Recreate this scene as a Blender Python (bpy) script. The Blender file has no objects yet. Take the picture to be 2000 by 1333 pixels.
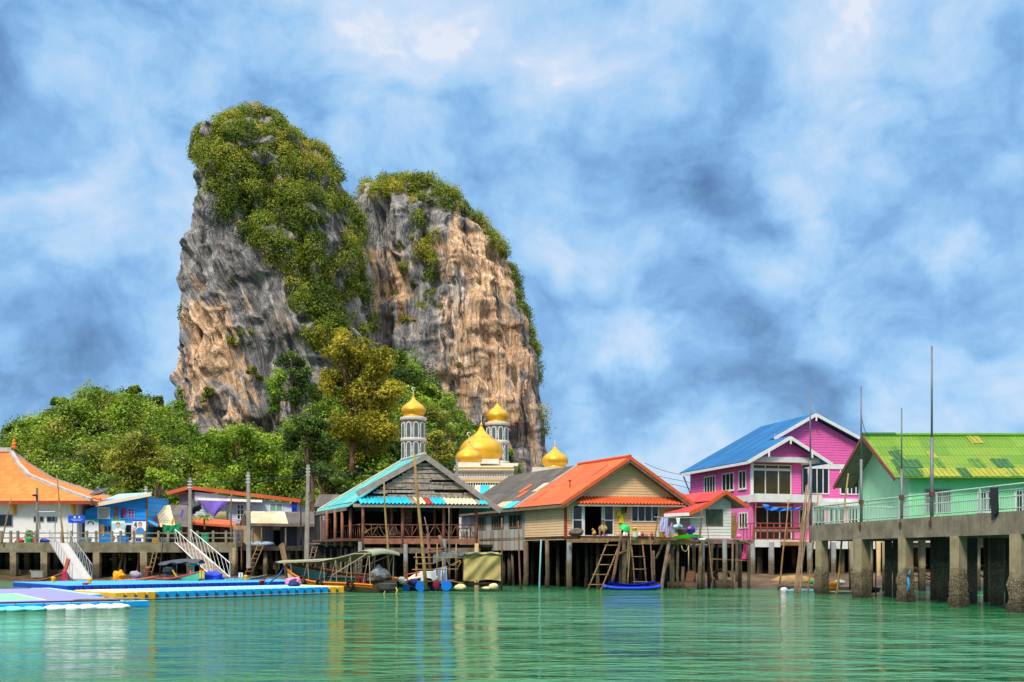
import bpy, math, random
import numpy as np
from mathutils import Vector, Matrix, Quaternion
random.seed(7)
R = math.radians
SC = bpy.context.scene
COL = SC.collection

# ------------------------------------------------------------------ camera
CH = 2.1            # eye height above the water (standing in a boat)
F = 2000.0; HZ = 1083.0
cam_d = bpy.data.cameras.new('camera'); cam = bpy.data.objects.new('camera', cam_d)
COL.objects.link(cam)
cam.location = (0, 0, CH); cam.rotation_euler = (R(90), 0, 0)
cam_d.sensor_width = 36; cam_d.lens = 36
cam_d.shift_y = (HZ - 666.5) / 2000
cam_d.clip_start = .5; cam_d.clip_end = 20000
SC.camera = cam
SC.view_settings.view_transform = 'Standard'; SC.view_settings.look = 'None'
SC.view_settings.exposure = 0.62; SC.view_settings.gamma = 1
SC.render.engine = 'CYCLES'
SC.cycles.max_bounces = 6; SC.cycles.diffuse_bounces = 3; SC.cycles.glossy_bounces = 3
SC.cycles.transparent_max_bounces = 6
SC.cycles.use_denoising = True
SUN_EL, SUN_AZ = 47.0, 205.0        # degrees; azimuth of the sun clockwise from +Y (behind the camera, to the left)

def P(px, py, Y):
    "the world point a photograph pixel shows at depth Y"
    return Vector(((px - 1000) / F * Y, Y, CH + (HZ - py) / F * Y))
def X_(px, Y): return (px - 1000) / F * Y
def Z_(py, Y): return CH + (HZ - py) / F * Y

# ------------------------------------------------------------------ node helper
def lin(*c):
    "sRGB 0-255 -> linear"
    if len(c) == 1: c = c[0]
    o = []
    for v in c[:3]:
        v = v / 255
        o.append(v / 12.92 if v <= .04045 else ((v + .055) / 1.055) ** 2.4)
    return tuple(o)
class NT:
    def __init__(s, tree): s.t = tree; s.n = tree.nodes; s.l = tree.links; s.n.clear()
    def put(s, sock, v):
        if isinstance(v, bpy.types.NodeSocket): s.l.new(v, sock)
        elif v is not None:
            try: sock.default_value = v
            except (TypeError, ValueError):
                if isinstance(v, (tuple, list)) and len(v) == 3: sock.default_value = (*v, 1)
                else: sock.default_value = (v, v, v, 1) if len(sock.default_value) == 4 else (v, v, v)
    def node(s, typ, out=0, ins=None, **kw):
        nd = s.n.new(typ)
        for k, v in kw.items(): setattr(nd, k, v)
        for k, v in (ins or {}).items(): s.put(nd.inputs[k], v)
        return nd.outputs[out]
    def m(s, op, a, b=None, c=None, clamp=False):
        nd = s.n.new('ShaderNodeMath'); nd.operation = op; nd.use_clamp = clamp
        s.put(nd.inputs[0], a)
        if b is not None: s.put(nd.inputs[1], b)
        if c is not None: s.put(nd.inputs[2], c)
        return nd.outputs[0]
    def vm(s, op, a, b=None, sc=None, out=0):
        nd = s.n.new('ShaderNodeVectorMath'); nd.operation = op
        s.put(nd.inputs[0], a)
        if b is not None: s.put(nd.inputs[1], b)
        if sc is not None: s.put(nd.inputs['Scale'], sc)
        return nd.outputs[out]
    def noise(s, vec, scale, detail=3, rough=.55, dist=0, out=0):
        return s.node('ShaderNodeTexNoise', out, {'Vector': vec, 'Scale': scale, 'Detail': detail, 'Roughness': rough, 'Distortion': dist})
    def ramp(s, fac, stops, interp='LINEAR'):
        nd = s.n.new('ShaderNodeValToRGB'); cr = nd.color_ramp; cr.interpolation = interp
        while len(cr.elements) < len(stops): cr.elements.new(.5)
        for e, (p, c) in zip(cr.elements, stops):
            e.position = p
            e.color = (c, c, c, 1) if isinstance(c, (int, float)) else (*c[:3], 1)
        s.put(nd.inputs[0], fac)
        return nd.outputs[0]
    def mix(s, fac, a, b, blend='MIX'):
        nd = s.n.new('ShaderNodeMix'); nd.data_type = 'RGBA'; nd.blend_type = blend; nd.clamp_factor = True
        s.put(nd.inputs[0], fac); s.put(nd.inputs[6], a); s.put(nd.inputs[7], b)
        return nd.outputs[2]
    def mr(s, v, a, b, c=0., d=1., smooth=False):
        nd = s.n.new('ShaderNodeMapRange'); nd.interpolation_type = 'SMOOTHSTEP' if smooth else 'LINEAR'
        for i, q in enumerate((v, a, b, c, d)): s.put(nd.inputs[i], q)
        return nd.outputs[0]
    def sep(s, v):
        nd = s.n.new('ShaderNodeSeparateXYZ'); s.put(nd.inputs[0], v); return nd.outputs
    def comb(s, x=0., y=0., z=0.):
        nd = s.n.new('ShaderNodeCombineXYZ')
        for i, q in enumerate((x, y, z)): s.put(nd.inputs[i], q)
        return nd.outputs[0]
    def pos(s): return s.n.new('ShaderNodeNewGeometry').outputs['Position']
    def uv(s): return s.n.new('ShaderNodeTexCoord').outputs['UV']
    def obj(s): return s.n.new('ShaderNodeTexCoord').outputs['Object']
    def attr(s, name, out='Fac'):
        nd = s.n.new('ShaderNodeAttribute'); nd.attribute_name = name; return nd.outputs[out]
    def bump(s, h, strength=.5, dist=.05, nrm=None):
        nd = s.n.new('ShaderNodeBump'); nd.inputs['Strength'].default_value = strength
        nd.inputs['Distance'].default_value = dist; s.put(nd.inputs['Height'], h)
        if nrm is not None: s.put(nd.inputs['Normal'], nrm)
        return nd.outputs[0]
    def bsdf(s, col, rough=.7, metal=0., nrm=None, spec=.3, **kw):
        nd = s.n.new('ShaderNodeBsdfPrincipled')
        s.put(nd.inputs['Base Color'], col); s.put(nd.inputs['Roughness'], rough)
        s.put(nd.inputs['Metallic'], metal); s.put(nd.inputs['Specular IOR Level'], spec)
        if nrm is not None: s.put(nd.inputs['Normal'], nrm)
        for k, v in kw.items(): s.put(nd.inputs[k], v)
        return nd.outputs[0]
    def out(s, sh):
        o = s.n.new('ShaderNodeOutputMaterial'); s.l.new(sh, o.inputs[0])

# ------------------------------------------------------------------ world: daylight sky with broken cloud
world = bpy.data.worlds.new('World'); SC.world = world; world.use_nodes = True
def build_world():
    n = NT(world.node_tree)
    d = n.vm('NORMALIZE', n.node('ShaderNodeTexCoord', 'Generated'))
    sky = n.node('ShaderNodeTexSky', sky_type='NISHITA', sun_disc=False, sun_elevation=R(SUN_EL),
                 sun_rotation=R(SUN_AZ), air_density=1.2, dust_density=1.5, ozone_density=1.5)
    # cloud brightness: wind-drawn noise plus the bigger masses of this day's sky
    st = n.vm('MULTIPLY', d, (1., 1., 1.35))
    warp = n.noise(st, 3.2, 4, .55, out=1)
    w1 = n.vm('SCALE', n.vm('SUBTRACT', warp, (.5, .5, .5)), sc=.34)
    dw = n.vm('ADD', st, w1)
    n1 = n.noise(dw, 2.6, 7, .56)
    n2 = n.noise(dw, 7.5, 7, .62)
    bil = n.node('ShaderNodeTexVoronoi', 0, {'Vector': n.vm('ADD', dw, n.vm('SCALE', n.vm('SUBTRACT', n.noise(d, 16., 5, .6, out=1), (.5, .5, .5)), sc=.16)), 'Scale': 6.5}, feature='F1')
    val = n.m('ADD', n.m('MULTIPLY', n.m('SUBTRACT', n1, .5), 1.3), n.m('MULTIPLY', n.m('SUBTRACT', n2, .5), .7))
    val = n.m('SUBTRACT', val, n.m('MULTIPLY', n.m('SUBTRACT', bil, .42), .52))
    # billows: lit towards the sun side, shaded beneath
    off = n.vm('ADD', dw, (-.028, 0., .052))
    dens = lambda v: n.m('ADD', n.noise(v, 3.4, 6, .55), n.m('MULTIPLY', n.noise(v, 11., 5, .6), .35))
    val = n.m('ADD', val, n.m('MULTIPLY', n.m('SUBTRACT', dens(dw), dens(off)), .95))
    val = n.m('ADD', val, .585)
    val = n.m('ADD', val, n.mr(n.sep(d)[2], .05, .22, -.08, 0., True))
    wob = n.vm('ADD', d, n.vm('ADD', n.vm('SCALE', n.vm('SUBTRACT', n.noise(d, 5.5, 6, .6, out=1), (.5, .5, .5)), sc=.19),
               n.vm('SCALE', n.vm('SUBTRACT', n.noise(d, 24., 5, .6, out=1), (.5, .5, .5)), sc=.05)))
    for px, py, r, a in SKY:
        a *= .5 if a < 0 else .7
        c = Vector((X_(px, 1), 1, (HZ - py) / F)).normalized()
        dist = n.vm('DISTANCE', wob, tuple(c), out=1)
        val = n.m('ADD', val, n.mr(dist, r / F * .25, r / F * 1.15, a, 0., True))
    cl = n.ramp(val, [(0., lin(82, 120, 168)), (.2, lin(106, 152, 202)), (.4, lin(132, 182, 232)), (.56, lin(158, 203, 244)),
                      (.74, lin(186, 216, 247)), (.9, lin(206, 225, 249)), (1., lin(228, 236, 249))])
    up = n.sep(d)[2]
    cl = n.vm('SCALE', cl, sc=5.5)
    col = n.mix(.93, sky, cl)
    # bright neutral zenith out of view, added as fill against the blue skylight
    zen = n.mr(up, .50, .85, 0., 1., True)
    col = n.mix(zen, col, (14.5, 14.2, 13.4))
    bg = n.node('ShaderNodeBackground', ins={'Color': col, 'Strength': .12})
    o = n.n.new('ShaderNodeOutputWorld'); n.l.new(bg, o.inputs[0])
SKY = [(60, 90, 260, -.10), (740, 160, 130, .22), (560, 60, 300, .06), (160, 400, 230, .16), (270, 410, 85, -.22), (70, 640, 230, -.42), (230, 690, 230, -.34),
       (900, 310, 150, -.12), (1610, 150, 140, .26), (1720, 60, 160, .12), (1830, 190, 150, -.24), (1400, 430, 115, -.46),
       (1500, 470, 70, -.3), (1720, 470, 230, -.2), (1300, 600, 240, -.24), (1620, 640, 220, -.26), (1250, 680, 105, .5),
       (1240, 780, 110, -.3), (1850, 530, 75, .36), (1470, 770, 170, -.24), (1140, 880, 150, .10), (1900, 845, 70, .45),
       (1900, 720, 180, -.16), (1150, 20, 120, -.2), (1060, 240, 170, .18), (1280, 240, 110, .18), (1560, 370, 60, .22), (1130, 650, 140, .24), (1750, 680, 120, .14), (1150, 480, 170, .14), (1380, 880, 160, .16), (1700, 800, 120, .1), (1100, 780, 90, .12)]
build_world()
sun_d = bpy.data.lights.new('sun', 'SUN'); sun = bpy.data.objects.new('sun', sun_d); COL.objects.link(sun)
sun_d.energy = 2.1; sun_d.angle = R(11.0); sun_d.color = (1, .95, .86)
_az = R(SUN_AZ); _el = R(SUN_EL)
sdir = Vector((math.sin(_az) * math.cos(_el), math.cos(_az) * math.cos(_el), math.sin(_el)))
sun.rotation_euler = sdir.to_track_quat('Z', 'Y').to_euler()

# ------------------------------------------------------------------ mesh helpers
ROOT = {}
def label(o, lab=None, cat=None, group=None, kind=None):
    if lab: o['label'] = lab
    if cat: o['category'] = cat
    if group: o['group'] = group
    if kind: o['kind'] = kind
    return o
def thing(name, lab, cat, loc, group=None):
    o = bpy.data.objects.new(name, None); COL.objects.link(o)
    o.location = loc; o.empty_display_size = .3
    ROOT[o.name] = Vector(loc)
    return label(o, lab, cat, group)
def link_mesh(name, me, mat, parent=None, base=None, smooth=False):
    for mm in (mat if isinstance(mat, (list, tuple)) else [mat]): me.materials.append(mm)
    o = bpy.data.objects.new(name, me); COL.objects.link(o)
    if parent is not None:
        o.parent = parent; ROOT[o.name] = ROOT[parent.name]
    else:
        o.location = base; ROOT[o.name] = Vector(base)
    if smooth: me.polygons.foreach_set('use_smooth', [True] * len(me.polygons))
    return o
def auto_uv(me):
    "planar metric UV per face: u runs level, v runs up the face"
    nl = len(me.loops)
    if not nl: return
    co = np.empty(len(me.vertices) * 3, 'f'); me.vertices.foreach_get('co', co); co = co.reshape(-1, 3)
    li = np.empty(nl, 'i'); me.loops.foreach_get('vertex_index', li)
    npoly = len(me.polygons)
    nr = np.empty(npoly * 3, 'f'); me.polygons.foreach_get('normal', nr); nr = nr.reshape(-1, 3)
    lt = np.empty(npoly, 'i'); me.polygons.foreach_get('loop_total', lt)
    N = np.repeat(nr, lt, axis=0); C = co[li]
    U = np.stack([-N[:, 1], N[:, 0], np.zeros(nl)], 1)
    L = np.linalg.norm(U, axis=1, keepdims=True)
    flat = (L[:, 0] < .05); U[flat] = (1, 0, 0); L[flat] = 1
    U /= L
    V = np.cross(N, U)
    uv = np.stack([(C * U).sum(1), (C * V).sum(1)], 1).astype('f')
    ul = me.uv_layers.new(name='UVMap'); ul.data.foreach_set('uv', uv.ravel())
class MB:
    def __init__(s): s.v = []; s.f = []; s.mi = []; s.cm = 0
    def add(s, vs, fs):
        o = len(s.v); s.v.extend([tuple(q) for q in vs])
        for f in fs: s.f.append([i + o for i in f]); s.mi.append(s.cm)
        return s
    def hexa(s, p):   # bottom 4 (ccw from above), top 4
        return s.add(p, [(3, 2, 1, 0), (4, 5, 6, 7), (0, 1, 5, 4), (1, 2, 6, 5), (2, 3, 7, 6), (3, 0, 4, 7)])
    def box(s, x0, x1, y0, y1, z0, z1):
        return s.hexa([(x0, y0, z0), (x1, y0, z0), (x1, y1, z0), (x0, y1, z0), (x0, y0, z1), (x1, y0, z1), (x1, y1, z1), (x0, y1, z1)])
    def obox(s, c, hx, hy, hz, ang=0, tilt=None):
        M = Matrix.Rotation(ang, 3, 'Z')
        if tilt is not None: M = tilt @ M
        q = [(-1, -1, -1), (1, -1, -1), (1, 1, -1), (-1, 1, -1), (-1, -1, 1), (1, -1, 1), (1, 1, 1), (-1, 1, 1)]
        return s.hexa([Vector(c) + M @ Vector((a * hx, b * hy, d * hz)) for a, b, d in q])
    def beam(s, a, b, w, h=None, up=(0, 0, 1), w2=None, h2=None):
        a = Vector(a); b = Vector(b); h = h or w; w2 = w2 or w; h2 = h2 or h
        d = (b - a).normalized(); up = Vector(up)
        if abs(d.dot(up)) > .98: up = Vector((0, 1, 0))
        r = d.cross(up).normalized(); u = r.cross(d)
        P_ = []
        for c, ww, hh in ((a, w, h), (b, w2, h2)):
            P_ += [c - r * ww / 2 - u * hh / 2, c + r * ww / 2 - u * hh / 2, c + r * ww / 2 + u * hh / 2, c - r * ww / 2 + u * hh / 2]
        return s.add(P_, [(0, 1, 2, 3), (7, 6, 5, 4), (4, 5, 1, 0), (5, 6, 2, 1), (6, 7, 3, 2), (7, 4, 0, 3)])
    def tube(s, pts, r, n=8, cap=True):
        pts = [Vector(q) for q in pts]; k = len(pts)
        rs = r if isinstance(r, (list, tuple)) else [r] * k
        vs = []; prev = None
        for i, q in enumerate(pts):
            d = (pts[min(i + 1, k - 1)] - pts[max(i - 1, 0)]).normalized()
            if prev is None:
                a = Vector((0, 0, 1)) if abs(d.z) < .9 else Vector((1, 0, 0))
                x = d.cross(a).normalized()
            else: x = (prev - d * prev.dot(d)).normalized()
            prev = x; y = d.cross(x)
            for j in range(n):
                t = 2 * math.pi * j / n
                vs.append(q + (x * math.cos(t) + y * math.sin(t)) * rs[i])
        fs = []
        for i in range(k - 1):
            for j in range(n):
                a = i * n + j; b = i * n + (j + 1) % n
                fs.append((a, b, b + n, a + n))
        if cap: fs += [tuple(range(n - 1, -1, -1)), tuple(range((k - 1) * n, k * n))]
        return s.add(vs, fs)
    def lathe(s, c, prof, n=24, mod=None):
        c = Vector(c); vs = []; k = len(prof)
        for i, (r, z) in enumerate(prof):
            for j in range(n):
                t = 2 * math.pi * j / n; rr = r * (mod(t, i) if mod else 1)
                vs.append(c + Vector((rr * math.cos(t), rr * math.sin(t), z)))
        fs = [(i * n + j, i * n + (j + 1) % n, (i + 1) * n + (j + 1) % n, (i + 1) * n + j) for i in range(k - 1) for j in range(n)]
        fs += [tuple(range(n - 1, -1, -1)), tuple(range((k - 1) * n, k * n))]
        return s.add(vs, fs)
    def ell(s, c, rx, ry, rz, n=12, k=8, jit=0, seed=0):
        rg = random.Random(seed); vs = []; c = Vector(c)
        for i in range(k + 1):
            ph = math.pi * i / k
            for j in range(n):
                t = 2 * math.pi * j / n; q = 1 + (rg.uniform(-jit, jit) if 0 < i < k else 0)
                vs.append(c + Vector((rx * math.sin(ph) * math.cos(t) * q, ry * math.sin(ph) * math.sin(t) * q, -rz * math.cos(ph) * q)))
        return s.add(vs, [(i * n + j, i * n + (j + 1) % n, (i + 1) * n + (j + 1) % n, (i + 1) * n + j) for i in range(k) for j in range(n)])
    def poly(s, pts): return s.add(pts, [tuple(range(len(pts)))])
    def prism(s, pts, ext):
        pts = [Vector(q) for q in pts]; ext = Vector(ext); k = len(pts)
        nrm = Vector((0, 0, 0))
        for i in range(k): nrm += pts[i].cross(pts[(i + 1) % k])
        if nrm.dot(ext) > 0: pts = pts[::-1]
        return s.add(pts + [q + ext for q in pts], [tuple(range(k)), tuple(range(2 * k - 1, k - 1, -1))] +
                     [((i + 1) % k, i, k + i, k + (i + 1) % k) for i in range(k)])
    def slab(s, q, th):
        "thick sheet: quad or polygon q (top face), thickness th measured downwards along its normal"
        q = [Vector(x) for x in q]; nr = (q[1] - q[0]).cross(q[-1] - q[0]).normalized()
        if nr.z < 0: nr = -nr
        return s.prism(q, -nr * th)
    def grid(s, fn, nu, nv, both=0.):
        vs = [Vector(fn(i / nu, j / nv)) for j in range(nv + 1) for i in range(nu + 1)]
        fs = [(j * (nu + 1) + i, j * (nu + 1) + i + 1, (j + 1) * (nu + 1) + i + 1, (j + 1) * (nu + 1) + i) for j in range(nv) for i in range(nu)]
        s.add(vs, fs)
        if both:
            a = (vs[1] - vs[0]); b = (vs[nu + 1] - vs[0]); nn = a.cross(b).normalized() * both
            s.add([q - nn for q in vs], [f[::-1] for f in fs])
        return s
    def build(s, name, mat, parent=None, smooth=False, base=None, fix=True, **lb):
        v = np.array(s.v, 'f').reshape(-1, 3)
        if parent is not None: b = np.array(ROOT[parent.name])
        elif base is not None: b = np.array(base)
        else:
            lo, hi = v.min(0), v.max(0); b = np.array([(lo[0] + hi[0]) / 2, (lo[1] + hi[1]) / 2, lo[2]])
        me = bpy.data.meshes.new(name); me.from_pydata((v - b).tolist(), [], s.f)
        if len(set(s.mi)) > 1: me.polygons.foreach_set('material_index', s.mi)
        me.update(); auto_uv(me)
        o = link_mesh(name, me, mat, parent, b.tolist(), smooth)
        if lb: label(o, lb.get('lab'), lb.get('cat'), lb.get('group'), lb.get('kind'))
        return o
def copy_tree(o, loc=None, parent=None, rz=None, sc=None):
    c = o.copy(); COL.objects.link(c)
    if parent is not None: c.parent = parent
    if loc is not None: c.location = loc
    if rz is not None: c.rotation_euler = (0, 0, rz)
    if sc is not None: c.scale = (sc, sc, sc) if isinstance(sc, (int, float)) else sc
    for ch in list(o.children): copy_tree(ch, parent=c)
    return c
class Fr:
    "a building's own frame: s along its front, t back from it, z up"
    def __init__(s, O, ua, w):
        s.O = Vector((O[0], O[1], 0)); s.u = Vector((math.cos(R(ua)), math.sin(R(ua)), 0))
        s.w = Vector((w[0], w[1], 0)).normalized()
    def p(s, a, b, z): q = s.O + s.u * a + s.w * b; return Vector((q.x, q.y, z))
    def box(s, mb, s0, s1, t0, t1, z0, z1):
        return mb.hexa([s.p(s0, t0, z0), s.p(s1, t0, z0), s.p(s1, t1, z0), s.p(s0, t1, z0),
                        s.p(s0, t0, z1), s.p(s1, t0, z1), s.p(s1, t1, z1), s.p(s0, t1, z1)])
    def s_at(s, px, t=0):
        "front coordinate seen at pixel column px on the plane t"
        k = (px - 1000) / F; O = s.O + s.w * t
        return (k * O.y - O.x) / (s.u.x - k * s.u.y)
    def t_at(s, px, a=0):
        k = (px - 1000) / F; O = s.O + s.u * a
        return (k * O.y - O.x) / (s.w.x - k * s.w.y)
    def z_at(s, py, a=0, t=0): return Z_(py, s.p(a, t, 0).y)

# vectorised value noise
def _hash(ix, iy, iz):
    h = (ix.astype(np.int64) * 374761393 + iy.astype(np.int64) * 668265263 + iz.astype(np.int64) * 2147483647) & 0xffffffff
    h = ((h ^ (h >> 13)) * 1274126177) & 0xffffffff
    h = (h ^ (h >> 16))
    return (h & 0xffff) / 65535.0
def vnoise(p):
    i = np.floor(p); f = p - i; f = f * f * f * (f * (f * 6 - 15) + 10)
    i = i.astype(np.int64); x, y, z = i[:, 0], i[:, 1], i[:, 2]
    def c(a, b, d): return _hash(x + a, y + b, z + d)
    fx, fy, fz = f[:, 0], f[:, 1], f[:, 2]
    l = lambda a, b, t: a + (b - a) * t
    return l(l(l(c(0, 0, 0), c(1, 0, 0), fx), l(c(0, 1, 0), c(1, 1, 0), fx), fy),
             l(l(c(0, 0, 1), c(1, 0, 1), fx), l(c(0, 1, 1), c(1, 1, 1), fx), fy), fz) * 2 - 1
def fbm(p, o=4, g=.5):
    r = 0; a = 1; q = np.array(p, float)
    for k in range(o): r = r + a * vnoise(q + 17.3 * k); a *= g; q = q * 2.03
    return r
def inpoly(px, py, poly):
    r = np.zeros(len(px), bool); k = len(poly)
    for i in range(k):
        x0, y0 = poly[i]; x1, y1 = poly[(i + 1) % k]
        c = ((y0 > py) != (y1 > py)) & (px < (x1 - x0) * (py - y0) / (y1 - y0 + 1e-9) + x0)
        r ^= c
    return r
# ------------------------------------------------------------------ materials
MAT = {}
def newmat(name):
    m = bpy.data.materials.new(name); m.use_nodes = True; return m, NT(m.node_tree)
def plain(name, col, rough=.6, var=.12, scale=2.5, bump=.0, bscale=25, metal=0., spec=.3, dirt=0., dcol=(60, 52, 42)):
    "painted / cloth / plastic surface with slight uneven colour and grime"
    if name in MAT: return MAT[name]
    m, n = newmat(name); c = lin(col); o = n.obj()
    f = n.noise(o, scale, 5, .6)
    col_ = n.mix(n.mr(f, .3, .7), tuple(x * (1 - var * 1.3) for x in c), tuple(min(1, x * (1 + var)) for x in c))
    if dirt:
        g = n.noise(n.vm('MULTIPLY', o, (1.6, 1.6, .35)), 2.2, 5, .65)
        col_ = n.mix(n.m('MULTIPLY', n.mr(g, .5, .75), dirt), col_, lin(dcol))
    nr = n.bump(n.noise(o, bscale, 3), .5, bump) if bump else None
    n.out(n.bsdf(col_, n.mr(f, .2, .8, rough - .08, min(1, rough + .1)), metal, nr, spec))
    MAT[name] = m; return m
def siding(name, col, pitch=.2, dirt=.25, var=.08):
    "horizontal overlapping boards"
    if name in MAT: return MAT[name]
    m, n = newmat(name); c = lin(col); o = n.obj(); z = n.sep(n.pos())[2]
    fr = n.m('FRACT', n.m('DIVIDE', z, pitch)); row = n.m('FLOOR', n.m('DIVIDE', z, pitch))
    rnd = n.node('ShaderNodeTexWhiteNoise', 0, {'W': row}, noise_dimensions='1D')
    f = n.noise(o, 1.6, 5, .6)
    b = n.m('ADD', n.m('MULTIPLY', n.m('SUBTRACT', rnd, .5), var), n.m('MULTIPLY', n.m('SUBTRACT', f, .5), .35))
    colr = n.vm('SCALE', c, sc=n.m('ADD', 1., b))
    g = n.noise(n.vm('MULTIPLY', o, (2.5, 2.5, .5)), 1.7, 6, .65)
    colr = n.mix(n.m('MULTIPLY', n.mr(g, .52, .8), dirt), colr, lin(92, 78, 62))
    groove = n.mr(fr, 0., .16)
    colr = n.mix(n.m('MULTIPLY', n.m('SUBTRACT', 1., groove), .55), colr, tuple(x * .3 for x in c))
    nr = n.bump(n.m('MULTIPLY', n.m('SUBTRACT', 1., fr), groove), .6, .04)
    n.out(n.bsdf(colr, .55, 0, nr)); MAT[name] = m; return m
def planks(name, cols, pitch=.22, vert=True, rough=.85, gap=.1):
    "weathered boards, each of its own tone"
    if name in MAT: return MAT[name]
    m, n = newmat(name); u = n.sep(n.uv()); a = u[0] if vert else u[1]; b = u[1] if vert else u[0]
    row = n.m('FLOOR', n.m('DIVIDE', a, pitch)); fr = n.m('FRACT', n.m('DIVIDE', a, pitch))
    rnd = n.node('ShaderNodeTexWhiteNoise', 0, {'W': row}, noise_dimensions='1D')
    grain = n.noise(n.comb(n.m('MULTIPLY', a, 9.), n.m('MULTIPLY', b, .8), n.m('MULTIPLY', row, 7.3)), 2., 5, .65)
    col = n.ramp(n.m('ADD', n.m('MULTIPLY', rnd, .55), n.m('MULTIPLY', grain, .45)), [(.15 + .7 * i / max(1, len(cols) - 1), lin(c)) for i, c in enumerate(cols)])
    g = n.m('MINIMUM', n.mr(fr, 0., gap), n.mr(fr, 1., 1. - gap))
    col = n.mix(g, tuple(x * .18 for x in lin(cols[0])), col)
    n.out(n.bsdf(col, rough, 0, n.bump(n.m('ADD', g, n.m('MULTIPLY', grain, .4)), .7, .03))); MAT[name] = m; return m
def wood(name, cols, rough=.85, scale=3.):
    if name in MAT: return MAT[name]
    m, n = newmat(name); o = n.obj()
    g = n.noise(o, scale, 6, .7); g2 = n.noise(n.vm('MULTIPLY', o, (14, 14, 1.6)), 2., 4, .6)
    f = n.m('ADD', n.m('MULTIPLY', g, .6), n.m('MULTIPLY', g2, .4))
    col = n.ramp(f, [(.28 + .44 * i / max(1, len(cols) - 1), lin(c)) for i, c in enumerate(cols)])
    n.out(n.bsdf(col, rough, 0, n.bump(f, .6, .03))); MAT[name] = m; return m
def roofing(name, cols, weights=None, corr=.18, row=1.25, sheet=.9, depth=.045, weather=.3, wcol=(70, 64, 58), line=.5, rough=.65, patches=None):
    "corrugated sheets laid in overlapping rows; some sheets replaced in another colour"
    if name in MAT: return MAT[name]
    m, n = newmat(name); uv = n.sep(n.uv()); u, v = uv[0], uv[1]
    cu = n.m('FLOOR', n.m('DIVIDE', u, sheet)); rv = n.m('FLOOR', n.m('DIVIDE', v, row)); fv = n.m('FRACT', n.m('DIVIDE', v, row))
    rnd = n.node('ShaderNodeTexWhiteNoise', 0, {'Vector': n.comb(cu, rv, 3.)}, noise_dimensions='3D')
    k = len(cols); weights = weights or [1 / k] * k; st = []; acc = 0
    for c, w in zip(cols, weights): st.append((acc, lin(c))); acc += w
    col = n.ramp(rnd, st, 'CONSTANT')
    o = n.comb(u, v, 0.)
    g = n.noise(n.vm('MULTIPLY', o, (1.6, .55, 1)), 1.1, 7, .7)
    fine = n.noise(n.vm('MULTIPLY', o, (9, 1.2, 1)), 1.3, 4, .6)
    col = n.vm('SCALE', col, sc=n.m('ADD', .8, n.m('MULTIPLY', fine, .4)))
    col = n.mix(n.m('MULTIPLY', n.mr(g, .45, .8), weather), col, lin(wcol))
    ph = n.m('SINE', n.m('MULTIPLY', u, 2 * math.pi / corr))
    lap = n.mr(fv, 0., .07)
    col = n.mix(n.m('MULTIPLY', n.m('SUBTRACT', 1., lap), line), col, lin(40, 34, 30))
    h = n.m('ADD', n.m('MULTIPLY', ph, .5), n.m('MULTIPLY', fv, -.5))
    n.out(n.bsdf(col, rough, 0, n.bump(h, .9, depth))); MAT[name] = m; return m
def concrete(name, cols=((112, 104, 92), (150, 140, 122), (172, 160, 138)), tide=None, streak=.5, barn=.0):
    "old concrete: blotches, run-off streaks; a barnacled band below the high-tide height"
    if name in MAT: return MAT[name]
    m, n = newmat(name); p = n.pos(); z = n.sep(p)[2]
    f = n.noise(p, 1.3, 7, .65); f2 = n.noise(n.vm('MULTIPLY', p, (4, 4, .35)), 1.5, 6, .68)
    col = n.ramp(n.m('ADD', n.m('MULTIPLY', f, .6), n.m('MULTIPLY', f2, .4)), [(.3 + .4 * i / (len(cols) - 1), lin(c)) for i, c in enumerate(cols)])
    col = n.mix(n.m('MULTIPLY', n.mr(f2, .46, .7), streak), col, lin(46, 42, 38))
    h = n.noise(p, 9., 6, .7); hh = n.m('MULTIPLY', h, .25)
    if tide:
        cell = n.node('ShaderNodeTexVoronoi', 0, {'Vector': p, 'Scale': 24.})
        w = n.m('ADD', z, n.m('MULTIPLY', n.m('SUBTRACT', n.noise(p, 2.2, 5, .65), .5), 1.1))
        wet = n.mr(w, tide + .22, tide - .12)
        bc = n.ramp(n.m('ADD', n.m('MULTIPLY', cell, .7), n.m('MULTIPLY', h, .5)), [(.2, lin(40, 33, 24)), (.5, lin(84, 70, 50)), (.85, lin(150, 134, 106))])
        low = n.mr(z, .75, .1)
        bc = n.mix(n.m('MULTIPLY', low, .75), bc, lin(52, 48, 30))
        col = n.mix(wet, col, bc)
        hh = n.m('ADD', hh, n.m('MULTIPLY', wet, n.m('MULTIPLY', cell, .9)))
    n.out(n.bsdf(col, .88, 0, n.bump(hh, .9, .08))); MAT[name] = m; return m
def leafmat(name, cols, trans=.3):
    if name in MAT: return MAT[name]
    m, n = newmat(name); t = n.attr('tint')
    col = n.ramp(t, [(.05 + .9 * i / (len(cols) - 1), lin(c)) for i, c in enumerate(cols)])
    a = n.bsdf(col, .55, 0, None, .25)
    tr = n.node('ShaderNodeBsdfTranslucent', ins={'Color': n.vm('MULTIPLY', col, (1.1, 1.2, .5))})
    mx = n.n.new('ShaderNodeMixShader'); mx.inputs[0].default_value = trans
    n.l.new(a, mx.inputs[1]); n.l.new(tr, mx.inputs[2]); n.out(mx.outputs[0])
    MAT[name] = m; return m
def glass(name='window_glass', col=(20, 24, 24), rough=.12):
    if name in MAT: return MAT[name]
    m, n = newmat(name); o = n.obj()
    f = n.noise(o, 1.4, 3)
    c = lin(col)
    n.out(n.bsdf(n.mix(f, tuple(x * .6 for x in c), tuple(x * 1.5 for x in c)), rough, 0, n.bump(n.noise(o, .9, 2), .15, .02), .5)); MAT[name] = m; return m
GLASS = glass()
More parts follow.
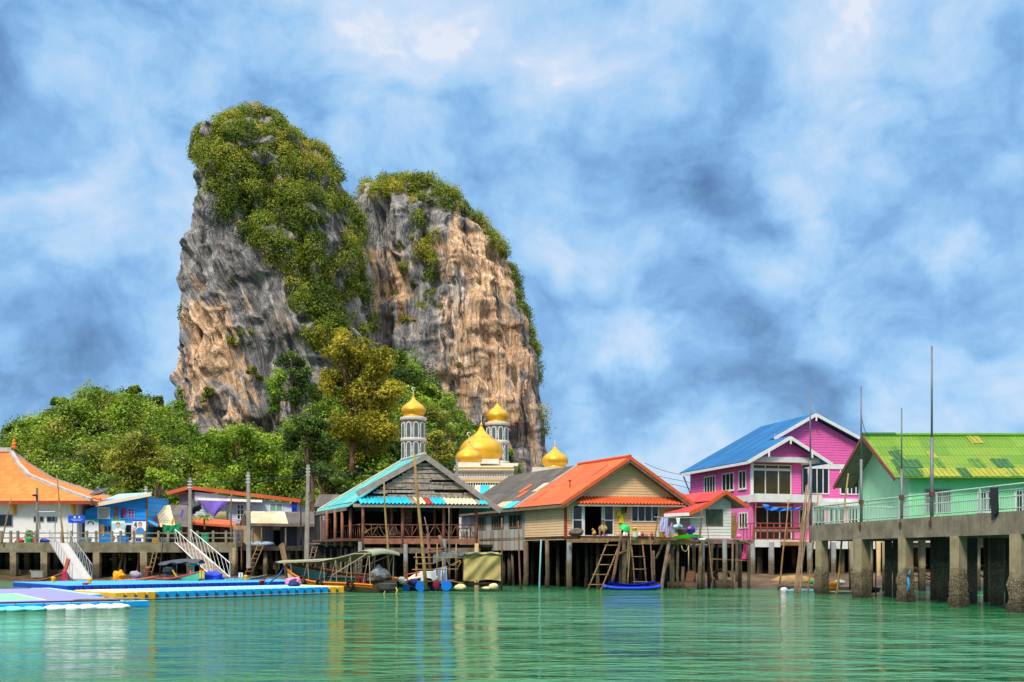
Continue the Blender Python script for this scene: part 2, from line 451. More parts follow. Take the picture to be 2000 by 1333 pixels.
WHITE = plain('white_paint', (214, 212, 206), .5, .06, dirt=.25, dcol=(130, 118, 100))
DARKIN = plain('dark_interior', (44, 38, 33), .9, .3)  # near-black tone standing in for shade inside rooms and below floors
OLDWOOD = wood('grey_wood', [(62, 52, 44), (112, 97, 82), (152, 136, 116)])
REDWOOD = wood('red_brown_wood', [(88, 54, 42), (142, 92, 70), (180, 126, 100)])
TANWOOD = wood('tan_wood', [(78, 58, 38), (132, 102, 68), (170, 138, 98)])
BAMBOO = wood('bamboo', [(96, 74, 44), (150, 118, 72), (188, 156, 104)])
DARKWOOD = wood('dark_wet_wood', [(30, 24, 20), (58, 48, 38), (88, 74, 58)])
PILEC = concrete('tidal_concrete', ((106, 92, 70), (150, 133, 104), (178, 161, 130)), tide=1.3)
PILE_SHADE = concrete('shaded_tidal_concrete', ((44, 38, 32), (66, 58, 48), (88, 78, 66)), tide=1.7)  # darker copy of the tidal concrete, shade painted into the colour
PILEW = concrete('tidal_timber', ((70, 56, 42), (112, 92, 70), (146, 124, 96)), tide=1.5)
PILEG = concrete('pale_round_concrete', ((92, 92, 92), (126, 128, 126), (152, 152, 148)), tide=1.65, streak=.4)
CONC = concrete('weathered_concrete', ((96, 86, 74), (136, 124, 106), (170, 158, 136)))
METAL = plain('galvanised_metal', (150, 154, 154), .45, .1, metal=.6)
ROPE = plain('rope', (168, 148, 112), .9, .2)
BLACK = plain('black_rubber', (26, 26, 27), .7, .2)
# ------------------------------------------------------------------ water
def build_water():
    m, n = newmat('sea_water'); p = n.pos()
    q = n.vm('MULTIPLY', p, (.58, 1.0, 1.))
    w = n.vm('ADD', q, n.vm('SCALE', n.vm('SUBTRACT', n.noise(q, .25, 2, out=1), (.5, .5, .5)), sc=1.6))
    big = n.noise(w, .55, 3, .5)
    mid = n.noise(n.vm('MULTIPLY', w, (.8, 1.5, 1)), 1.5, 3, .55)
    fine = n.noise(n.vm('MULTIPLY', w, (1., 1.6, 1)), 5.2, 2, .5)
    gust = n.mr(n.noise(p, .07, 3, .5), .36, .66, .45, 1.35)
    h = n.m('MULTIPLY', n.m('ADD', n.m('ADD', n.m('MULTIPLY', big, 1.25), n.m('MULTIPLY', mid, .5)), n.m('MULTIPLY', fine, .07)), gust)
    tint = n.noise(p, .045, 4, .55)
    col = n.ramp(tint, [(.3, lin(26, 88, 46)), (.5, lin(42, 108, 66)), (.72, lin(64, 130, 90))])
    n.out(n.bsdf(col, .06, 0, n.bump(h, 1., .75), .5, IOR=1.33, **{'Specular Tint': (.84, 1., .9, 1)})); 
    mb = MB(); mb.add([(-5000, -60, 0), (5000, -60, 0), (5000, 9000, 0), (-5000, 9000, 0)], [(0, 1, 2, 3)])
    mb.build('water', m, base=(0, 0, 0), kind='structure')
build_water()

def height_mesh(name, xs, ys, fn, mat, **kw):
    X, Y = np.meshgrid(xs, ys); Z = fn(X, Y)
    nx, ny = len(xs), len(ys)
    v = np.stack([X.ravel(), Y.ravel(), Z.ravel()], 1)
    i = np.arange(nx * ny).reshape(ny, nx)
    f = np.stack([i[:-1, :-1].ravel(), i[:-1, 1:].ravel(), i[1:, 1:].ravel(), i[1:, :-1].ravel()], 1)
    return grid_obj(name, v, f, mat, **kw)
def grid_obj(name, v, f, mat, smooth=True, parent=None, base=(0, 0, 0), attrs=None, **kw):
    me = bpy.data.meshes.new(name)
    me.vertices.add(len(v)); me.vertices.foreach_set('co', (v - np.array(base)).astype('f').ravel())
    k = f.shape[1]
    me.loops.add(f.size); me.loops.foreach_set('vertex_index', f.astype('i').ravel())
    me.polygons.add(len(f)); me.polygons.foreach_set('loop_start', np.arange(0, f.size, k, dtype='i'))
    me.polygons.foreach_set('loop_total', np.full(len(f), k, 'i'))
    me.update(calc_edges=True)
    for an, av in (attrs or {}).items():
        a = me.attributes.new(an, 'FLOAT', 'POINT'); a.data.foreach_set('value', av.astype('f'))
    o = link_mesh(name, me, mat, parent, base, smooth)
    return label(o, kw.get('lab'), kw.get('cat'), kw.get('group'), kw.get('kind'))

# ------------------------------------------------------------------ foreshore mud and the island's ground
def shore_y(X): return np.interp(X, [-60, -36, -30, -22, -10, 6, 12, 16, 30, 60], [79, 79, 79, 80, 76, 73, 68, 63, 61, 60])
def ground_z(X, Y):
    p = np.stack([X.ravel(), Y.ravel(), np.zeros(X.size)], 1)
    nz = (fbm(p * .35, 4) * .16 + fbm(p * 1.7, 3) * .05).reshape(X.shape)
    d = Y - shore_y(X)
    return np.clip(d * .05, -3, 1.25) + nz
def build_ground():
    m, n = newmat('mud'); p = n.pos()
    f = n.noise(p, .9, 7, .68); g = n.noise(p, 6., 5, .7)
    col = n.ramp(n.m('ADD', n.m('MULTIPLY', f, .6), n.m('MULTIPLY', g, .4)), [(.3, lin(44, 36, 28)), (.5, lin(92, 74, 54)), (.68, lin(140, 116, 88))])
    wet = n.mr(n.sep(p)[2], .0, .35)
    col = n.mix(wet, n.vm('SCALE', col, sc=.55), col)
    n.out(n.bsdf(col, n.mr(wet, 0, 1, .35, .9), 0, n.bump(g, .8, .08)))
    xs = np.concatenate([np.linspace(-420, -70, 26), np.linspace(-66, 66, 190), np.linspace(70, 420, 26)])
    ys = np.concatenate([np.linspace(56, 112, 120), np.linspace(116, 420, 40)])
    height_mesh('ground', xs, ys, ground_z, m, kind='structure')
build_ground()

# ------------------------------------------------------------------ leaves
def leaf_mesh(name, C, N, size, tint, mat, seed=0, parent=None, base=(0, 0, 0), jit=.75, asp=.62, **kw):
    rg = np.random.default_rng(seed); k = len(C)
    d = N + rg.normal(0, jit, (k, 3)); d /= np.linalg.norm(d, axis=1, keepdims=True) + 1e-9
    r = rg.normal(0, 1, (k, 3)); a = np.cross(d, r); a /= np.linalg.norm(a, axis=1, keepdims=True) + 1e-9
    b = np.cross(d, a)
    s = (size * rg.uniform(.6, 1.3, k))[:, None] if np.ndim(size) == 0 else (size * rg.uniform(.6, 1.3, k))[:, None]
    a = a * s * .5; b = b * s * .5 * asp
    v = np.stack([C - a, C - b + a * .1, C + a, C + b + a * .1], 1).reshape(-1, 3)
    f = np.arange(4 * k).reshape(k, 4)
    return grid_obj(name, v, f, mat, False, parent, base, {'tint': np.repeat(tint, 4)}, **kw)
def lobe_leaves(rg, c, r, n, squash=.8, tint=.5):
    "leaves over one leafy clump"
    d = rg.normal(0, 1, (n, 3)); d[:, 2] = d[:, 2] + .25; d /= np.linalg.norm(d, axis=1, keepdims=True)
    rr = r * (.5 + .6 * rg.random(n) ** .7) * (1 + .34 * vnoise(d * 1.9 + c * .7) + .2 * vnoise(d * 4.6 + c))
    p = d * rr[:, None]; p[:, 2] *= squash
    nn = d.copy(); nn[:, 2] += .35
    return p + c, nn, np.clip(tint + .16 * vnoise(p * .9 + c) + rg.normal(0, .12, n), 0, 1)
def crown(rg, c, rx, ry, rz, nl, per, tint=(.2, .8), lr=(.3, .5)):
    c = np.array(c, float); out = []
    for k in range(nl):
        while True:
            d = rg.uniform(-1, 1, 3); L = np.linalg.norm(d)
            if .1 < L < 1: break
        d = d / L * (.45 + .5 * rg.random())
        if d[2] < -.5: d[2] *= .5
        r = rg.uniform(*lr) * (rx + rz) / 2
        sh = 1 - r / (rx + rz)
        out.append(lobe_leaves(rg, c + d * np.array([rx, ry, rz]) * sh, r, per, rg.uniform(.65, .95), rg.uniform(*tint)))
    return [np.concatenate(q) for q in zip(*out)]
LEAF_G = leafmat('green_leaves', [(42, 62, 14), (84, 112, 24), (126, 148, 40), (164, 178, 66)])
LEAF_B = leafmat('bright_green_leaves', [(52, 82, 14), (94, 128, 22), (136, 162, 40), (174, 190, 68)])
LEAF_D = leafmat('dark_green_leaves', [(26, 46, 14), (50, 76, 20), (80, 106, 32), (110, 132, 48)])
LEAF_O = leafmat('olive_leaves', [(70, 78, 18), (112, 118, 32), (150, 148, 52), (178, 172, 78)])
LEAF_Y = leafmat('golden_leaves', [(88, 92, 18), (134, 128, 28), (178, 162, 44), (206, 188, 80)])
LEAF_C = leafmat('cliff_leaves', [(46, 66, 16), (88, 108, 24), (126, 140, 38), (154, 154, 50), (186, 160, 54)])

# ------------------------------------------------------------------ limestone cliff
def cliff_mat():
    m, n = newmat('limestone'); p = n.pos(); warm = n.attr('warm'); pale = n.attr('pale')
    zz = n.sep(p)[2]
    pl = n.vm('ADD', p, n.comb(n.m('MULTIPLY', n.m('MULTIPLY', zz, .42), n.attr('lean')), 0., 0.))
    w = n.vm('ADD', pl, n.vm('SCALE', n.vm('SUBTRACT', n.noise(p, .05, 2, .5, out=1), (.5, .5, .5)), sc=7.))
    st = n.noise(n.vm('MULTIPLY', w, (1, 1, .075)), .5, 6, .62)
    st2 = n.noise(n.vm('MULTIPLY', w, (1, 1, .06)), 1.3, 4, .6)
    bl = n.noise(w, .13, 6, .62); fn = n.noise(p, 1.05, 6, .66)
    grey = n.ramp(n.m('ADD', n.m('MULTIPLY', st, .7), n.m('MULTIPLY', fn, .3)), [(.3, lin(70, 67, 66)), (.45, lin(122, 116, 112)), (.58, lin(160, 153, 146)), (.72, lin(200, 192, 181))])
    wm = n.ramp(n.m('ADD', n.m('MULTIPLY', st2, .7), n.m('MULTIPLY', fn, .3)), [(.28, lin(118, 90, 70)), (.42, lin(184, 142, 106)), (.54, lin(214, 174, 134)), (.68, lin(238, 216, 190))])
    f = n.m('ADD', warm, n.m('ADD', n.m('MULTIPLY', n.m('SUBTRACT', bl, .5), 2.2), n.m('MULTIPLY', n.m('SUBTRACT', st, .5), 1.6)))
    col = n.mix(n.mr(f, .32, .62), grey, wm)
    pf = n.m('ADD', pale, n.m('ADD', n.m('MULTIPLY', n.m('SUBTRACT', st2, .5), 2.4), n.m('MULTIPLY', n.m('SUBTRACT', bl, .5), 1.)))
    col = n.mix(n.mr(pf, .45, .8, 0, .8), col, lin(226, 214, 200))
    dk = n.m('ADD', n.m('MULTIPLY', st, .6), n.m('MULTIPLY', st2, .4))
    col = n.mix(n.mr(dk, .45, .38, 0, .85), col, lin(50, 45, 44))
    cw = n.vm('ADD', n.vm('MULTIPLY', w, (1, 1, .11)), n.vm('SCALE', n.noise(p, .5, 2, .5, out=1), sc=.9))
    ck = n.node('ShaderNodeTexVoronoi', 0, {'Vector': cw, 'Scale': .42}, feature='DISTANCE_TO_EDGE')
    ck2 = n.node('ShaderNodeTexVoronoi', 0, {'Vector': cw, 'Scale': .85}, feature='DISTANCE_TO_EDGE')
    crack = n.m('MINIMUM', n.mr(ck, 0., .09), n.mr(ck2, -.04, .10))
    col = n.mix(n.mr(crack, 0, 1, .22, 0), col, lin(44, 40, 40))
    h = n.m('ADD', n.m('MULTIPLY', fn, .4), n.m('ADD', n.m('MULTIPLY', st2, .7), n.m('ADD', st, n.m('MULTIPLY', crack, .35))))
    n.out(n.bsdf(col, .92, 0, n.bump(h, 1., .6))); return m
LIME = cliff_mat()
CLIFFS = {}
def loft(name, left, right, Yc, bmax, seed, warm_spots, pale_spots, pw=.78, na=440, nz=300, base_y=1100, amp=1., ins=(.9, .9)):
    "a karst tower: its width at every height comes from measured left/right edges, its plan is a rough rounded block"
    ytop = max(left[0][1], right[0][1]); 
    ys = np.linspace(0, 1, nz) ** .92 * (base_y - ytop) + ytop
    L = np.interp(ys, [q[1] for q in left], [q[0] for q in left]); Rr = np.interp(ys, [q[1] for q in right], [q[0] for q in right])
    xl = (L - 1000) / F * Yc + ins[0]; xr = (Rr - 1000) / F * Yc - ins[1]; z = CH + (HZ - ys) / F * Yc
    a = np.maximum((xr - xl) / 2, .05); xc = (xl + xr) / 2; b = bmax * np.clip(a / a.max(), .02, 1) ** .8
    th = np.linspace(0, 2 * np.pi, na, endpoint=False)
    ct, sn = np.cos(th), np.sin(th)
    cx = np.sign(ct) * np.abs(ct) ** pw; sy = np.sign(sn) * np.abs(sn) ** pw
    X = xc[:, None] + a[:, None] * cx[None]; Y = Yc - b[:, None] * sy[None]; Z = np.repeat(z[:, None], na, 1)
    nx = cx / np.maximum(np.hypot(cx, sy), .01); ny = -sy / np.maximum(np.hypot(cx, sy), .01)
    v = np.stack([X.ravel(), Y.ravel(), Z.ravel()], 1)
    N = np.stack([np.tile(nx, nz), np.tile(ny, nz), np.zeros(nz * na)], 1)
    q = v + seed * 31.7
    lean = q.copy(); lean[:, 0] += q[:, 2] * (.34 if name == 'tower' else .05)
    front = np.clip(np.repeat(np.abs(sy)[None], nz, 0).ravel() * 1.3, .25, 1)
    d = fbm(lean * np.array([.055, .055, .018]), 3) * 3.0
    wq = lean + np.stack([fbm(q * .09, 3), fbm(q * .09 + 40, 3), 0 * d], 1) * 2.2
    rid = lambda s, o: 1 - np.abs(fbm(wq * np.array(s), o))
    d += (rid([.17, .17, .02], 3) - .7) * 4.4 + (rid([.5, .5, .045], 2) - .7) * 1.0
    d += np.clip(fbm(q * np.array([.09, .09, .3]), 3), -.2, .6) * 1.3
    d += -np.abs(fbm(lean * np.array([.33, .33, .045]), 3)) * 1.0 + fbm(q * np.array([.6, .6, .3]), 2) * .4
    d += fbm(q * np.array([.1, .1, .16]), 2) * 1.3 - np.clip(fbm(lean * np.array([.16, .16, .03]), 2) - .25, 0, 1) * 4.5
    d -= .7
    d *= front * amp * np.clip(np.repeat(a, na) / 9, .1, 1)
    v = v + N * d[:, None]
    # bedding ledges
    v[:, 2] += fbm(q * np.array([.12, .12, .12]), 3) * .8
    px = 1000 + v[:, 0] / v[:, 1] * F; py = HZ - (v[:, 2] - CH) / v[:, 1] * F
    def spots(sp, b0):
        r = np.full(len(v), b0)
        for x, y, rx, ry, am in sp: r += am * np.exp(-((px - x) / rx) ** 2 - ((py - y) / ry) ** 2)
        return r
    i = np.arange(nz * na).reshape(nz, na); j = np.roll(i, -1, 1)
    f = np.stack([i[1:].ravel(), j[1:].ravel(), j[:-1].ravel(), i[:-1].ravel()], 1)
    CLIFFS[name] = (v, f, px, py)
    return v, f, spots(*warm_spots), spots(*pale_spots)
A_LEFT = [(510, 220), (500, 226), (490, 232), (470, 244), (446, 256), (420, 266), (396, 277), (382, 290), (377, 330), (370, 390), (366, 450), (363, 490), (353, 540), (345, 600), (346, 650), (350, 700), (351, 760), (353, 830), (356, 1100)]
A_RIGHT = [(516, 220), (530, 226), (552, 240), (590, 274), (630, 302), (660, 350), (694, 400), (714, 460), (726, 550), (740, 640), (740, 760), (750, 1100)]
B_LEFT = [(748, 366), (728, 372), (700, 380), (676, 420), (664, 520), (660, 1100)]
B_RIGHT = [(764, 366), (856, 370), (888, 390), (922, 420), (962, 458), (994, 495), (1016, 550), (1030, 605), (1048, 680), (1056, 745), (1063, 805), (1072, 860), (1078, 925), (1090, 1100)]
def build_cliff():
    va, fa, wa, pa = loft('tower', A_LEFT, A_RIGHT, 236, 23, 1, ins=(2.3, .9), warm_spots=
        ([(400, 640, 50, 60, .35), (405, 690, 55, 55, .95), (380, 790, 45, 60, .35), (470, 800, 60, 70, .55), (380, 555, 25, 50, .4), (440, 600, 40, 60, .25), (540, 640, 50, 50, .2), (690, 500, 15, 120, .5), (470, 560, 70, 40, .2),
          (390, 430, 60, 90, -.5)], .02), pale_spots=([(480, 560, 60, 60, .15)], 0.))
    vb, fb, wb, pb = loft('wall', B_LEFT, B_RIGHT, 266, 25, 2,
        ([(780, 540, 35, 110, .45), (725, 560, 14, 130, .5), (900, 460, 60, 60, .3), (950, 540, 60, 120, .45), (880, 650, 60, 150, .35), (940, 760, 80, 120, .4), (1000, 700, 50, 150, .3), (1030, 880, 40, 80, .1), (860, 480, 40, 90, .1), (760, 430, 50, 50, -.2), (830, 620, 30, 150, -.45), (800, 430, 60, 60, -.35), (745, 480, 20, 120, -.2)], .2),
        ([(890, 560, 28, 60, .4), (880, 680, 35, 110, .45), (930, 600, 60, 150, .22), (990, 650, 30, 80, .15)], 0.))
    # pinnacles on the left shoulder
    mb = MB()
    rg = random.Random(4)
    for px, py, w in ((445, 232, 5), (413, 246, 7), (436, 244, 6), (488, 207, 12), (478, 214, 9), (383, 256, 8), (398, 254, 6), (500, 203, 10)):
        c = P(px, py - 7, 236 - rg.uniform(0, 6)); r = w / F * 236
        prof = [(r * 1.8, -r * 7), (r * 1.5, -r * 3.4), (r * 1.15, -r * 1.6), (r * .75, -r * .6), (r * .2, 0)]
        mb.lathe(c, prof, 9, lambda t, i: 1 + .3 * math.sin(3 * t + i) + .15 * math.sin(7 * t + 2 * i))
    vp = np.array(mb.v); fp = np.array([f for f in mb.f if len(f) == 4])
    v = np.concatenate([va, vb, vp]); f = np.concatenate([fa, fb + len(va), fp + len(va) + len(vb)])
    z = np.zeros(len(vp)) - .3
    grid_obj('cliff', v, f, LIME, True, None, (0, 0, 0), {'lean': np.concatenate([wa * 0 + 1, wb * 0 + .1, z * 0]), 'warm': np.concatenate([wa, wb, z]), 'pale': np.concatenate([pa, pb, z])}, kind='structure')
build_cliff()
def surf_points(name, polys, n, rg, holes=()):
    v, f, px, py = CLIFFS[name]
    c = v[f].mean(1); e1 = v[f[:, 1]] - v[f[:, 0]]; e2 = v[f[:, 3]] - v[f[:, 0]]
    nr = np.cross(e1, e2); ar = np.linalg.norm(nr, axis=1); nr /= ar[:, None] + 1e-9
    cx = 1000 + c[:, 0] / c[:, 1] * F; cy = HZ - (c[:, 2] - CH) / c[:, 1] * F
    Yc = v[:, 1].mean()
    msk = np.zeros(len(c), bool)
    for pl in polys: msk |= inpoly(cx, cy, pl)
    for pl in holes: msk &= ~inpoly(cx, cy, pl)
    msk &= c[:, 1] < Yc + 3
    idx = np.nonzero(msk)[0]; w = ar[idx]; w = w / w.sum()
    k = rg.choice(idx, n, p=w)
    return c[k], nr[k], cx[k], cy[k]
def build_cliff_green():
    rg = np.random.default_rng(11)
    A_V = [[(368, 268), (436, 236), (500, 198), (560, 222), (645, 284), (694, 378), (708, 450), (714, 560), (732, 640), (700, 668), (610, 668), (600, 600), (572, 556), (540, 524), (500, 488), (470, 450), (432, 416), (410, 366), (392, 318), (378, 300)]]
    A_H = [[(642, 420), (660, 400), (672, 470), (668, 520), (650, 500), (634, 450)], [(618, 360), (628, 350), (634, 420), (622, 410)], [(480, 205), (505, 205), (500, 245), (486, 250)],
           [(660, 560), (676, 540), (684, 620), (668, 630)], [(560, 520), (590, 522), (640, 640), (606, 632)]]
    pts = [surf_points('tower', A_V, 820, rg, A_H)]
    pts.append(surf_points('tower', [[(560, 560), (640, 540), (660, 680), (610, 680)]], 70, rg))
    B_V = [[(694, 368), (742, 346), (862, 350), (900, 374), (940, 408), (984, 450), (1006, 500), (1030, 570), (1050, 650), (1066, 740), (1078, 830), (1088, 900), (1070, 900), (1060, 820), (1044, 700), (1020, 620), (996, 540), (966, 482), (930, 436), (888, 412), (856, 416), (838, 384), (760, 378), (740, 396), (716, 384)],
           [(800, 380), (836, 390), (848, 470), (842, 500), (822, 470), (806, 420)], [(826, 480), (848, 480), (852, 560), (836, 600)]]
    pts.append(surf_points('wall', B_V, 290, rg))
    # lone shrubs on the bare faces
    pts.append(surf_points('tower', [[(352, 380), (372, 380), (372, 400), (352, 400)], [(352, 600), (378, 600), (378, 632), (352, 632)], [(440, 530), (460, 530), (460, 565), (440, 565)], [(440, 650), (530, 650), (520, 690), (450, 680)]], 26, rg))
    pts.append(surf_points('wall', [[(700, 420), (860, 420), (860, 700), (700, 700)]], 34, rg))
    out = []
    for grp, (c, nr, cx, cy) in enumerate(pts):
        for k in range(len(c)):
            r = (.9 + 2.3 * rg.random() ** 1.7) * (.7 if cy[k] < 300 and grp < 2 else 1) if grp < 3 else rg.uniform(.6, 1.4)
            if grp == 2: r *= .9
            out_n = np.array([nr[k][0], nr[k][1], 0])
            cen = c[k] + out_n * r * .25 + np.array([0, 0, r * .25])
            t = np.clip(.46 + .3 * vnoise(c[k][None] * .13)[0] + rg.normal(0, .16), .05, .95)
            n = int(105 * r * r) + 40
            out.append(lobe_leaves(rg, cen, r, min(n, 900), rg.uniform(.75, 1.05), t))
    C, N, T = [np.concatenate(q) for q in zip(*out)]
    leaf_mesh('cliff_vegetation', C, N, .42, T, LEAF_C, 3, jit=.5, kind='stuff', lab='green and golden scrub clinging to the limestone tower', cat='vegetation')
build_cliff_green()

# ------------------------------------------------------------------ wooded slope at the cliff's foot
HP = [(-300, 900), (-100, 880), (0, 850), (20, 840), (60, 808), (120, 785), (200, 772), (260, 772), (330, 785), (360, 812), (400, 850), (450, 848), (520, 838), (560, 830), (600, 810), (640, 770), (700, 716), (760, 694), (830, 742), (900, 795), (935, 850), (1000, 910), (1040, 945), (1100, 1000), (1300, 1050)]
HX = np.array([X_(p, 200) for p, _ in HP]); HH = np.array([Z_(y, 200) - 5 for _, y in HP])
def hill_z(X, Y):
    p = np.stack([X.ravel(), Y.ravel(), np.zeros(X.size)], 1)
    t = np.clip((Y - 112) / 88, 0, 1.25)
    s = t * t * (3 - 2 * np.clip(t, 0, 1)) * (t <= 1) + (t > 1) * (1 + (t - 1) * .1)
    Xn = X * 200 / np.maximum(Y, 60)
    H = np.interp(Xn, HX, HH)
    return 1.1 + H * s * .97 + (fbm(p * .05, 3) * 1.6).reshape(X.shape) * np.clip(t * 2, 0, 1)
def build_hill():
    m, n = newmat('hill_soil'); p = n.pos()
    f = n.noise(p, .3, 6, .65)
    n.out(n.bsdf(n.ramp(f, [(.3, lin(30, 34, 16)), (.6, lin(60, 62, 30)), (.75, lin(84, 70, 44))]), .95, 0, n.bump(f, 1, .5)))
    height_mesh('hill', np.linspace(-175, 35, 150), np.linspace(112, 226, 80), hill_z, m, kind='structure')
build_hill()
def hz(x, y): return float(hill_z(np.array([[x]]), np.array([[y]]))[0, 0])
def build_forest():
    rg = np.random.default_rng(21); out = {'g': [], 'b': [], 'd': [], 'o': []}
    n = 0
    while n < 330:
        Y = rg.uniform(116, 203) if rg.random() < .8 else rg.uniform(196, 208); px = rg.uniform(-120, 1030)
        if px > 560 and Y < 150 and rg.random() < .5: continue
        x = X_(px, Y); z = hz(x, Y)
        if z < 1.6 and px > 760: continue
        r = (2.0 + 2.8 * rg.random() ** 1.5) * (1.1 if Y < 150 else 1.0)
        if px > 860: r *= .65
        c = (x, Y, z + r * .4)
        kind = rg.choice(['g', 'b', 'd', 'o'], p=[.42, .28, .16, .14])
        C = crown(rg, c, r * rg.uniform(.9, 1.25), r, r * rg.uniform(.75, 1.15), rg.integers(7, 11), 150, (.15, .85), (.34, .56))
        out[kind].append(C); n += 1
    for _ in range(1700):
        Y = rg.uniform(113, 206); px = rg.uniform(-160, 1060); x = X_(px, Y); z = hz(x, Y)
        if z < 1.3 and px > 800: continue
        r = rg.uniform(1.1, 2.7) * (.7 if px > 880 else 1)
        out[rg.choice(['g', 'b', 'd', 'o'], p=[.4, .3, .16, .14])].append(lobe_leaves(rg, np.array((x, Y, z + r * .3)), r, int(80 * r), rg.uniform(.7, 1.), rg.uniform(.15, .8)))
    for k, mat, nm in (('g', LEAF_G, 'mid green'), ('b', LEAF_B, 'bright green'), ('d', LEAF_D, 'dark green'), ('o', LEAF_O, 'olive')):
        C, N, T = [np.concatenate(q) for q in zip(*out[k])]
        leaf_mesh('hillside_forest', C, N, .46, T, mat, 5, jit=.5, kind='stuff', lab=nm + ' tree cover massed on the slope below the cliff', cat='forest')
build_forest()

BARK = wood('bark', [(58, 44, 34), (104, 80, 62), (138, 112, 90)])
def tree(name, lab, px, pyb, Y, parts, mat, trunk=None, leaf=.5, seed=0, group=None, per=95, barkm=None, tint=(.15, .85), lr=(.3, .5)):
    "a single tree: tapered trunk with limbs and a crown of leaf clumps; parts = (px, py, rx px, ry px, lobes)"
    rg = np.random.default_rng(seed + 100)
    x = X_(px, Y); zb = hz(x, Y) - .5 if pyb is None else Z_(pyb, Y)
    t = thing(name, lab, 'tree' if 'shrub' not in name and 'bush' not in name else 'shrub', (x, Y, zb), group)
    out = []; cs = []
    for (cx, cy, rx, ry, nl) in parts:
        c = P(cx, cy, Y); R1 = rx / F * Y; R2 = ry / F * Y
        c.y += rg.uniform(-.4, .4) * R1
        out.append(crown(rg, c, R1, min(R1, R2 * 1.6) * .9, R2, int(nl * 1.3), int(per * 1.5), tint, lr)); cs.append((c, R1, R2))
    C, N, T = [np.concatenate(q) for q in zip(*out)]; leaf *= .8
    mb = MB(); top = cs[0][0]
    r0 = (trunk or 5) / F * Y
    rr = random.Random(seed)
    a = Vector((x, Y, zb)); pts = []
    for k in range(7):
        f = k / 6; q = a.lerp(top, f); q.x += math.sin(f * 5 + seed) * r0 * .8; pts.append(q)
    mb.tube(pts, [r0 * (1.25 - 1.0 * k / 6) for k in range(7)], 8)
    for (c, R1, R2) in cs:
        for k in range(4):
            st = a.lerp(top, rr.uniform(.45, .85)); en = c + Vector((rr.uniform(-.6, .6) * R1, rr.uniform(-.5, .5) * R1, rr.uniform(-.2, .6) * R2))
            md = st.lerp(en, .5) + Vector((0, 0, .08 * (en - st).length))
            mb.tube([st, md, en], [r0 * .5, r0 * .33, r0 * .12], 6)
    mb.build('trunk', barkm or BARK, t, True)
    leaf_mesh('crown', C, N, leaf, T, mat, seed, t, tuple(ROOT[t.name]))
    return t
REDBARK = wood('reddish_bark', [(76, 50, 40), (122, 84, 68), (150, 112, 92)])
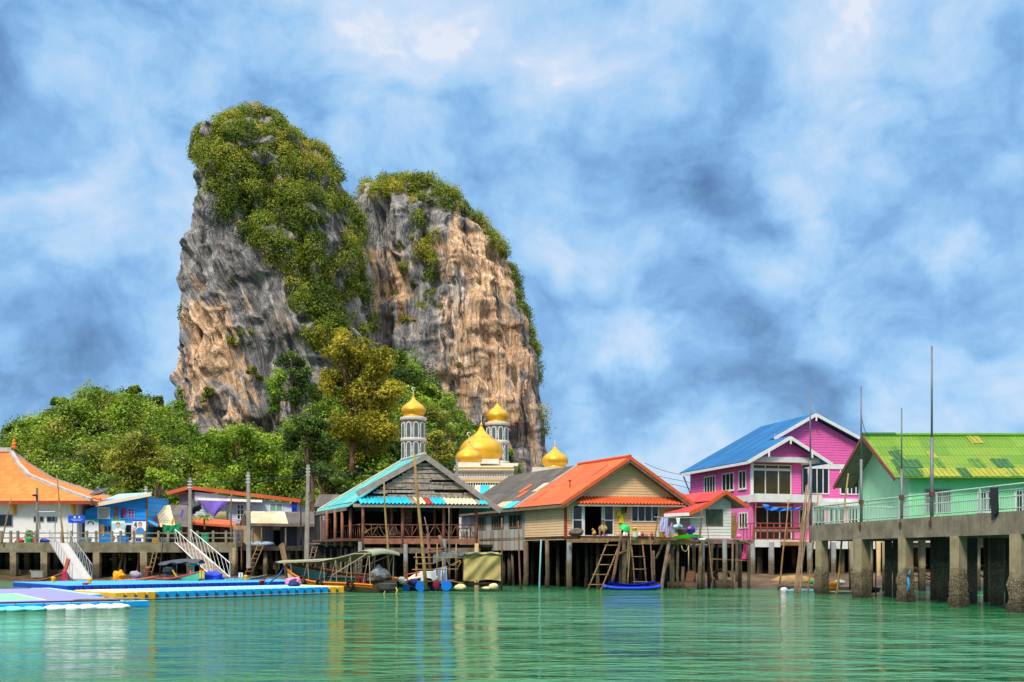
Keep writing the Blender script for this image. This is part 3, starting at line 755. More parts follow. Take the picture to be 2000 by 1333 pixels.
def build_trees():
    tree('broadleaf_tree', 'tall golden-leaved tree with reddish trunk before the cliff', 684, 925, 148,
         [(690, 700, 60, 52, 18), (666, 684, 46, 36, 10), (742, 716, 42, 44, 10), (650, 752, 36, 38, 9), (712, 770, 66, 52, 19), (768, 776, 34, 44, 9), (700, 836, 66, 44, 18), (742, 846, 38, 44, 10), (655, 830, 28, 30, 6), (716, 880, 40, 34, 9), (745, 800, 34, 36, 8)], LEAF_Y, 5.5, .5, 1, per=170, barkm=REDBARK, lr=(.26, .46))
    tree('vine_draped_tree', 'vine-draped tree with pointed top on the left skyline', 196, None, 186, [(196, 782, 17, 32, 8), (214, 800, 24, 22, 6), (188, 808, 26, 26, 6)], LEAF_G, 4, .5, 2)
    tree('vine_draped_tree', 'column-shaped tree smothered in vines, standing tallest beside the skyline gap', 262, None, 184, [(258, 778, 13, 26, 6), (268, 762, 12, 10, 4), (260, 806, 20, 22, 5)], LEAF_G, 4, .5, 3)
    tree('broadleaf_tree', 'dark round-topped tree on the skyline nearest the cliff edge', 310, None, 184, [(310, 786, 16, 18, 6), (306, 808, 24, 20, 6)], LEAF_D, 4, .5, 4)
    tree('broadleaf_tree', 'flat-topped green tree on the left slope of the skyline', 112, None, 186, [(114, 790, 24, 15, 7), (98, 812, 28, 20, 7)], LEAF_G, 4, .5, 5)
    tree('broadleaf_tree', 'spreading tree with drooping boughs at the far left edge of the hill', 30, None, 178, [(30, 842, 24, 14, 7), (12, 838, 12, 8, 4), (48, 862, 30, 22, 8)], LEAF_G, 4, .5, 6)
    tree('bushy_tree', 'rounded olive tree in the middle of the hillside', 268, None, 140, [(268, 870, 48, 30, 14), (300, 900, 46, 34, 12), (240, 906, 44, 34, 12), (262, 940, 48, 30, 10)], LEAF_O, 5, .46, 7, per=110)
    tree('bushy_tree', 'lime yellow shrubby tree low on the slope behind the orange-eaved house', 305, None, 126, [(304, 926, 30, 12, 6), (330, 936, 34, 16, 7)], LEAF_B, 4, .42, 8, tint=(.5, 1.))
    tree('broadleaf_tree', 'dark spreading tree in front of the bare cliff foot', 585, 850, 178, [(566, 706, 40, 18, 9), (590, 738, 34, 24, 9), (606, 770, 30, 28, 8), (574, 778, 28, 26, 7)], LEAF_D, 4.5, .5, 9)
    tree('vine_curtain', 'bright green creeper hanging down beside the dark tree at the cliff foot', 543, 830, 186, [(548, 734, 22, 18, 6), (540, 764, 24, 26, 7), (534, 798, 16, 24, 5)], LEAF_B, 3, .5, 10)
    tree('vine_draped_tree', 'broad bright green mound of creepers above the lilac house', 470, None, 132, [(460, 862, 60, 34, 15), (510, 890, 50, 40, 13), (420, 890, 50, 40, 12), (540, 930, 40, 34, 10), (470, 930, 60, 34, 12)], LEAF_B, 5, .46, 11, per=115)
    tree('broadleaf_tree', 'dense dark green tree left of the golden tree', 612, None, 130, [(604, 838, 46, 26, 12), (578, 862, 36, 30, 9), (636, 874, 40, 34, 11), (610, 910, 46, 34, 11)], LEAF_D, 5, .44, 12, per=110)
    tree('broadleaf_tree', 'dark tree low behind the teal-roofed house', 640, None, 112, [(640, 936, 46, 30, 10), (664, 960, 30, 24, 7)], LEAF_D, 5, .4, 13, per=110)
    tree('bushy_tree', 'yellow-green tree just right of the front minaret', 856, None, 150, [(850, 862, 26, 24, 8), (870, 886, 28, 26, 8), (846, 905, 24, 20, 6)], LEAF_O, 4, .44, 14)
    tree('bushy_tree', 'leafy tree filling the slope above the front minaret', 800, None, 185, [(782, 700, 26, 26, 8), (806, 728, 30, 24, 8), (830, 762, 28, 24, 8)], LEAF_G, 4, .5, 15)
    tree('bushy_tree', 'bright green tree right behind the rear minaret foot', 1004, 935, 175, [(996, 894, 15, 20, 5), (1006, 916, 14, 14, 4), (990, 924, 18, 14, 4)], LEAF_B, 3, .42, 16)
    tree('shrub', 'yellow-green shrub growing on the bare rock bulge at the cliff foot', 493, 745, 213, [(493, 722, 18, 12, 5), (506, 735, 12, 10, 3)], LEAF_O, 2, .5, 17)
    tree('shrub', 'small shrub on a ledge low on the left cliff face', 404, 800, 213, [(404, 766, 15, 15, 5), (396, 790, 10, 12, 3)], LEAF_O, 2, .5, 18)
    tree('shrub', 'tuft of grass-green scrub on the pale rock wall above the golden domes', 896, 730, 238, [(896, 712, 12, 8, 4)], LEAF_O, 2, .5, 19)
    tree('shrub', 'bright shrub below the cliff left of the bare overhang', 345, 830, 205, [(344, 795, 20, 22, 6), (352, 770, 10, 14, 3)], LEAF_B, 2, .5, 20)
build_trees()
# ------------------------------------------------------------------ building helpers
def hbox(mb, pt, a0, a1, z0, z1, d0, d1):
    return mb.hexa([pt(a0, z0, d1), pt(a1, z0, d1), pt(a1, z0, d0), pt(a0, z0, d0), pt(a0, z1, d1), pt(a1, z1, d1), pt(a1, z1, d0), pt(a0, z1, d0)])
def front(fr, t=0): return lambda a, z, d: fr.p(a, t - d, z)
def leftside(fr, s=0): return lambda a, z, d: fr.p(s - d, a, z)
def plane(Y): return lambda a, z, d: Vector((a, Y - d, z))
def win(parent, pt, a0, a1, z0, z1, cols=2, rows=1, fm=None, fw=.07, name='window', gl=None, d=.06, sill=False, bars=0):
    fm = fm or WHITE; mb = MB()
    hbox(mb, pt, a0, a1, z1 - fw, z1, -.01, d); hbox(mb, pt, a0, a1, z0, z0 + fw, -.01, d)
    hbox(mb, pt, a0, a0 + fw, z0 + fw, z1 - fw, -.01, d - .002); hbox(mb, pt, a1 - fw, a1, z0 + fw, z1 - fw, -.01, d - .002)
    for k in range(1, cols):
        c = a0 + (a1 - a0) * k / cols; hbox(mb, pt, c - fw * .4, c + fw * .4, z0 + fw, z1 - fw, -.01, d - .006)
    for k in range(1, rows):
        c = z0 + (z1 - z0) * k / rows; hbox(mb, pt, a0 + fw, a1 - fw, c - fw * .35, c + fw * .35, -.01, d - .01)
    for k in range(bars):
        c = a0 + (a1 - a0) * (k + .5) / bars; hbox(mb, pt, c - .012, c + .012, z0 + fw, z1 - fw, d - .008, d + .014)
    f = mb.build(name, fm, parent)
    g = MB(); hbox(g, pt, a0 + fw * .8, a1 - fw * .8, z0 + fw * .8, z1 - fw * .8, .002, .014)
    g.build('pane', gl or GLASS, f)
    if sill:
        q = MB(); hbox(q, pt, a0 - .05, a1 + .05, z0 - .06, z0 - .003, -.01, d + .05); q.build('sill', fm, f)
    return f
def piles(parent, lst, name='pile', n=10):
    "lst: (px, width px, Y, top z, material, [lean px at the top])"
    out = []
    for q in lst:
        px, w, Y, zt, mat = q[:5]; lean = q[5] if len(q) > 5 else 0
        if mat is PILEC and name == 'stilt': mat = PILE_SHADE  # stilts under houses take the copy with shade in its colour
        r = w / F * Y / 2; rr = random.Random(int(px * 7 + Y))
        b = Vector((X_(px, Y), Y, -1.2)); t = Vector((X_(px + lean, Y), Y, zt))
        md = b.lerp(t, .5) + Vector((rr.uniform(-.05, .05), 0, 0))
        mb = MB(); mb.tube([b, b.lerp(t, .36), md, t], [r * 1.12, r * 1.12, r, r * .95], n)
        out.append(mb.build(name, mat, parent, True))
    return out
def sqpile(parent, X, Y, w, zt, mat, ang=0, name='pile', w2=None):
    mb = MB(); mb.obox((X, Y, (zt - 1.2) / 2), w / 2, (w2 or w) / 2, (zt + 1.2) / 2, ang)
    return mb.build(name, mat, parent)
def pole(name, lab, cat, pts, r, mat, group=None, n=8, r2=None):
    mb = MB(); k = len(pts)
    if k == 2:
        a, b = Vector(pts[0]), Vector(pts[1]); rr = random.Random(int(a.x * 31 + b.z * 17))
        L = (b - a).length; pts = [a] + [a.lerp(b, f) + Vector((rr.uniform(-1, 1), 0, rr.uniform(-.2, .2))) * L * .006 for f in (.2, .4, .6, .8)] + [b]; k = 6
    r2 = r2 or r * .6
    mb.tube(pts, [r + (r2 - r) * i / (k - 1) for i in range(k)], n)
    a = Vector(pts[0])
    return mb.build(name, mat, None, True, base=tuple(a), lab=lab, cat=cat, group=group)
def ladder(lab, tl, tr, bl, br, nr, mat, r=.045, f0=.12, f1=.92, group=None):
    t = thing('ladder', lab, 'ladder', (Vector(bl) + Vector(br)) / 2, group)
    for a, b in ((bl, tl), (br, tr)):
        mb = MB(); a = Vector(a); b = Vector(b)
        mb.tube([a, a.lerp(b, .5) + Vector((.02, 0, .01)), b], [r * 1.1, r, r * .9], 7); mb.build('rail', mat, t, True)
    for k in range(nr):
        f = f0 + (f1 - f0) * k / max(1, nr - 1)
        a = Vector(bl).lerp(Vector(tl), f); b = Vector(br).lerp(Vector(tr), f); e = (b - a) * .14
        mb = MB(); mb.tube([a - e + Vector((0, -.05, 0)), b + e + Vector((0, -.05, 0))], r * .75, 6); mb.build('rung', mat, t, True)
    return t
def crate(name, lab, cat, px0, px1, py0, py1, Y, dep, mat, lid=None, group=None, taper=.92):
    x0, x1 = X_(px0, Y), X_(px1, Y); z1, z0 = Z_(py0, Y), Z_(py1, Y)
    t = thing(name, lab, cat, ((x0 + x1) / 2, Y + dep / 2, z0), group)
    cx = (x0 + x1) / 2; hw = (x1 - x0) / 2; h = z1 - z0; hl = h * .16
    mb = MB(); k = taper
    q = [(cx - hw * k, Y + dep * (1 - k), z0), (cx + hw * k, Y + dep * (1 - k), z0), (cx + hw * k, Y + dep * k, z0), (cx - hw * k, Y + dep * k, z0)]
    mb.hexa(q + [(cx - hw * .97, Y + .01, z1 - hl), (cx + hw * .97, Y + .01, z1 - hl), (cx + hw * .97, Y + dep - .01, z1 - hl), (cx - hw * .97, Y + dep - .01, z1 - hl)])
    mb.build('body', mat, t)
    l = MB(); l.box(cx - hw, cx + hw, Y - .015, Y + dep + .01, z1 - hl + .002, z1); l.build('lid', lid or mat, t)
    return t
def cloth(mb, pts, nu=10, nv=8, wav=.04, sag=.0, fr_=3., seed=0, th=.012):
    "a hanging or draped sheet over 4 corner points (top-left, top-right, bottom-right, bottom-left)"
    a, b, c, d = [Vector(q) for q in pts]; rr = random.Random(seed); ph = rr.uniform(0, 6)
    nn = (b - a).cross(d - a).normalized()
    def fn(u, v):
        p = a.lerp(b, u).lerp(d.lerp(c, u), v)
        p = p + nn * (wav * math.sin(u * fr_ * 2 * math.pi + ph + v * 1.3) * (.3 + .7 * v) + wav * .5 * math.sin(u * fr_ * 4.7 + v * 5 + ph))
        p.z -= sag * math.sin(math.pi * u) * (1 - v * .5)
        return p
    return mb.grid(fn, nu, nv, th)
def lump(mb, c, rx, ry, rz, seed=0, amp=.22, n=22, k=14, flat=.5):
    "crumpled heap or wrapped bundle"
    vs = []; c = Vector(c)
    D = []
    for i in range(k + 1):
        ph = math.pi * i / k
        for j in range(n):
            t = 2 * math.pi * j / n
            D.append((math.sin(ph) * math.cos(t), math.sin(ph) * math.sin(t), -math.cos(ph)))
    D = np.array(D); q = 1 + amp * fbm(D * 1.9 + seed * 9.1, 3) - amp * .6 * np.abs(vnoise(D * 4.3 + seed))
    for dd, s in zip(D, q):
        z = dd[2] * s
        vs.append(c + Vector((dd[0] * s * rx, dd[1] * s * ry, (z if z > 0 else z * flat) * rz)))
    return mb.add(vs, [(i * n + j, i * n + (j + 1) % n, (i + 1) * n + (j + 1) % n, (i + 1) * n + j) for i in range(k) for j in range(n)])
# ------------------------------------------------------------------ mosque
GOLD = plain('gold_paint', (216, 160, 34), .38, .1, 1.2, metal=.35, spec=.5, dirt=.25, dcol=(140, 92, 20))
CREAMW = plain('cream_white_plaster', (214, 206, 190), .6, .06, dirt=.35, dcol=(120, 108, 90))
TILEG = plain('grey_brown_tile', (128, 112, 106), .6, .16, 6)
GREYGLASS = glass('grey_glass', (78, 92, 84), .25)
def dome_prof(r, h):
    "onion: base ring, bulge, shoulder, eave ring and concave spire; h = height from base to tip"
    k = h
    return [(r * .84, 0), (r * .86, .05 * k), (r * .80, .055 * k), (r * .82, .10 * k), (r * .95, .18 * k), (r, .28 * k), (r * .98, .36 * k), (r * .88, .46 * k), (r * .72, .55 * k), (r * .56, .61 * k), (r * .56, .635 * k),
            (r * .40, .67 * k), (r * .25, .74 * k), (r * .15, .81 * k), (r * .09, .87 * k), (r * .05, .90 * k), (r * .085, .925 * k), (r * .05, .955 * k), (r * .02, k)]
def onion(parent, c, r, h, crescent=False):
    mb = MB(); mb.lathe(c, dome_prof(r, h), 48, lambda t, i: 1 + (.010 if 4 <= i <= 9 else 0) * abs(math.sin(t * 12)))
    d = mb.build('dome', GOLD, parent, True)
    q = MB(); c = Vector(c)
    q.tube([c + Vector((0, 0, h * .99)), c + Vector((0, 0, h * 1.16))], .04, 6)
    if crescent:
        z = h * 1.24; rr = r * .115; pts = []
        for k in range(15):
            a = R(-60 + 300 * k / 14 + 60); pts.append(c + Vector((math.cos(a) * rr, 0, z + math.sin(a) * rr)))
        q.tube(pts, [.02 + .055 * math.sin(math.pi * k / 14) for k in range(15)], 6)
    q.build('finial', CREAMW, d)
    return d
def minaret(lab, px, Y, base_py, ring_py, tip_py, rdome_px, rsh_px, seg, group=None):
    x = X_(px, Y); z0 = 1.0
    t = thing('minaret', lab, 'minaret', (x, Y, z0), 'minarets of the mosque')
    s = Y / F; rs = rsh_px * s; zr = Z_(ring_py, Y)
    mb = MB(); mb.lathe((x, Y, 0), [(rs, z0), (rs, zr - .3)], 10); mb.build('shaft', TILEG, t)
    def ring(z, k=1.12):
        q = MB(); q.lathe((x, Y, z), [(rs * 1.02, -.16), (rs * k, -.05), (rs * (k + .03), .1), (rs * (k + .03), .24), (rs * 1.0, .3)], 20); q.build('balcony_ring', CREAMW, t)
    ring(zr - .1)
    for z1py, z0py in seg:
        zt, zb = Z_(z1py, Y), Z_(z0py, Y)
        ring(zb - .28, 1.1)
        for k in range(10):
            a = 2 * math.pi * (k + .5) / 10 - R(90)
            d = Vector((math.cos(a), math.sin(a), 0)); tn = Vector((-d.y, d.x, 0)); ap = rs * math.cos(math.pi / 10)
            if d.y > .3: continue
            w = rs * .16; c0 = Vector((x, Y, 0)) + d * (ap)
            def pt(u, z, dd, c0=c0, tn=tn, d=d): return c0 + tn * u + Vector((0, 0, z)) + d * dd
            pts = [pt(-w, zb, 0), pt(w, zb, 0)] + [pt(w * math.cos(R(b)), zt - w + w * math.sin(R(b)), 0) for b in range(0, 181, 30)]
            fr = MB(); wo = w * 1.42
            po = [pt(-wo, zb, -.02), pt(wo, zb, -.02)] + [pt(wo * math.cos(R(b)), zt - w + wo * math.sin(R(b)), -.02) for b in range(0, 181, 30)]
            fr.prism(po, d * .10); f = fr.build('arched_window', WHITE, t)
            g = MB(); g.prism(pts, d * .1); g.build('pane', GREYGLASS, f)
            if k % 1 == 0:
                lt = MB(); wl = rs * .13; a2 = a + math.pi / 10; d2 = Vector((math.cos(a2), math.sin(a2), 0)); c2 = Vector((x, Y, 0)) + d2 * rs * .985
                t2 = Vector((-d2.y, d2.x, 0))
                q = [c2 - t2 * wl + Vector((0, 0, zb + .25)), c2 + t2 * wl + Vector((0, 0, zb + .25)), c2 + t2 * wl + Vector((0, 0, zt - .45)), c2 - t2 * wl + Vector((0, 0, zt - .45))]
                lt.prism(q, d2 * .05); lt.build('lattice_panel', LATT, t)
    onion(t, (x, Y, zr + .18), rdome_px * s, (ring_py - tip_py) * s, True)
    return t
def latt():
    m, n = newmat('white_lattice'); u = n.vm('MULTIPLY', n.uv(), (1, 1, 1))
    ck = n.node('ShaderNodeTexVoronoi', 0, {'Vector': u, 'Scale': 6.})
    n.out(n.bsdf(n.mix(n.mr(ck, .2, .45), lin(226, 222, 216), lin(150, 144, 140)), .6)); return m
LATT = latt()
minaret('slim minaret with gold dome rising behind the teal roof', 807.5, 118, 900, 819, 774, 24, 23, [(828, 857), (866, 897)])
minaret('slim minaret with gold dome behind the large central dome', 971.5, 131, 905, 829, 786, 22, 21.5, [(837, 862), (870, 902)])
def mosque():
    t = thing('mosque', 'white mosque with large gold onion domes and balustraded terraces', 'mosque', (X_(945, 118), 118, 1))
    # stepped white body
    body = MB()
    Yf = 110
    for x0, x1, y0, y1, ya, yb in ((888, 1003, 910, 1010, Yf, 128), (884, 1008, 936, 940, Yf - 1.2, 129), (886, 1004, 915, 919, Yf - .6, 128.5), (878, 1010, 958, 966, Yf - 2, 130), (960, 1012, 905, 910, 118, 131)):
        body.box(X_(x0, ya), X_(x1, ya), ya, yb, Z_(y1, ya), Z_(y0, ya))
    body.box(X_(884, Yf), X_(1008, Yf), Yf, 128, 1, Z_(966, Yf))
    body.box(X_(1040, 110), X_(1130, 110), 110, 124, 1, Z_(913, 110))
    body.box(X_(905, 118), X_(975, 118), 114, 126, Z_(912, 118), Z_(903, 118))
    body.box(X_(893, 112), X_(938, 112), 110.3, 116, Z_(914, 112), Z_(906, 112))
    body.build('terrace', CREAMW, t)
    for (x0, x1, y0, y1, Y) in ((888, 1008, 941, 957, Yf - 1.6), (890, 1003, 920, 933, Yf - .9)):
        mb = MB(); z0, z1 = Z_(y1, Y), Z_(y0, Y); xa, xb = X_(x0, Y), X_(x1, Y)
        mb.box(xa, xb, Y - .1, Y + .1, z1 - .14, z1); mb.box(xa, xb, Y - .1, Y + .1, z0, z0 + .1)
        k = int((xb - xa) / .26)
        for i in range(k):
            x = xa + (xb - xa) * (i + .5) / k
            mb.lathe((x, Y, 0), [(.05, z0 + .1), (.085, z0 + .1 + (z1 - z0) * .3), (.04, z0 + .1 + (z1 - z0) * .62), (.06, z1 - .14)], 6)
        mb.build('balustrade', CREAMW, t)
    g = MB(); Y = Yf - 1
    g.box(X_(884, Y), X_(1004, Y), Y - .35, Y - .1, Z_(937, Y) - .18, Z_(937, Y) - .003); g.box(X_(888, Y), X_(1003, Y), Y - .45, Y - .14, Z_(917, Y), Z_(917, Y) + .2)
    g.build('gold_band', plain('ochre_band', (200, 150, 50), .5, .1), t)
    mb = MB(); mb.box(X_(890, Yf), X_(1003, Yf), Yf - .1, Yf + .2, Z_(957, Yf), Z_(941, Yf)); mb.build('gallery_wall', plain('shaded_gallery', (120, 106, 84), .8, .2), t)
    onion(t, (X_(940, 120), 120, Z_(906, 120)), 43 * .06, 81 * .06)
    onion(t, (X_(916, 112), 112, Z_(910, 112)), 26.5 * .056, 50 * .056, True)
    onion(t, (X_(1084, 112), 112, Z_(915, 112)), 26 * .056, 48 * .056)
mosque()

# ------------------------------------------------------------------ big orange-roofed hall on the left
ORTILE = roofing('orange_tiles', [(226, 118, 48), (222, 112, 44), (230, 124, 54)], None, .26, .62, .5, .03, .12, (170, 84, 40), .35)
REDF = plain('red_brown_fascia', (150, 66, 36), .6, .1)
RIDGEC = concrete('grey_white_ridge_cement', ((130, 124, 116), (178, 172, 162), (206, 200, 192)), streak=.4)
def hall():
    t = thing('hall', 'white hall with swept orange tiled roof on the left pier', 'building', (-46, 92, 3.07))
    mb = MB(); mb.box(-64, X_(150, 90), 90, 100, 3.07, 6.95); mb.build('wall', plain('white_render', (222, 219, 212), .7, .04, dirt=.2, dcol=(140, 132, 118)), t)
    rid = (95, 11.7); br = (92.6, 9.2); ev = (89, 6.77)
    xr, xb, xe = X_(20, 95), X_(56, 92.6), X_(179, 89)
    roof = MB()
    F1 = [(-66, ev[0], ev[1]), (xe, ev[0], ev[1]), (xb, br[0], br[1]), (-66, br[0], br[1])]
    F2 = [(-66, br[0], br[1]), (xb, br[0], br[1]), (xr, rid[0], rid[1]), (-66, rid[0], rid[1])]
    m = lambda p: (p[0], 190 - p[1], p[2])
    S1 = [(xe, ev[0], ev[1]), (xe, 190 - ev[0], ev[1]), (xb, 190 - br[0], br[1]), (xb, br[0], br[1])]
    S2 = [(xb, br[0], br[1]), (xb, 190 - br[0], br[1]), (xr, rid[0], rid[1])]
    for q in (F1, F2, [m(p) for p in F1][::-1], [m(p) for p in F2][::-1], S1, S2): roof.slab(q, .12)
    r = roof.build('roof', ORTILE, t)
    cap = MB()
    cap.beam((-66, 95, 11.78), (xr + .2, 95, 11.78), .5, .4)
    for sg in (1, -1):
        f = lambda y: y if sg == 1 else 190 - y
        a = Vector((xr, f(rid[0]), rid[1] + .06)); b = Vector((xb, f(br[0]), br[1] + .06)); c = Vector((xe, f(ev[0]), ev[1] + .06))
        md = a.lerp(b, .5) + Vector((-.12, 0, -.1)); m2 = b.lerp(c, .5) + Vector((0, 0, -.08))
        for p, q in ((a, md), (md, b), (b, m2), (m2, c)): cap.beam(p, q, .34, .3)
    cap.build('ridge_cap', RIDGEC, r)
    fn = MB(); fn.lathe((X_(27, 95), 95, 11.9), [(.2, 0), (.26, .12), (.14, .2), (.2, .42), (.1, .6), (.14, .72), (.02, .9)], 10); fn.build('finial', ORTILE, r)
    fa = MB(); fa.box(-66, xe, 88.96, 89.06, 6.45, 6.76); fa.box(xe - .05, xe + .05, 89.062, 101, 6.45, 6.76); fa.build('fascia', REDF, t)
    so = MB(); so.box(-66, xe - .06, 89.1, 90, 6.56, 6.62); so.build('soffit', CREAMW, t)
    pt = plane(90)
    win(t, pt, X_(-14, 90), X_(25, 90), Z_(1029, 90), Z_(1005, 90), 3, 1, METAL, .06)
    for a, b in ((66, 86), (91.5, 112)):
        win(t, pt, X_(a, 90), X_(b, 90), Z_(1020, 90), Z_(1009, 90), 2, 1, METAL, .05)
    for px in (30, 146):
        b = MB(); x = X_(px, 90); b.prism([(x - .1, 90, 6.6), (x - .1, 89.1, 6.6), (x - .1, 89.3, 6.2), (x - .1, 90, 5.5)], (.2, 0, 0)); b.build('eave_bracket', plain('ochre_bracket', (206, 150, 40), .5), t)
hall()

# ------------------------------------------------------------------ left pier
PZ = 3.07; PY = 84.0
def left_pier():
    t = thing('pier', 'long concrete pier with post and rail balustrade on the left', 'pier', (-40, 88, -1))
    x0, x1 = -62, X_(462, PY)
    mb = MB(); mb.box(x0, x1, PY + .35, 116, 2.72, PZ); mb.build('deck', CONC, t)
    mb = MB(); mb.box(x0, x1, PY - .1, PY + .34, 2.25, PZ + .01); mb.build('edge_beam', concrete('stained_beam', ((80, 72, 56), (130, 118, 92), (176, 166, 142)), streak=.6), t)
    for px, w in ((-80, .5), (-30, .5), (28, .5), (88.5, .55), (190, .52), (282.5, .56), (372, .5), (456, .58)):
        sqpile(t, X_(px, PY + .12), PY + .12, w, 2.25, PILEC, name='column')
    for k in range(30):
        Y = 87 + (k % 3) * 4 + (k // 3 % 2); px = -60 + 57 * (k // 3) + (k % 3) * 19
        if px < 455: sqpile(t, X_(px, Y), Y, .4, 2.7, PILEC, name='column')
    for px in (-60, -38, -14, 2, 20, 34, 69, 120, 139, 169, 187, 218, 235, 261, 282, 309, 328, 352, 385, 416, 441, 458):
        mb = MB(); x = X_(px, PY); h = 4.03
        mb.box(x - .085, x + .085, PY, PY + .17, PZ + .012, h); mb.build('rail_post', CONC, t)
    for z in (3.44, 3.84):
        mb = MB(); mb.beam((x0, PY + .085, z), (x1, PY + .085, z), .06, .09); mb.build('rail', CONC, t)
left_pier()
mb = MB(); mb.box(-62, X_(140, 85), 85, 86, -1, .82); mb.build('low_wall', concrete('mossy_wall', ((52, 46, 30), (86, 76, 50), (120, 108, 78)), tide=.4), lab='low barnacled retaining wall under the left pier', cat='wall')

# ------------------------------------------------------------------ bright blue shack with posters
BLUEP = siding('bright_blue_boards', (26, 138, 214), .42, .15)
LBLUE = roofing('pale_blue_sheet', [(150, 190, 214), (168, 204, 222), (140, 182, 208)], None, .12, 1.8, .9, .02, .35, (120, 124, 128), .3)
def blue_shack():
    Y = 91; t = thing('house', 'bright blue plank shack with a pale sloping roof beside the hall', 'house', (X_(225, Y), 94, PZ))
    xl, xr = X_(166, Y), X_(285, Y); s = lambda px: 6.5 + (X_(px, Y) + 37.2) * .19
    mb = MB(); mb.prism([(xl, Y, PZ), (xr, Y, PZ), (xr, Y, s(285) - .12), (X_(190, Y), Y, s(190) - .12), (xl, Y, 6.0)], (0, 6, 0)); mb.build('wall', BLUEP, t)
    a, b, c, d = P(176, 986, 90.2), P(295, 963.5, 90.2), P(298, 961, 97), P(232, 965.5, 97)
    r = MB(); r.add([a, b, c, d, a - Vector((0, 0, .1)), b - Vector((0, 0, .1)), c - Vector((0, 0, .1)), d - Vector((0, 0, .1))], [(0, 1, 2), (0, 2, 3), (6, 5, 4), (7, 6, 4), (0, 4, 5, 1), (1, 5, 6, 2), (2, 6, 7, 3), (3, 7, 4, 0)])
    r.build('roof', LBLUE, t)
    f = MB(); f.beam(P(186, 987, 90.12), P(295.5, 966, 90.12), .06, .3); f.build('fascia', plain('cream_fascia', (222, 200, 170), .6, .06), t)
    pt = plane(Y)
    f = win(t, pt, X_(191, Y), X_(215, Y), Z_(1014, Y), Z_(991, Y), 1, 1, WHITE, .09, gl=plain('grey_blind', (176, 170, 156), .7, .08))
    f = win(t, pt, X_(234, Y), X_(249, Y), Z_(1014, Y), Z_(991, Y), 1, 1, BLUEP, .08)
    cu = MB(); x0, x1, z0, z1 = X_(236, Y), X_(248, Y), Z_(1012, Y), Z_(992.5, Y)
    cu.grid(lambda u, v: Vector((x0 + (x1 - x0) * (u if v < .1 else max(u, (v * .75) ** 2)), Y - .03 - .02 * math.sin(u * 20), z1 + (z0 - z1) * v)), 10, 8, .01)
    cu.build('curtain', plain('magenta_floral', (150, 50, 130), .8, .5, 9), f)
    win(t, pt, X_(250, Y), X_(263, Y), Z_(1013, Y), Z_(993, Y), 2, 3, plain('pale_blue_frame', (120, 176, 214), .6), .05, gl=plain('magenta_floral', (150, 50, 130)))
    d = MB(); hbox(d, pt, X_(222, Y), X_(231, Y), Z_(1016, Y), Z_(990, Y), -.01, .05); d.build('shutter', OLDWOOD, t)
    d = MB(); hbox(d, pt, X_(243, Y), X_(260, Y), PZ + .05, Z_(1022, Y), -.01, .07); f = d.build('door', WHITE, t)
    d = MB(); hbox(d, pt, X_(247, Y), X_(257, Y), PZ + .3, Z_(1026, Y), .071, .085); d.build('pane', GLASS, f)
    d = MB(); hbox(d, pt, X_(192.5, Y), X_(203, Y), PZ + .02, Z_(1025, Y), -.01, .06); d.build('panel', siding('peach_boards', (226, 176, 128), .16, .1), t)
    win(t, pt, X_(203.5, Y), X_(218, Y), Z_(1040, Y), Z_(1027, Y), 2, 1, METAL, .05)
    aw = MB(); aw.slab([P(285, 1017, 90.9), P(307, 1029, 90.2), P(309, 1024, 91.2), P(287, 1013, 91.2)], .05); aw.build('side_awning', BLUEP, t)
    # posts of the roof's high end
    pp = MB(); pp.beam(P(287, 1060, 91), P(287, 972, 91), .14); pp.build('post', OLDWOOD, t)
blue_shack()
POSTW = plain('poster_white', (222, 224, 222), .45, .03); SKIN = plain('printed_skin', (206, 156, 124), .5, .05); HAIR = plain('printed_hair', (30, 26, 26), .5)
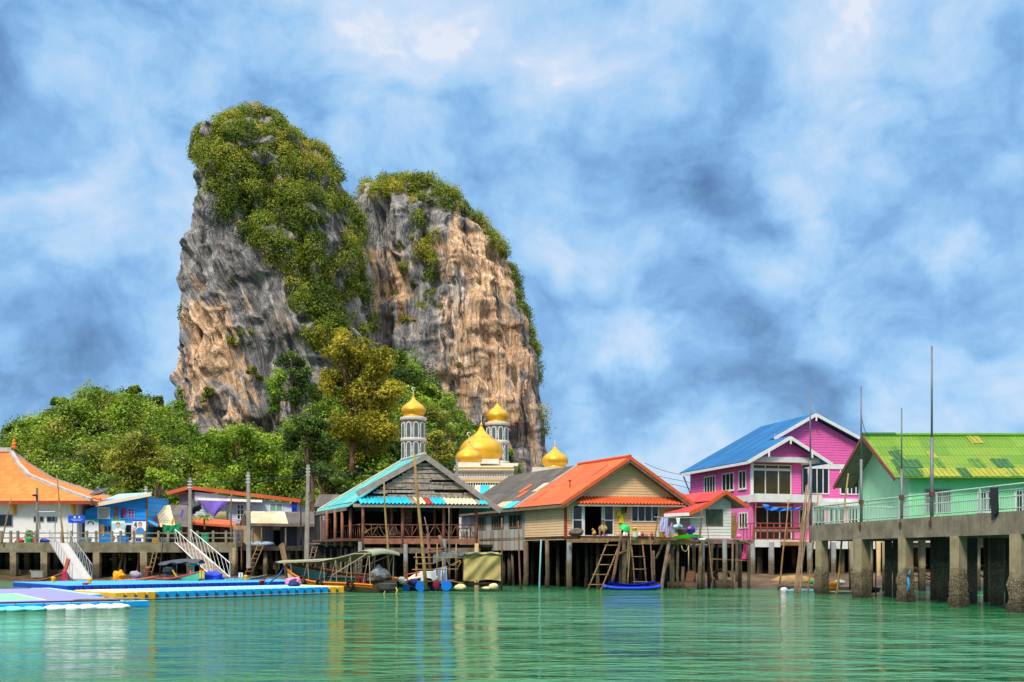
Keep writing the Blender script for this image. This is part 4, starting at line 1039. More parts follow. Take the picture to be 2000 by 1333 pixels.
def poster(lab, px0, px1, py0, py1, Y, figure=None, shirt=None, band=None, num=False, arc=False):
    t = thing('poster', lab, 'poster', (X_((px0 + px1) / 2, Y), Y, Z_(py1, Y)), 'election posters before the blue shack')
    pt = plane(Y); mb = MB(); hbox(mb, pt, X_(px0, Y), X_(px1, Y), Z_(py1, Y), Z_(py0, Y), -.03, 0); mb.build('board', POSTW, t)
    w = px1 - px0; h = py1 - py0
    q = lambda a, b, e=.004: Vector((X_(px0 + a * w, Y), Y - e, Z_(py0 + b * h, Y)))
    if band:
        for col, poly in band:
            b = MB(); b.prism([q(*p, e=.002) for p in poly], (0, -.004, 0)); b.build('printed_band', plain('poster_%d_%d_%d' % col, col, .5, .05), t)
    if figure:
        cx, cy, r = figure
        asp = w / h
        def ell(cx, cy, rx, ry, a0=0, a1=360, e=.01): return [q(cx + rx * math.cos(R(a)), cy - ry * asp * math.sin(R(a)), e) for a in range(a0, a1 + 1, 15)]
        s = MB(); s.prism([q(cx - r * 2.4, cy + r * asp * 5.2, .008), q(cx + r * 2.3, cy + r * asp * 5.2, .008), q(cx + r * 2.1, cy + r * asp * 2.6, .008), q(cx + r * .9, cy + r * asp * 1.5, .008), q(cx - r * .9, cy + r * asp * 1.5, .008), q(cx - r * 2.2, cy + r * asp * 2.6, .008)], (0, -.003, 0)); s.build('printed_shirt', shirt, t)
        b = MB(); b.prism(ell(cx, cy - r * asp * .22, r * 1.08, r * 1.25), (0, -.003, 0)); b.build('printed_hair', HAIR, t)
        b = MB(); b.prism(ell(cx, cy + r * asp * .15, r * .92, r * 1.15, e=.014), (0, -.003, 0)); b.prism([q(cx - r * .4, cy + r * asp * 1.9, .0125), q(cx + r * .4, cy + r * asp * 1.9, .0125), q(cx + r * .4, cy + r * asp, .0125), q(cx - r * .4, cy + r * asp, .0125)], (0, -.002, 0)); f = b.build('printed_face', SKIN, t)
    if num:
        b = MB()
        for u0, v0, u1, v1 in ((.10, .2, .32, .2), (.10, .2, .26, .03), (.26, .03, .26, .30)):
            b.beam(q(u0, v0, .012), q(u1, v1, .012), .03, .13, up=(0, 1, 0))
        b.build('printed_number', plain('poster_ink', (40, 60, 110), .5), t)
    if arc:
        b = MB(); b.tube([q(.42 + .2 * math.cos(R(a)), .2 - .1 * math.sin(R(a)), .0) for a in range(-20, 181, 20)], .05, 6); b.build('printed_arc', HAIR, t)
        b = MB(); b.prism([q(.3, .72), q(.5, .72), q(.5, .74), q(.3, .74)], (0, -.004, 0)); b.prism([q(.3, .78), q(.55, .78), q(.55, .8), q(.3, .8)], (0, -.004, 0)); b.build('printed_text', plain('poster_text', (90, 110, 140), .5), t)
poster('white poster with a green corner and a dark curved line', 166, 192.5, 1015, 1059, 90.5, None, None, [((40, 170, 90), [(0, 0), (1, 0), (1, .13), (.8, .12), (.6, .05), (0, .04)])], arc=True)
poster('poster of a man in a white shirt with teal rays behind him', 218, 243.5, 1018, 1059, 90.4, (.5, .2, .15), plain('printed_white_shirt', (236, 234, 230), .5), [((60, 160, 80), [(0, -.06), (1, -.06), (1, 0), (0, 0)]), ((150, 200, 206), [(.05, .12), (.95, .1), (1, .4), (0, .42)]), ((60, 150, 70), [(.5, .86), (.95, .9), (.95, 1), (.5, 1)]), ((196, 50, 60), [(.1, .7), (.25, .7), (.25, .95), (.1, .95)])])
poster('poster of a man in a blue polo shirt beside the number 4', 259.5, 285, 1018.5, 1059, 90.4, (.56, .17, .14), plain('printed_blue_shirt', (40, 130, 200), .5), [((64, 70, 140), [(0, -.07), (1, -.07), (1, 0), (0, 0)]), ((214, 150, 150), [(0, .3), (.25, .3), (.25, .5), (0, .5)]), ((196, 190, 90), [(.2, .6), (.95, .6), (.95, .68), (.2, .68)]), ((50, 70, 150), [(.22, .82), (.65, .82), (.65, .98), (.22, .98)])], num=True)
def blue_sign():
    Y = 85.5; t = thing('sign', 'blue notice board with white lettering on two thin legs', 'sign', (X_(149, Y), Y, PZ))
    pt = plane(Y); mb = MB(); w = []
    x0, x1, z0, z1 = X_(133, Y), X_(166, Y), Z_(1022, Y), Z_(1007, Y); r = .12
    for cx, cz, a0 in ((x1 - r, z1 - r, 0), (x0 + r, z1 - r, 90), (x0 + r, z0 + r, 180), (x1 - r, z0 + r, 270)):
        for a in (0, 30, 60, 90): w.append((cx + r * math.cos(R(a0 + a)), Y, cz + r * math.sin(R(a0 + a))))
    mb.prism(w, (0, .05, 0)); mb.build('board', plain('sign_blue', (18, 78, 196), .4, .05), t)
    e = MB()
    for px in (146, 155): e.lathe((0, 0, 0), [(.001, 0), (.001, .001)], 3); e.prism([(X_(px, Y) + .09 * math.cos(R(a)), Y - .004, Z_(1010.5, Y) + .09 * math.sin(R(a))) for a in range(0, 360, 30)], (0, -.006, 0))
    e.build('emblem', WHITE, t)
    e = MB(); rr = random.Random(3)
    for row, (a, b) in enumerate(((139, 161), (142, 158))):
        px = a
        while px < b:
            wd = rr.uniform(.5, 1.4); e.box(X_(px, Y), X_(px + wd, Y), Y - .008, Y - .002, Z_(1015 + row * 2.6, Y), Z_(1014 + row * 2.6, Y)); px += wd + .4
    e.build('lettering', WHITE, t)
    for px in (141, 158):
        l = MB(); l.tube([(X_(px, Y), Y + .08, PZ), (X_(px, Y), Y + .08, Z_(1010, Y))], .035, 8); l.build('leg', METAL, t)
blue_sign()
def dish():
    Y = 92.5; t = thing('satellite_dish', 'dark mesh satellite dish on the pale blue roof', 'satellite dish', P(197, 983, Y))
    mb = MB(); mb.tube([P(197, 984, Y), P(196.5, 972, Y)], .05, 8); mb.build('mast', METAL, t)
    c = P(196, 966, Y); ax = Vector((-.25, -.35, .9)).normalized(); q = ax.to_track_quat('Z', 'Y')
    d = MB(); pr = [(.02, 0), (.3, .03), (.6, .13), (.85, .26), (.86, .3), (.6, .16), (.3, .06), (.02, .03)]
    d.lathe((0, 0, 0), pr, 24); d.v = [tuple(c + q @ Vector(v)) for v in d.v]; d.build('bowl', plain('dark_mesh', (70, 74, 78), .6, .2), t, True)
    f = MB(); tip = c + ax * .62
    for a in (0, 120, 240): f.tube([c + q @ Vector((.7 * math.cos(R(a)), .7 * math.sin(R(a)), .18)), tip], .02, 5)
    f.ell(tip, .08, .08, .08); f.build('receiver', METAL, t)
dish()
# things along the left pier
pole('bamboo_pole', 'leaning bamboo pole at the far left before the white hall', 'pole', [P(3, 1062, 83.7), P(22, 972, 83.7)], .07, BAMBOO)
pole('bamboo_pole', 'tall bamboo pole leaning before the orange roof corner', 'pole', [P(124, 1064, 83.7), P(111, 928, 83.7)], .09, BAMBOO)
def lamp_post():
    Y = 84.6; t = thing('lamp_post', 'grey square lamp post with a small side lamp before the white hall', 'lamp post', (X_(72.5, Y), Y, PZ))
    mb = MB(); mb.box(X_(70.7, Y), X_(74.3, Y), Y - .075, Y + .075, PZ, Z_(953, Y)); mb.build('post', CONC, t)
    mb = MB(); mb.obox(P(68, 968, Y - .2), .16, .2, .07, .3); mb.beam(P(68, 969, Y - .1), P(72, 971, Y), .04); mb.build('lamp', BLACK, t)
lamp_post()
def goal():
    Y = 87; t = MB()
    for a, b in (((77, 1034), (76, 1000)), ((76, 1000), (108, 1000)), ((108, 1000), (107.5, 1034)), ((77, 1009), (79, 1034))): t.tube([P(*a, Y), P(*b, Y)], .035, 6)
    t.tube([P(76, 1034, Y), P(76, 1058, Y)], .03, 6); t.tube([P(107.5, 1034, Y), P(107.5, 1059, Y)], .03, 6)
    t.build('pipe_frame', METAL, lab='thin metal pipe frame standing before the white hall', cat='frame')
goal()
def plant_pot():
    Y = 84.9; t = thing('planter', 'green plastic tub planted with yellow-green leaves on the pier edge', 'planter', (X_(54, Y), Y, PZ))
    x = X_(54, Y); mb = MB(); mb.lathe((x, Y + .3, PZ), [(.27, 0), (.36, .42), (.4, .43), (.4, .5), (.34, .5), (.3, .4)], 16); mb.build('tub', plain('green_plastic', (20, 176, 104), .4), t)
    rg = np.random.default_rng(4); C, N, T = lobe_leaves(rg, np.array((x, Y + .3, PZ + .72)), .36, 240, .8, .6)
    leaf_mesh('foliage', C, N, .16, T, LEAF_B, 1, t, tuple(ROOT[t.name]))
plant_pot()
REDP = plain('red_plastic', (206, 40, 50), .4); NAVY = plain('dark_blue_plastic', (34, 58, 150), .4)
for px0, px1, lab, mt in ((26, 45, 'red rubber float lying left of the green planter', REDP), (61, 72, 'red rubber float squeezed right of the green planter', REDP), (75, 95, 'dark blue folded float on the pier edge under the lamp post', NAVY)):
    Y = 84.8; mb = MB(); lump(mb, ((X_(px0, Y) + X_(px1, Y)) / 2, Y + .25, PZ + .09), (X_(px1, Y) - X_(px0, Y)) / 2, .3, .26, px0, .2); mb.build('float', mt, None, True, lab=lab, cat='float')
GREYB = plain('grey_plastic', (120, 146, 156), .4, .08); BLUB = plain('blue_plastic', (20, 130, 206), .4, .08); YELB = plain('yellow_plastic', (222, 166, 20), .4, .08); GREENP = plain('green_bin', (20, 150, 110), .45)
crate('storage_box', 'grey plastic fish box below the blue notice board', 'box', 154, 174, 1050, 1060, 84.6, .6, GREYB)
crate('storage_box', 'large blue plastic box under the shack window', 'box', 193, 216, 1047, 1060, 84.9, .7, BLUB)
crate('storage_box', 'blue plastic box right of the white-shirt poster', 'box', 228, 246, 1046, 1060, 85, .7, BLUB)
crate('storage_box', 'yellow plastic fish box on the pier', 'box', 296, 312, 1050, 1060, 84.6, .6, YELB)
crate('storage_box', 'grey-blue plastic box right of the yellow one', 'box', 313, 325, 1051, 1060, 84.7, .6, GREYB)
crate('bin', 'square green bin behind the second gangway', 'bin', 393, 405, 1043, 1061, 85.2, .5, GREENP)
# ------------------------------------------------------------------ tin-roofed hut, lilac house, grey shack
DKROOF = roofing('dark_asbestos', [(92, 84, 78), (104, 96, 88), (84, 76, 70)], None, .16, 1.2, 1.0, .04, .45, (60, 54, 48), .45)
BEROOF = roofing('beige_asbestos', [(204, 184, 146), (190, 170, 134), (214, 196, 160)], None, .3, 1.3, 1.0, .07, .35, (120, 104, 80), .4)
def tin_hut():
    t = thing('hut', 'low hut with a beige and dark corrugated roof right of the blue shack', 'hut', (X_(325, 93), 95, PZ))
    mb = MB(); mb.box(X_(300, 93), X_(364, 93), 93, 99, PZ, 5.0); mb.build('wall', planks('dark_boards', [(52, 42, 36), (84, 68, 56), (110, 92, 76)]), t)
    mb = MB(); mb.slab([P(313, 1029, 91.3), P(343, 1029, 91.3), P(332, 987, 96), P(302, 987, 96)], .06); mb.build('beige_roof', BEROOF, t)
    mb = MB(); mb.slab([P(343, 1029, 91.3), P(376, 1029, 91.3), P(366, 987, 96), P(332, 987, 96)], .06); mb.build('dark_roof', DKROOF, t)
    mb = MB(); mb.slab([P(293, 1029, 91.31), P(312.5, 1029, 91.31), P(301.5, 987, 96), P(287, 987, 96)], .05); mb.build('rusty_roof', roofing('rusty_sheet', [(104, 60, 50), (120, 76, 62), (86, 52, 46)]), t)
    mb = MB(); mb.beam(P(286, 976, 96), P(306, 983, 96), .2, .25); mb.build('white_fascia', WHITE, t)
tin_hut()
LILAC = siding('lilac_boards', (196, 204, 220), .2, .25); LILAC_SHADE = siding('shaded_lilac_boards', (124, 110, 116), .2, .3)  # second tone carries the side wall's shade in its colour
ORROOF = roofing('orange_sheet', [(196, 92, 48), (188, 86, 44)], None, .2, 2, 1, .02, .2)
def lilac_house():
    Y = 104; t = thing('house', 'lilac boarded house with a long low orange-edged roof', 'house', (X_(460, Y), 108, 3))
    zr = lambda px, Y: (Z_(951 + (px - 370) * .122, Y) if px > 370 else Z_(951 + (370 - px) * .26, Y)) - .45
    mb = MB(); xs = [348, 372, 575]
    mb.prism([(X_(380, Y), Y, 2.9), (X_(575, Y), Y, 2.9), (X_(575, Y), Y, zr(575, Y)), (X_(380, Y), Y, zr(380, Y))], (0, 8, 0)); mb.build('wall', LILAC, t)
    mb = MB(); mb.prism([(X_(348, Y), Y + .3, 2.9), (X_(379.7, Y), Y + .3, 2.9), (X_(379.7, Y), Y + .3, zr(380, Y)), (X_(348, Y), Y + .3, zr(348, Y))], (0, 7, 0)); mb.build('side_wall', LILAC_SHADE, t)
    rf = MB()
    for a, b in (((326, 962), (370, 950.5)), ((370, 950.5), (588, 977))):
        p0, p1 = P(*a, 103.5), P(*b, 103.5); rf.slab([p0, p1, p1 + Vector((0, 10, .2)), p0 + Vector((0, 10, .2))], .16)
        rf.beam(p0 + Vector((0, -.04, -.1)), p1 + Vector((0, -.04, -.1)), .06, .36)
    rf.build('roof', ORROOF, t)
    aw = MB(); aw.slab([P(385, 977, 102.8), P(512, 981, 102.8), P(512, 975, 103.9), P(385, 972, 103.9)], .05); aw.build('awning', roofing('white_sheet', [(206, 202, 192), (190, 184, 172)], None, .3, 2, 1, .06, .3), t)
    pt = plane(Y)
    for a, b in ((462, 477.5), (478.5, 493.5)): 
        d = win(t, pt, X_(a, Y), X_(b, Y), Z_(1016, Y), Z_(985, Y), 2, 3, WHITE, .12, name='door')
    win(t, pt, X_(526, Y), X_(553, Y), Z_(1001, Y), Z_(983, Y), 2, 1, WHITE, .12, gl=plain('green_curtain_glass', (120, 160, 140), .2))
    mb = MB(); cloth(mb, [P(569, 981, 103.7), P(581, 981, 103.7), P(580, 1001, 103.7), P(570, 1001, 103.7)], 8, 6, .05); mb.build('curtain', NAVY, t)
    mb = MB(); hbox(mb, pt, X_(446, Y), X_(451, Y), 2.9, zr(450, Y), -.01, .1); mb.build('corner_post', WHITE, t)
    mb = MB(); mb.box(X_(420, Y), X_(445, Y), Y - .6, Y - .02, Z_(1018, Y), Z_(1000, Y)); mb.build('balcony_box', plain('cream_boards', (206, 190, 140), .7, .1), t)
    lo = MB(); lo.slab([P(352, 1020, 94.5), P(462, 1028, 94.5), P(458, 1017, 98), P(360, 1010, 98)], .1); lo.beam(P(352, 1021, 94.46), P(462, 1029, 94.46), .05, .22); lo.build('lower_roof', ORROOF, t)
    lw = MB(); lw.box(X_(365, 97), X_(470, 97), 97, 103, PZ, Z_(1024, 97)); lw.build('lower_wall', planks('dark_boards', []), t)
lilac_house()
mb = MB(); mb.grid(lambda u, v: P(390 + 57 * u + (418 - 390 - 57 * u) * v * (.98), 979 + 33 * v * (1 - .15 * abs(u - .5)), 102.2) + Vector((0, -.18 * math.sin(math.pi * u) * v - .06 * math.sin(9 * u + 3 * v), 0)), 14, 10, .012)
mb.build('tarpaulin', plain('purple_tarp', (120, 92, 186), .6, .1), None, True, lab='purple tarpaulin tied up as a triangle under the lilac house eaves', cat='tarpaulin')
mb = MB(); lump(mb, P(368, 1000, 101), .7, .5, .9, 5, .5); lump(mb, P(380, 992, 101), .6, .5, .8, 6, .5); mb.build('tarpaulin', plain('black_tarp', (58, 60, 70), .5, .2, bump=.03), None, True, lab='black tarpaulin bundled against the lilac house corner', cat='tarpaulin')
mb = MB(); cloth(mb, [P(317, 1024, 86), P(353, 1022, 86), P(352, 1042, 86), P(318, 1043, 86)], 22, 8, .09, .15, 4); mb.build('net', plain('green_netting', (10, 130, 80), .7, .25, 6), None, True, lab='dark green netting draped over the pier rail', cat='net')
def flag(px, py0, py1, Y, col, lab):
    t = thing('flag', lab, 'flag', P(px, 1040, Y)); mb = MB(); mb.tube([P(px, 1042, Y), P(px, py0 - 1, Y)], .02, 6); mb.build('staff', BAMBOO, t)
    mb = MB(); mb.grid(lambda u, v: P(px + 4.5 * u * (1 - .3 * v) - 2 * v, py0 + (py1 - py0) * v + 3 * u, Y - .03) + Vector((0, -.05 * math.sin(6 * u + 3 * v), 0)), 6, 6, .01); mb.build('cloth', col, t, True)
flag(337, 1013, 1024, 86.2, plain('yellow_cloth', (230, 190, 20), .8), 'small yellow flag above the green netting')
flag(355, 994, 1012, 87, plain('violet_cloth', (120, 100, 190), .8), 'narrow violet pennant right of the green netting')
def palm():
    Y = 92; t = thing('palm', 'small feathery palm growing before the lilac house', 'palm', P(399, 1032, Y)); c = P(399, 1010, Y)
    mb = MB(); mb.tube([P(400, 1034, Y), P(399, 1020, Y), c], [.09, .08, .06], 7); mb.build('trunk', BARK, t)
    C = []; N = []; rg = np.random.default_rng(8)
    for k in range(13):
        a = 2 * math.pi * k / 13 + rg.uniform(-.2, .2); el = rg.uniform(.35, 1.2); L = rg.uniform(.8, 1.15)
        for i in range(26):
            f = (i + 1) / 26; p = np.array(c) + L * np.array([math.cos(a) * f, math.sin(a) * f, math.sin(el) * f * 1.0 - .95 * f * f])
            for sd in (-1, 1):
                C.append(p + .09 * sd * np.array([-math.sin(a), math.cos(a), -.4]) * (1.1 - f)); N.append((math.cos(a) * .3, math.sin(a) * .3, 1))
    C = np.array(C); leaf_mesh('fronds', C, np.array(N), .2, rg.uniform(.3, .9, len(C)), LEAF_B, 2, t, tuple(ROOT[t.name]), .4, .35)
palm()
GREYP = planks('grey_boards', [(78, 76, 78), (104, 102, 104), (122, 118, 118)], .3)
PINKB = siding('pinkish_boards', (150, 122, 112), .18, .5)
def grey_shack():
    t = thing('house', 'low grey waterside shack with a half beige, half dark corrugated roof', 'house', (X_(555, 87), 89, 2.8)); Y = 87
    dz = Z_(1067, 85.4)
    d = MB(); d.box(X_(452, 85), X_(640, 85), 85, 96, dz - .16, dz); d.beam((X_(452, 85), 84.95, dz - .25), (X_(640, 85), 84.95, dz - .25), .1, .25); d.build('deck', DARKWOOD, t)
    pt = plane(Y)
    for a, b, z, m_, nm in ((455, 476, 1035, GREYP, 'wall'), (476, 491, 1035, plain('tan_board', (176, 142, 98), .8, .15), 'panel'), (491, 510, 1024, plain('tan_board', ()), 'panel'), (511, 534, 1024, GREYP, 'wall'), (547, 580, 1022, plain('dark_grey_wall', (72, 68, 74), .8, .12), 'wall'), (580, 622, 1022, PINKB, 'wall')):
        mb = MB(); hbox(mb, pt, X_(a, Y), X_(b, Y) - .01, dz, Z_(z, Y), -4 if nm == 'wall' else -.2, .02); mb.build(nm, m_, t)
    mb = MB(); hbox(mb, pt, X_(534, Y), X_(547, Y), dz, Z_(1024, Y), -4, -3.9); mb.build('inner_wall', DARKIN, t)
    mb = MB(); hbox(mb, pt, X_(534, Y), X_(548, Y), Z_(1036, Y), Z_(1028, Y), -.05, .06); mb.build('lintel', plain('tan_board', ()), t)
    rb = MB(); rb.slab([P(489, 1022, 85.2), P(563, 1023, 85.2), P(556, 1000, 88.5), P(479, 999, 88.5)], .08); rb.build('beige_roof', BEROOF, t)
    rb = MB(); rb.slab([P(563, 1023, 85.2), P(640, 1024, 85.2), P(632, 1001, 88.5), P(556, 1000, 88.5)], .08); rb.slab([P(479, 999, 88.5), P(632, 1001, 88.5), P(640, 1016, 92), P(474, 1014, 92)], .08); rb.build('dark_roof', DKROOF, t)
    g = MB(); a, b, c = P(479, 1000.5, 88.4), P(468, 1028, 90), P(490, 1023, 85.6); g.prism([a, b, c], (.12, 0, 0)); g.build('gable', planks('dark_boards', []), t)
    g = MB(); g.beam(a, P(466, 1030, 90), .08, .2); g.beam(a, P(489, 1024, 85.15), .08, .2); g.build('barge_board', OLDWOOD, t)
    g = MB(); g.beam(P(489, 1025, 85.15), P(640, 1027, 85.15), .06, .22); g.build('fascia', OLDWOOD, t)
    lo = MB(); lo.box(X_(455, Y), X_(490, Y), Y, Y + 5, Z_(1035, Y), Z_(1027, Y)); lo.build('beam', plain('tan_board', ()), t)
    for px, h in ((511, 1024), (494, 1024), (558, 1024)):
        q = MB(); q.beam(P(px, 1066, 85.3), P(px, h, 85.3), .11); q.build('post', OLDWOOD, t)
    win(t, pt, X_(462, Y), X_(474, Y), Z_(1055, Y), Z_(1044, Y), 2, 1, OLDWOOD, .05)
    piles(t, [(519, 9, 85.6, dz - .2, PILEC), (528, 8, 88, dz - .2, PILEC), (563, 8, 85.8, dz - .2, PILEC), (582, 6, 86, dz - .2, PILEW), (595, 5, 87, dz - .2, PILEW), (607, 6, 86, dz - .2, PILEW), (623, 5, 85.6, dz - .2, PILEW), (500, 8, 87, dz - .2, PILEC), (540, 6, 86.4, dz - .2, PILEW), (473, 8, 88, dz - .2, PILEC), (549, 7, 90, dz - .2, PILEC), (574, 7, 91, dz - .2, PILEC), (612, 7, 90, dz - .2, PILEC)])
grey_shack()
def tub():
    Y = 85.1; dz = Z_(1067, 85.4); mb = MB(); lump(mb, (X_(506, Y), Y + .5, dz + .16), 1.28, .45, .26, 8, .1, flat=1.); mb.build('tarpaulin', plain('grey_blue_sheet', (140, 158, 168), .6, .15), None, True, lab='long grey-blue rolled sheet on the grey shack deck edge', cat='tarpaulin')
tub()
# utility poles and cables
UT = concrete('utility_pole_concrete', ((120, 112, 100), (150, 142, 126), (176, 166, 148)), streak=.3)
def upole(lab, px, py0, py1, Y, w=.26, px2=None):
    mb = MB(); a = P(px, py1, Y); b = P(px2 or px, py0, Y); mb.beam(a, b, w * 1.15, w * 1.15, w2=w * .8, h2=w * .8); t = thing('utility_pole', lab, 'utility pole', a)
    mb.build('post', UT, t)
    q = MB()
    for k in range(3): q.tube([b + Vector((-.2, -.1, -.35 - .25 * k)), b + Vector((.2, -.1, -.35 - .25 * k))], .03, 6)
    q.build('insulators', METAL, t); return b
tops = [upole('concrete utility pole standing before the lilac house tarpaulin', 371.5, 933, 1064, 84.8), upole('tall concrete utility pole rising from the mud beside the grey shack', 486, 922, 1110, 82.5, .28, 485), upole('tallest concrete utility pole between the grey shack and the teal-roofed house', 599, 908, 1095, 82, .3, 602), upole('concrete utility pole behind the blue shack', 285.5, 950, 1040, 97, .28), upole('slim concrete pole against the mosque terrace', 892, 897, 960, 98, .26)]
pole('steel_post', 'thin dark steel post beside the tallest utility pole', 'pole', [P(588, 1066, 84.7), P(588, 963, 84.7)], .07, plain('dark_steel', (46, 44, 44), .5))
pole('wooden_post', 'weathered wooden post before the lilac house door', 'pole', [P(451.5, 1060, 86), P(451.5, 965, 86)], .09, OLDWOOD)
def cables(lab, a, b, offs, sag, r=.022):
    mb = MB()
    for o in offs:
        p, q = Vector(a) + Vector((0, 0, o)), Vector(b) + Vector((0, 0, o)); mb.tube([p.lerp(q, f) - Vector((0, 0, sag * 4 * f * (1 - f) * (1 + o))) for f in [k / 14 for k in range(15)]], r, 5)
    mb.build('overhead_cables', BLACK, lab=lab, cat='cable')
cables('two overhead cables between the lilac house pole and the next pole right', tops[0], tops[1], (-.35, -.7), .3)
cables('overhead cables between the mud pole and the tallest utility pole', tops[1], tops[2], (-.35, -.6, -.9), .5)
cables('overhead cables running from the tallest pole to the mosque terrace pole', tops[2], tops[4], (-.3, -.6, -.85, -1.1), .9)
cables('overhead cables from the pole behind the blue shack to the lilac house pole', tops[3], tops[0], (-.35, -.6), .4)
cables('overhead cables crossing the sky gap between the orange house and the pink house', P(1260, 905, 92), P(1375, 928, 92), (0, -.9, -1.7, -2.7), .4, .02)
cables('slack service cables hanging between the tallest pole and the teal roof eave', tops[2] + Vector((0, 0, -2.2)), P(628, 1000, 71), (0, -.5, -.9), .3)
# ------------------------------------------------------------------ open timber restaurant with a teal roof
TEAL = roofing('teal_sheets', [(72, 166, 164), (64, 158, 160), (80, 172, 168), (92, 174, 162)], None, .2, 2.2, .8, .03, .3, (120, 150, 132), .3)
PATCH = roofing('patched_sheets', [(40, 180, 200), (220, 204, 166), (200, 184, 150), (168, 58, 50), (34, 170, 194), (214, 200, 164), (132, 122, 110)], [.28, .2, .12, .08, .14, .1, .08], .24, 3, .8, .06, .15, (90, 80, 70), .2)
GABLEP = wood('grey_driftwood', [(74, 62, 54), (154, 136, 120), (212, 197, 180)], scale=5.)
def restaurant():
    fr = Fr((X_(707, 63), 63), 10, (-.40, .917))
    t = thing('house', 'open-sided timber house with a teal roof and a gable of grey driftwood boards', 'house', fr.p(3.5, 3, 3.1))
    zf = fr.z_at(1052); sR = fr.s_at(932)
    # floor, edge beams
    mb = MB(); fr.box(mb, -1.2, sR + .1, 0, 8.4, zf - .16, zf); mb.build('floor', planks('red_floor', [(84, 52, 40), (120, 78, 60)], .2, False), t)
    mb = MB(); fr.box(mb, .05, sR + .15, -.1, -.002, zf - .34, zf - .0); mb.build('edge_board', REDWOOD, t)
    mb = MB(); fr.box(mb, .1, sR + .1, -.22, -.02, zf - .92, zf - .58); mb.build('beam', OLDWOOD, t)
    # roof
    sp = 3.81; zp = 8.30; sl, sr = -.95, 8.55; ze = 5.0; t0 = -.3
    ridge_f, ridge_b = fr.p(sp, t0, zp), fr.p(sp, 4.6, zp)
    r = MB()
    r.slab([fr.p(sl, t0, ze + .02), ridge_f, ridge_b, fr.p(sl - .1, 8.2, ze)], .05)
    r.slab([ridge_f, fr.p(sr, t0, ze - .1), fr.p(sr, 8.2, ze - .1), ridge_b], .05)
    r.slab([ridge_b, fr.p(sr, 8.2, ze - .1), fr.p(sl - .1, 8.2, ze)], .05)
    rf = r.build('roof', TEAL, t)
    c = MB(); c.tube([ridge_b + Vector((0, 0, .04)), ridge_f + Vector((0, 0, .04))], .1, 8); c.tube([ridge_b, fr.p(sl - .1, 8.2, ze)], .1, 8); c.build('ridge_cap', plain('worn_white_ridge', (186, 176, 150), .7, .2), rf)
    b = MB()
    b.beam(ridge_f + Vector((0, -.02, -.16)), fr.p(sl + .55, t0 - .02, ze + .78), .07, .34); b.beam(ridge_f + Vector((0, -.025, -.16)), fr.p(sr, t0 - .02, ze - .2), .07, .34)
    b.build('barge_board', wood('pale_grey_board', [(112, 100, 92), (146, 132, 122), (170, 156, 146)]), t)
    e = MB(); e.beam(fr.p(sl, t0 + .3, ze - .1), fr.p(sl - .1, 8.2, ze - .12), .06, .24); e.build('eave_board', OLDWOOD, t)
    # gable of ragged boards
    bk = MB(); bk.prism([fr.p(.4, .1, 5.65), fr.p(7.6, .1, 5.6), fr.p(sp, .1, zp - .45)], (.03, .08, 0)); bk.build('gable_backing', DARKIN, t)
    g = MB(); rr = random.Random(5); z = 5.62
    while z < zp - .5:
        h = rr.uniform(.07, .17); f = (z - 5.3) / (zp - .3 - 5.3); a = -.3 + (sp + .3) * f + .1; c2 = 8.0 - (8.0 - sp) * f - .1
        x = a
        while x < c2 - .1:
            L = min(rr.uniform(.7, 3.2), c2 - x); dz = rr.uniform(-.03, .03); d = rr.uniform(-.06, .05)
            if rr.random() > .06: g.beam(fr.p(x, d, z + rr.uniform(-.03, .03)), fr.p(x + L, d, z + dz), .03, h * rr.uniform(.75, 1.05))
            x += L + rr.uniform(.0, .05)
        z += h * .92
    g.build('gable_boards', GABLEP, t)
    # patched skirt roof over the front
    s = MB(); z1, z0 = fr.z_at(971.5, 1, 0), fr.z_at(984, 1, -.85)
    n = 60
    def fn(u, v):
        ss = -.15 + (sR + .4) * u
        return fr.p(ss, .02 - .95 * v, z1 + (z0 - z1) * v) + Vector((0, 0, .035 * math.sin(ss * 2 * math.pi / .24)))
    TEALS = plain('bright_teal_sheet', (36, 178, 200), .5, .12, dirt=.2); CRS = plain('cream_sheet', (222, 206, 168), .6, .1, dirt=.3); RDS = plain('dull_red_sheet', (168, 56, 50), .6, .12); GRS = plain('grey_brown_sheet', (140, 128, 112), .8, .2)
    for x0, x1, m_ in ((696, 797, TEALS), (797, 807, GRS), (807, 823, CRS), (823, 837, RDS), (837, 864, TEALS), (864, 921, CRS), (921, 928, GRS), (928, 942, TEALS)):
        s = MB(); ua = (fr.s_at(x0) + .15) / (sR + .4); ub = (fr.s_at(x1) + .15) / (sR + .4)
        s.grid(lambda u, v: fn(ua + (ub - ua) * u, v), max(12, int((x1 - x0) * 1.6)), 2, .02); s.build('skirt_sheet', m_, t, True)
    q = MB(); q.beam(fr.p(-.75, -.8, z0 - .12), fr.p(sR + .5, -.8, z0 - .12), .08, .2); q.build('beam', wood('pale_grey_board', []), t)
    # posts
    for px, tt, r_ in ((709, 0, .11), (786, 0, .12), (866, 0, .11), (930.5, 0, .12)):
        a = fr.s_at(px, tt); m_ = MB(); rr2 = random.Random(px)
        m_.tube([fr.p(a, tt, zf - .6), fr.p(a + rr2.uniform(-.03, .03), tt, zf + 1.2), fr.p(a, tt, 5.5)], [r_, r_ * .93, r_ * .9], 9); m_.build('post', REDWOOD, t, True)
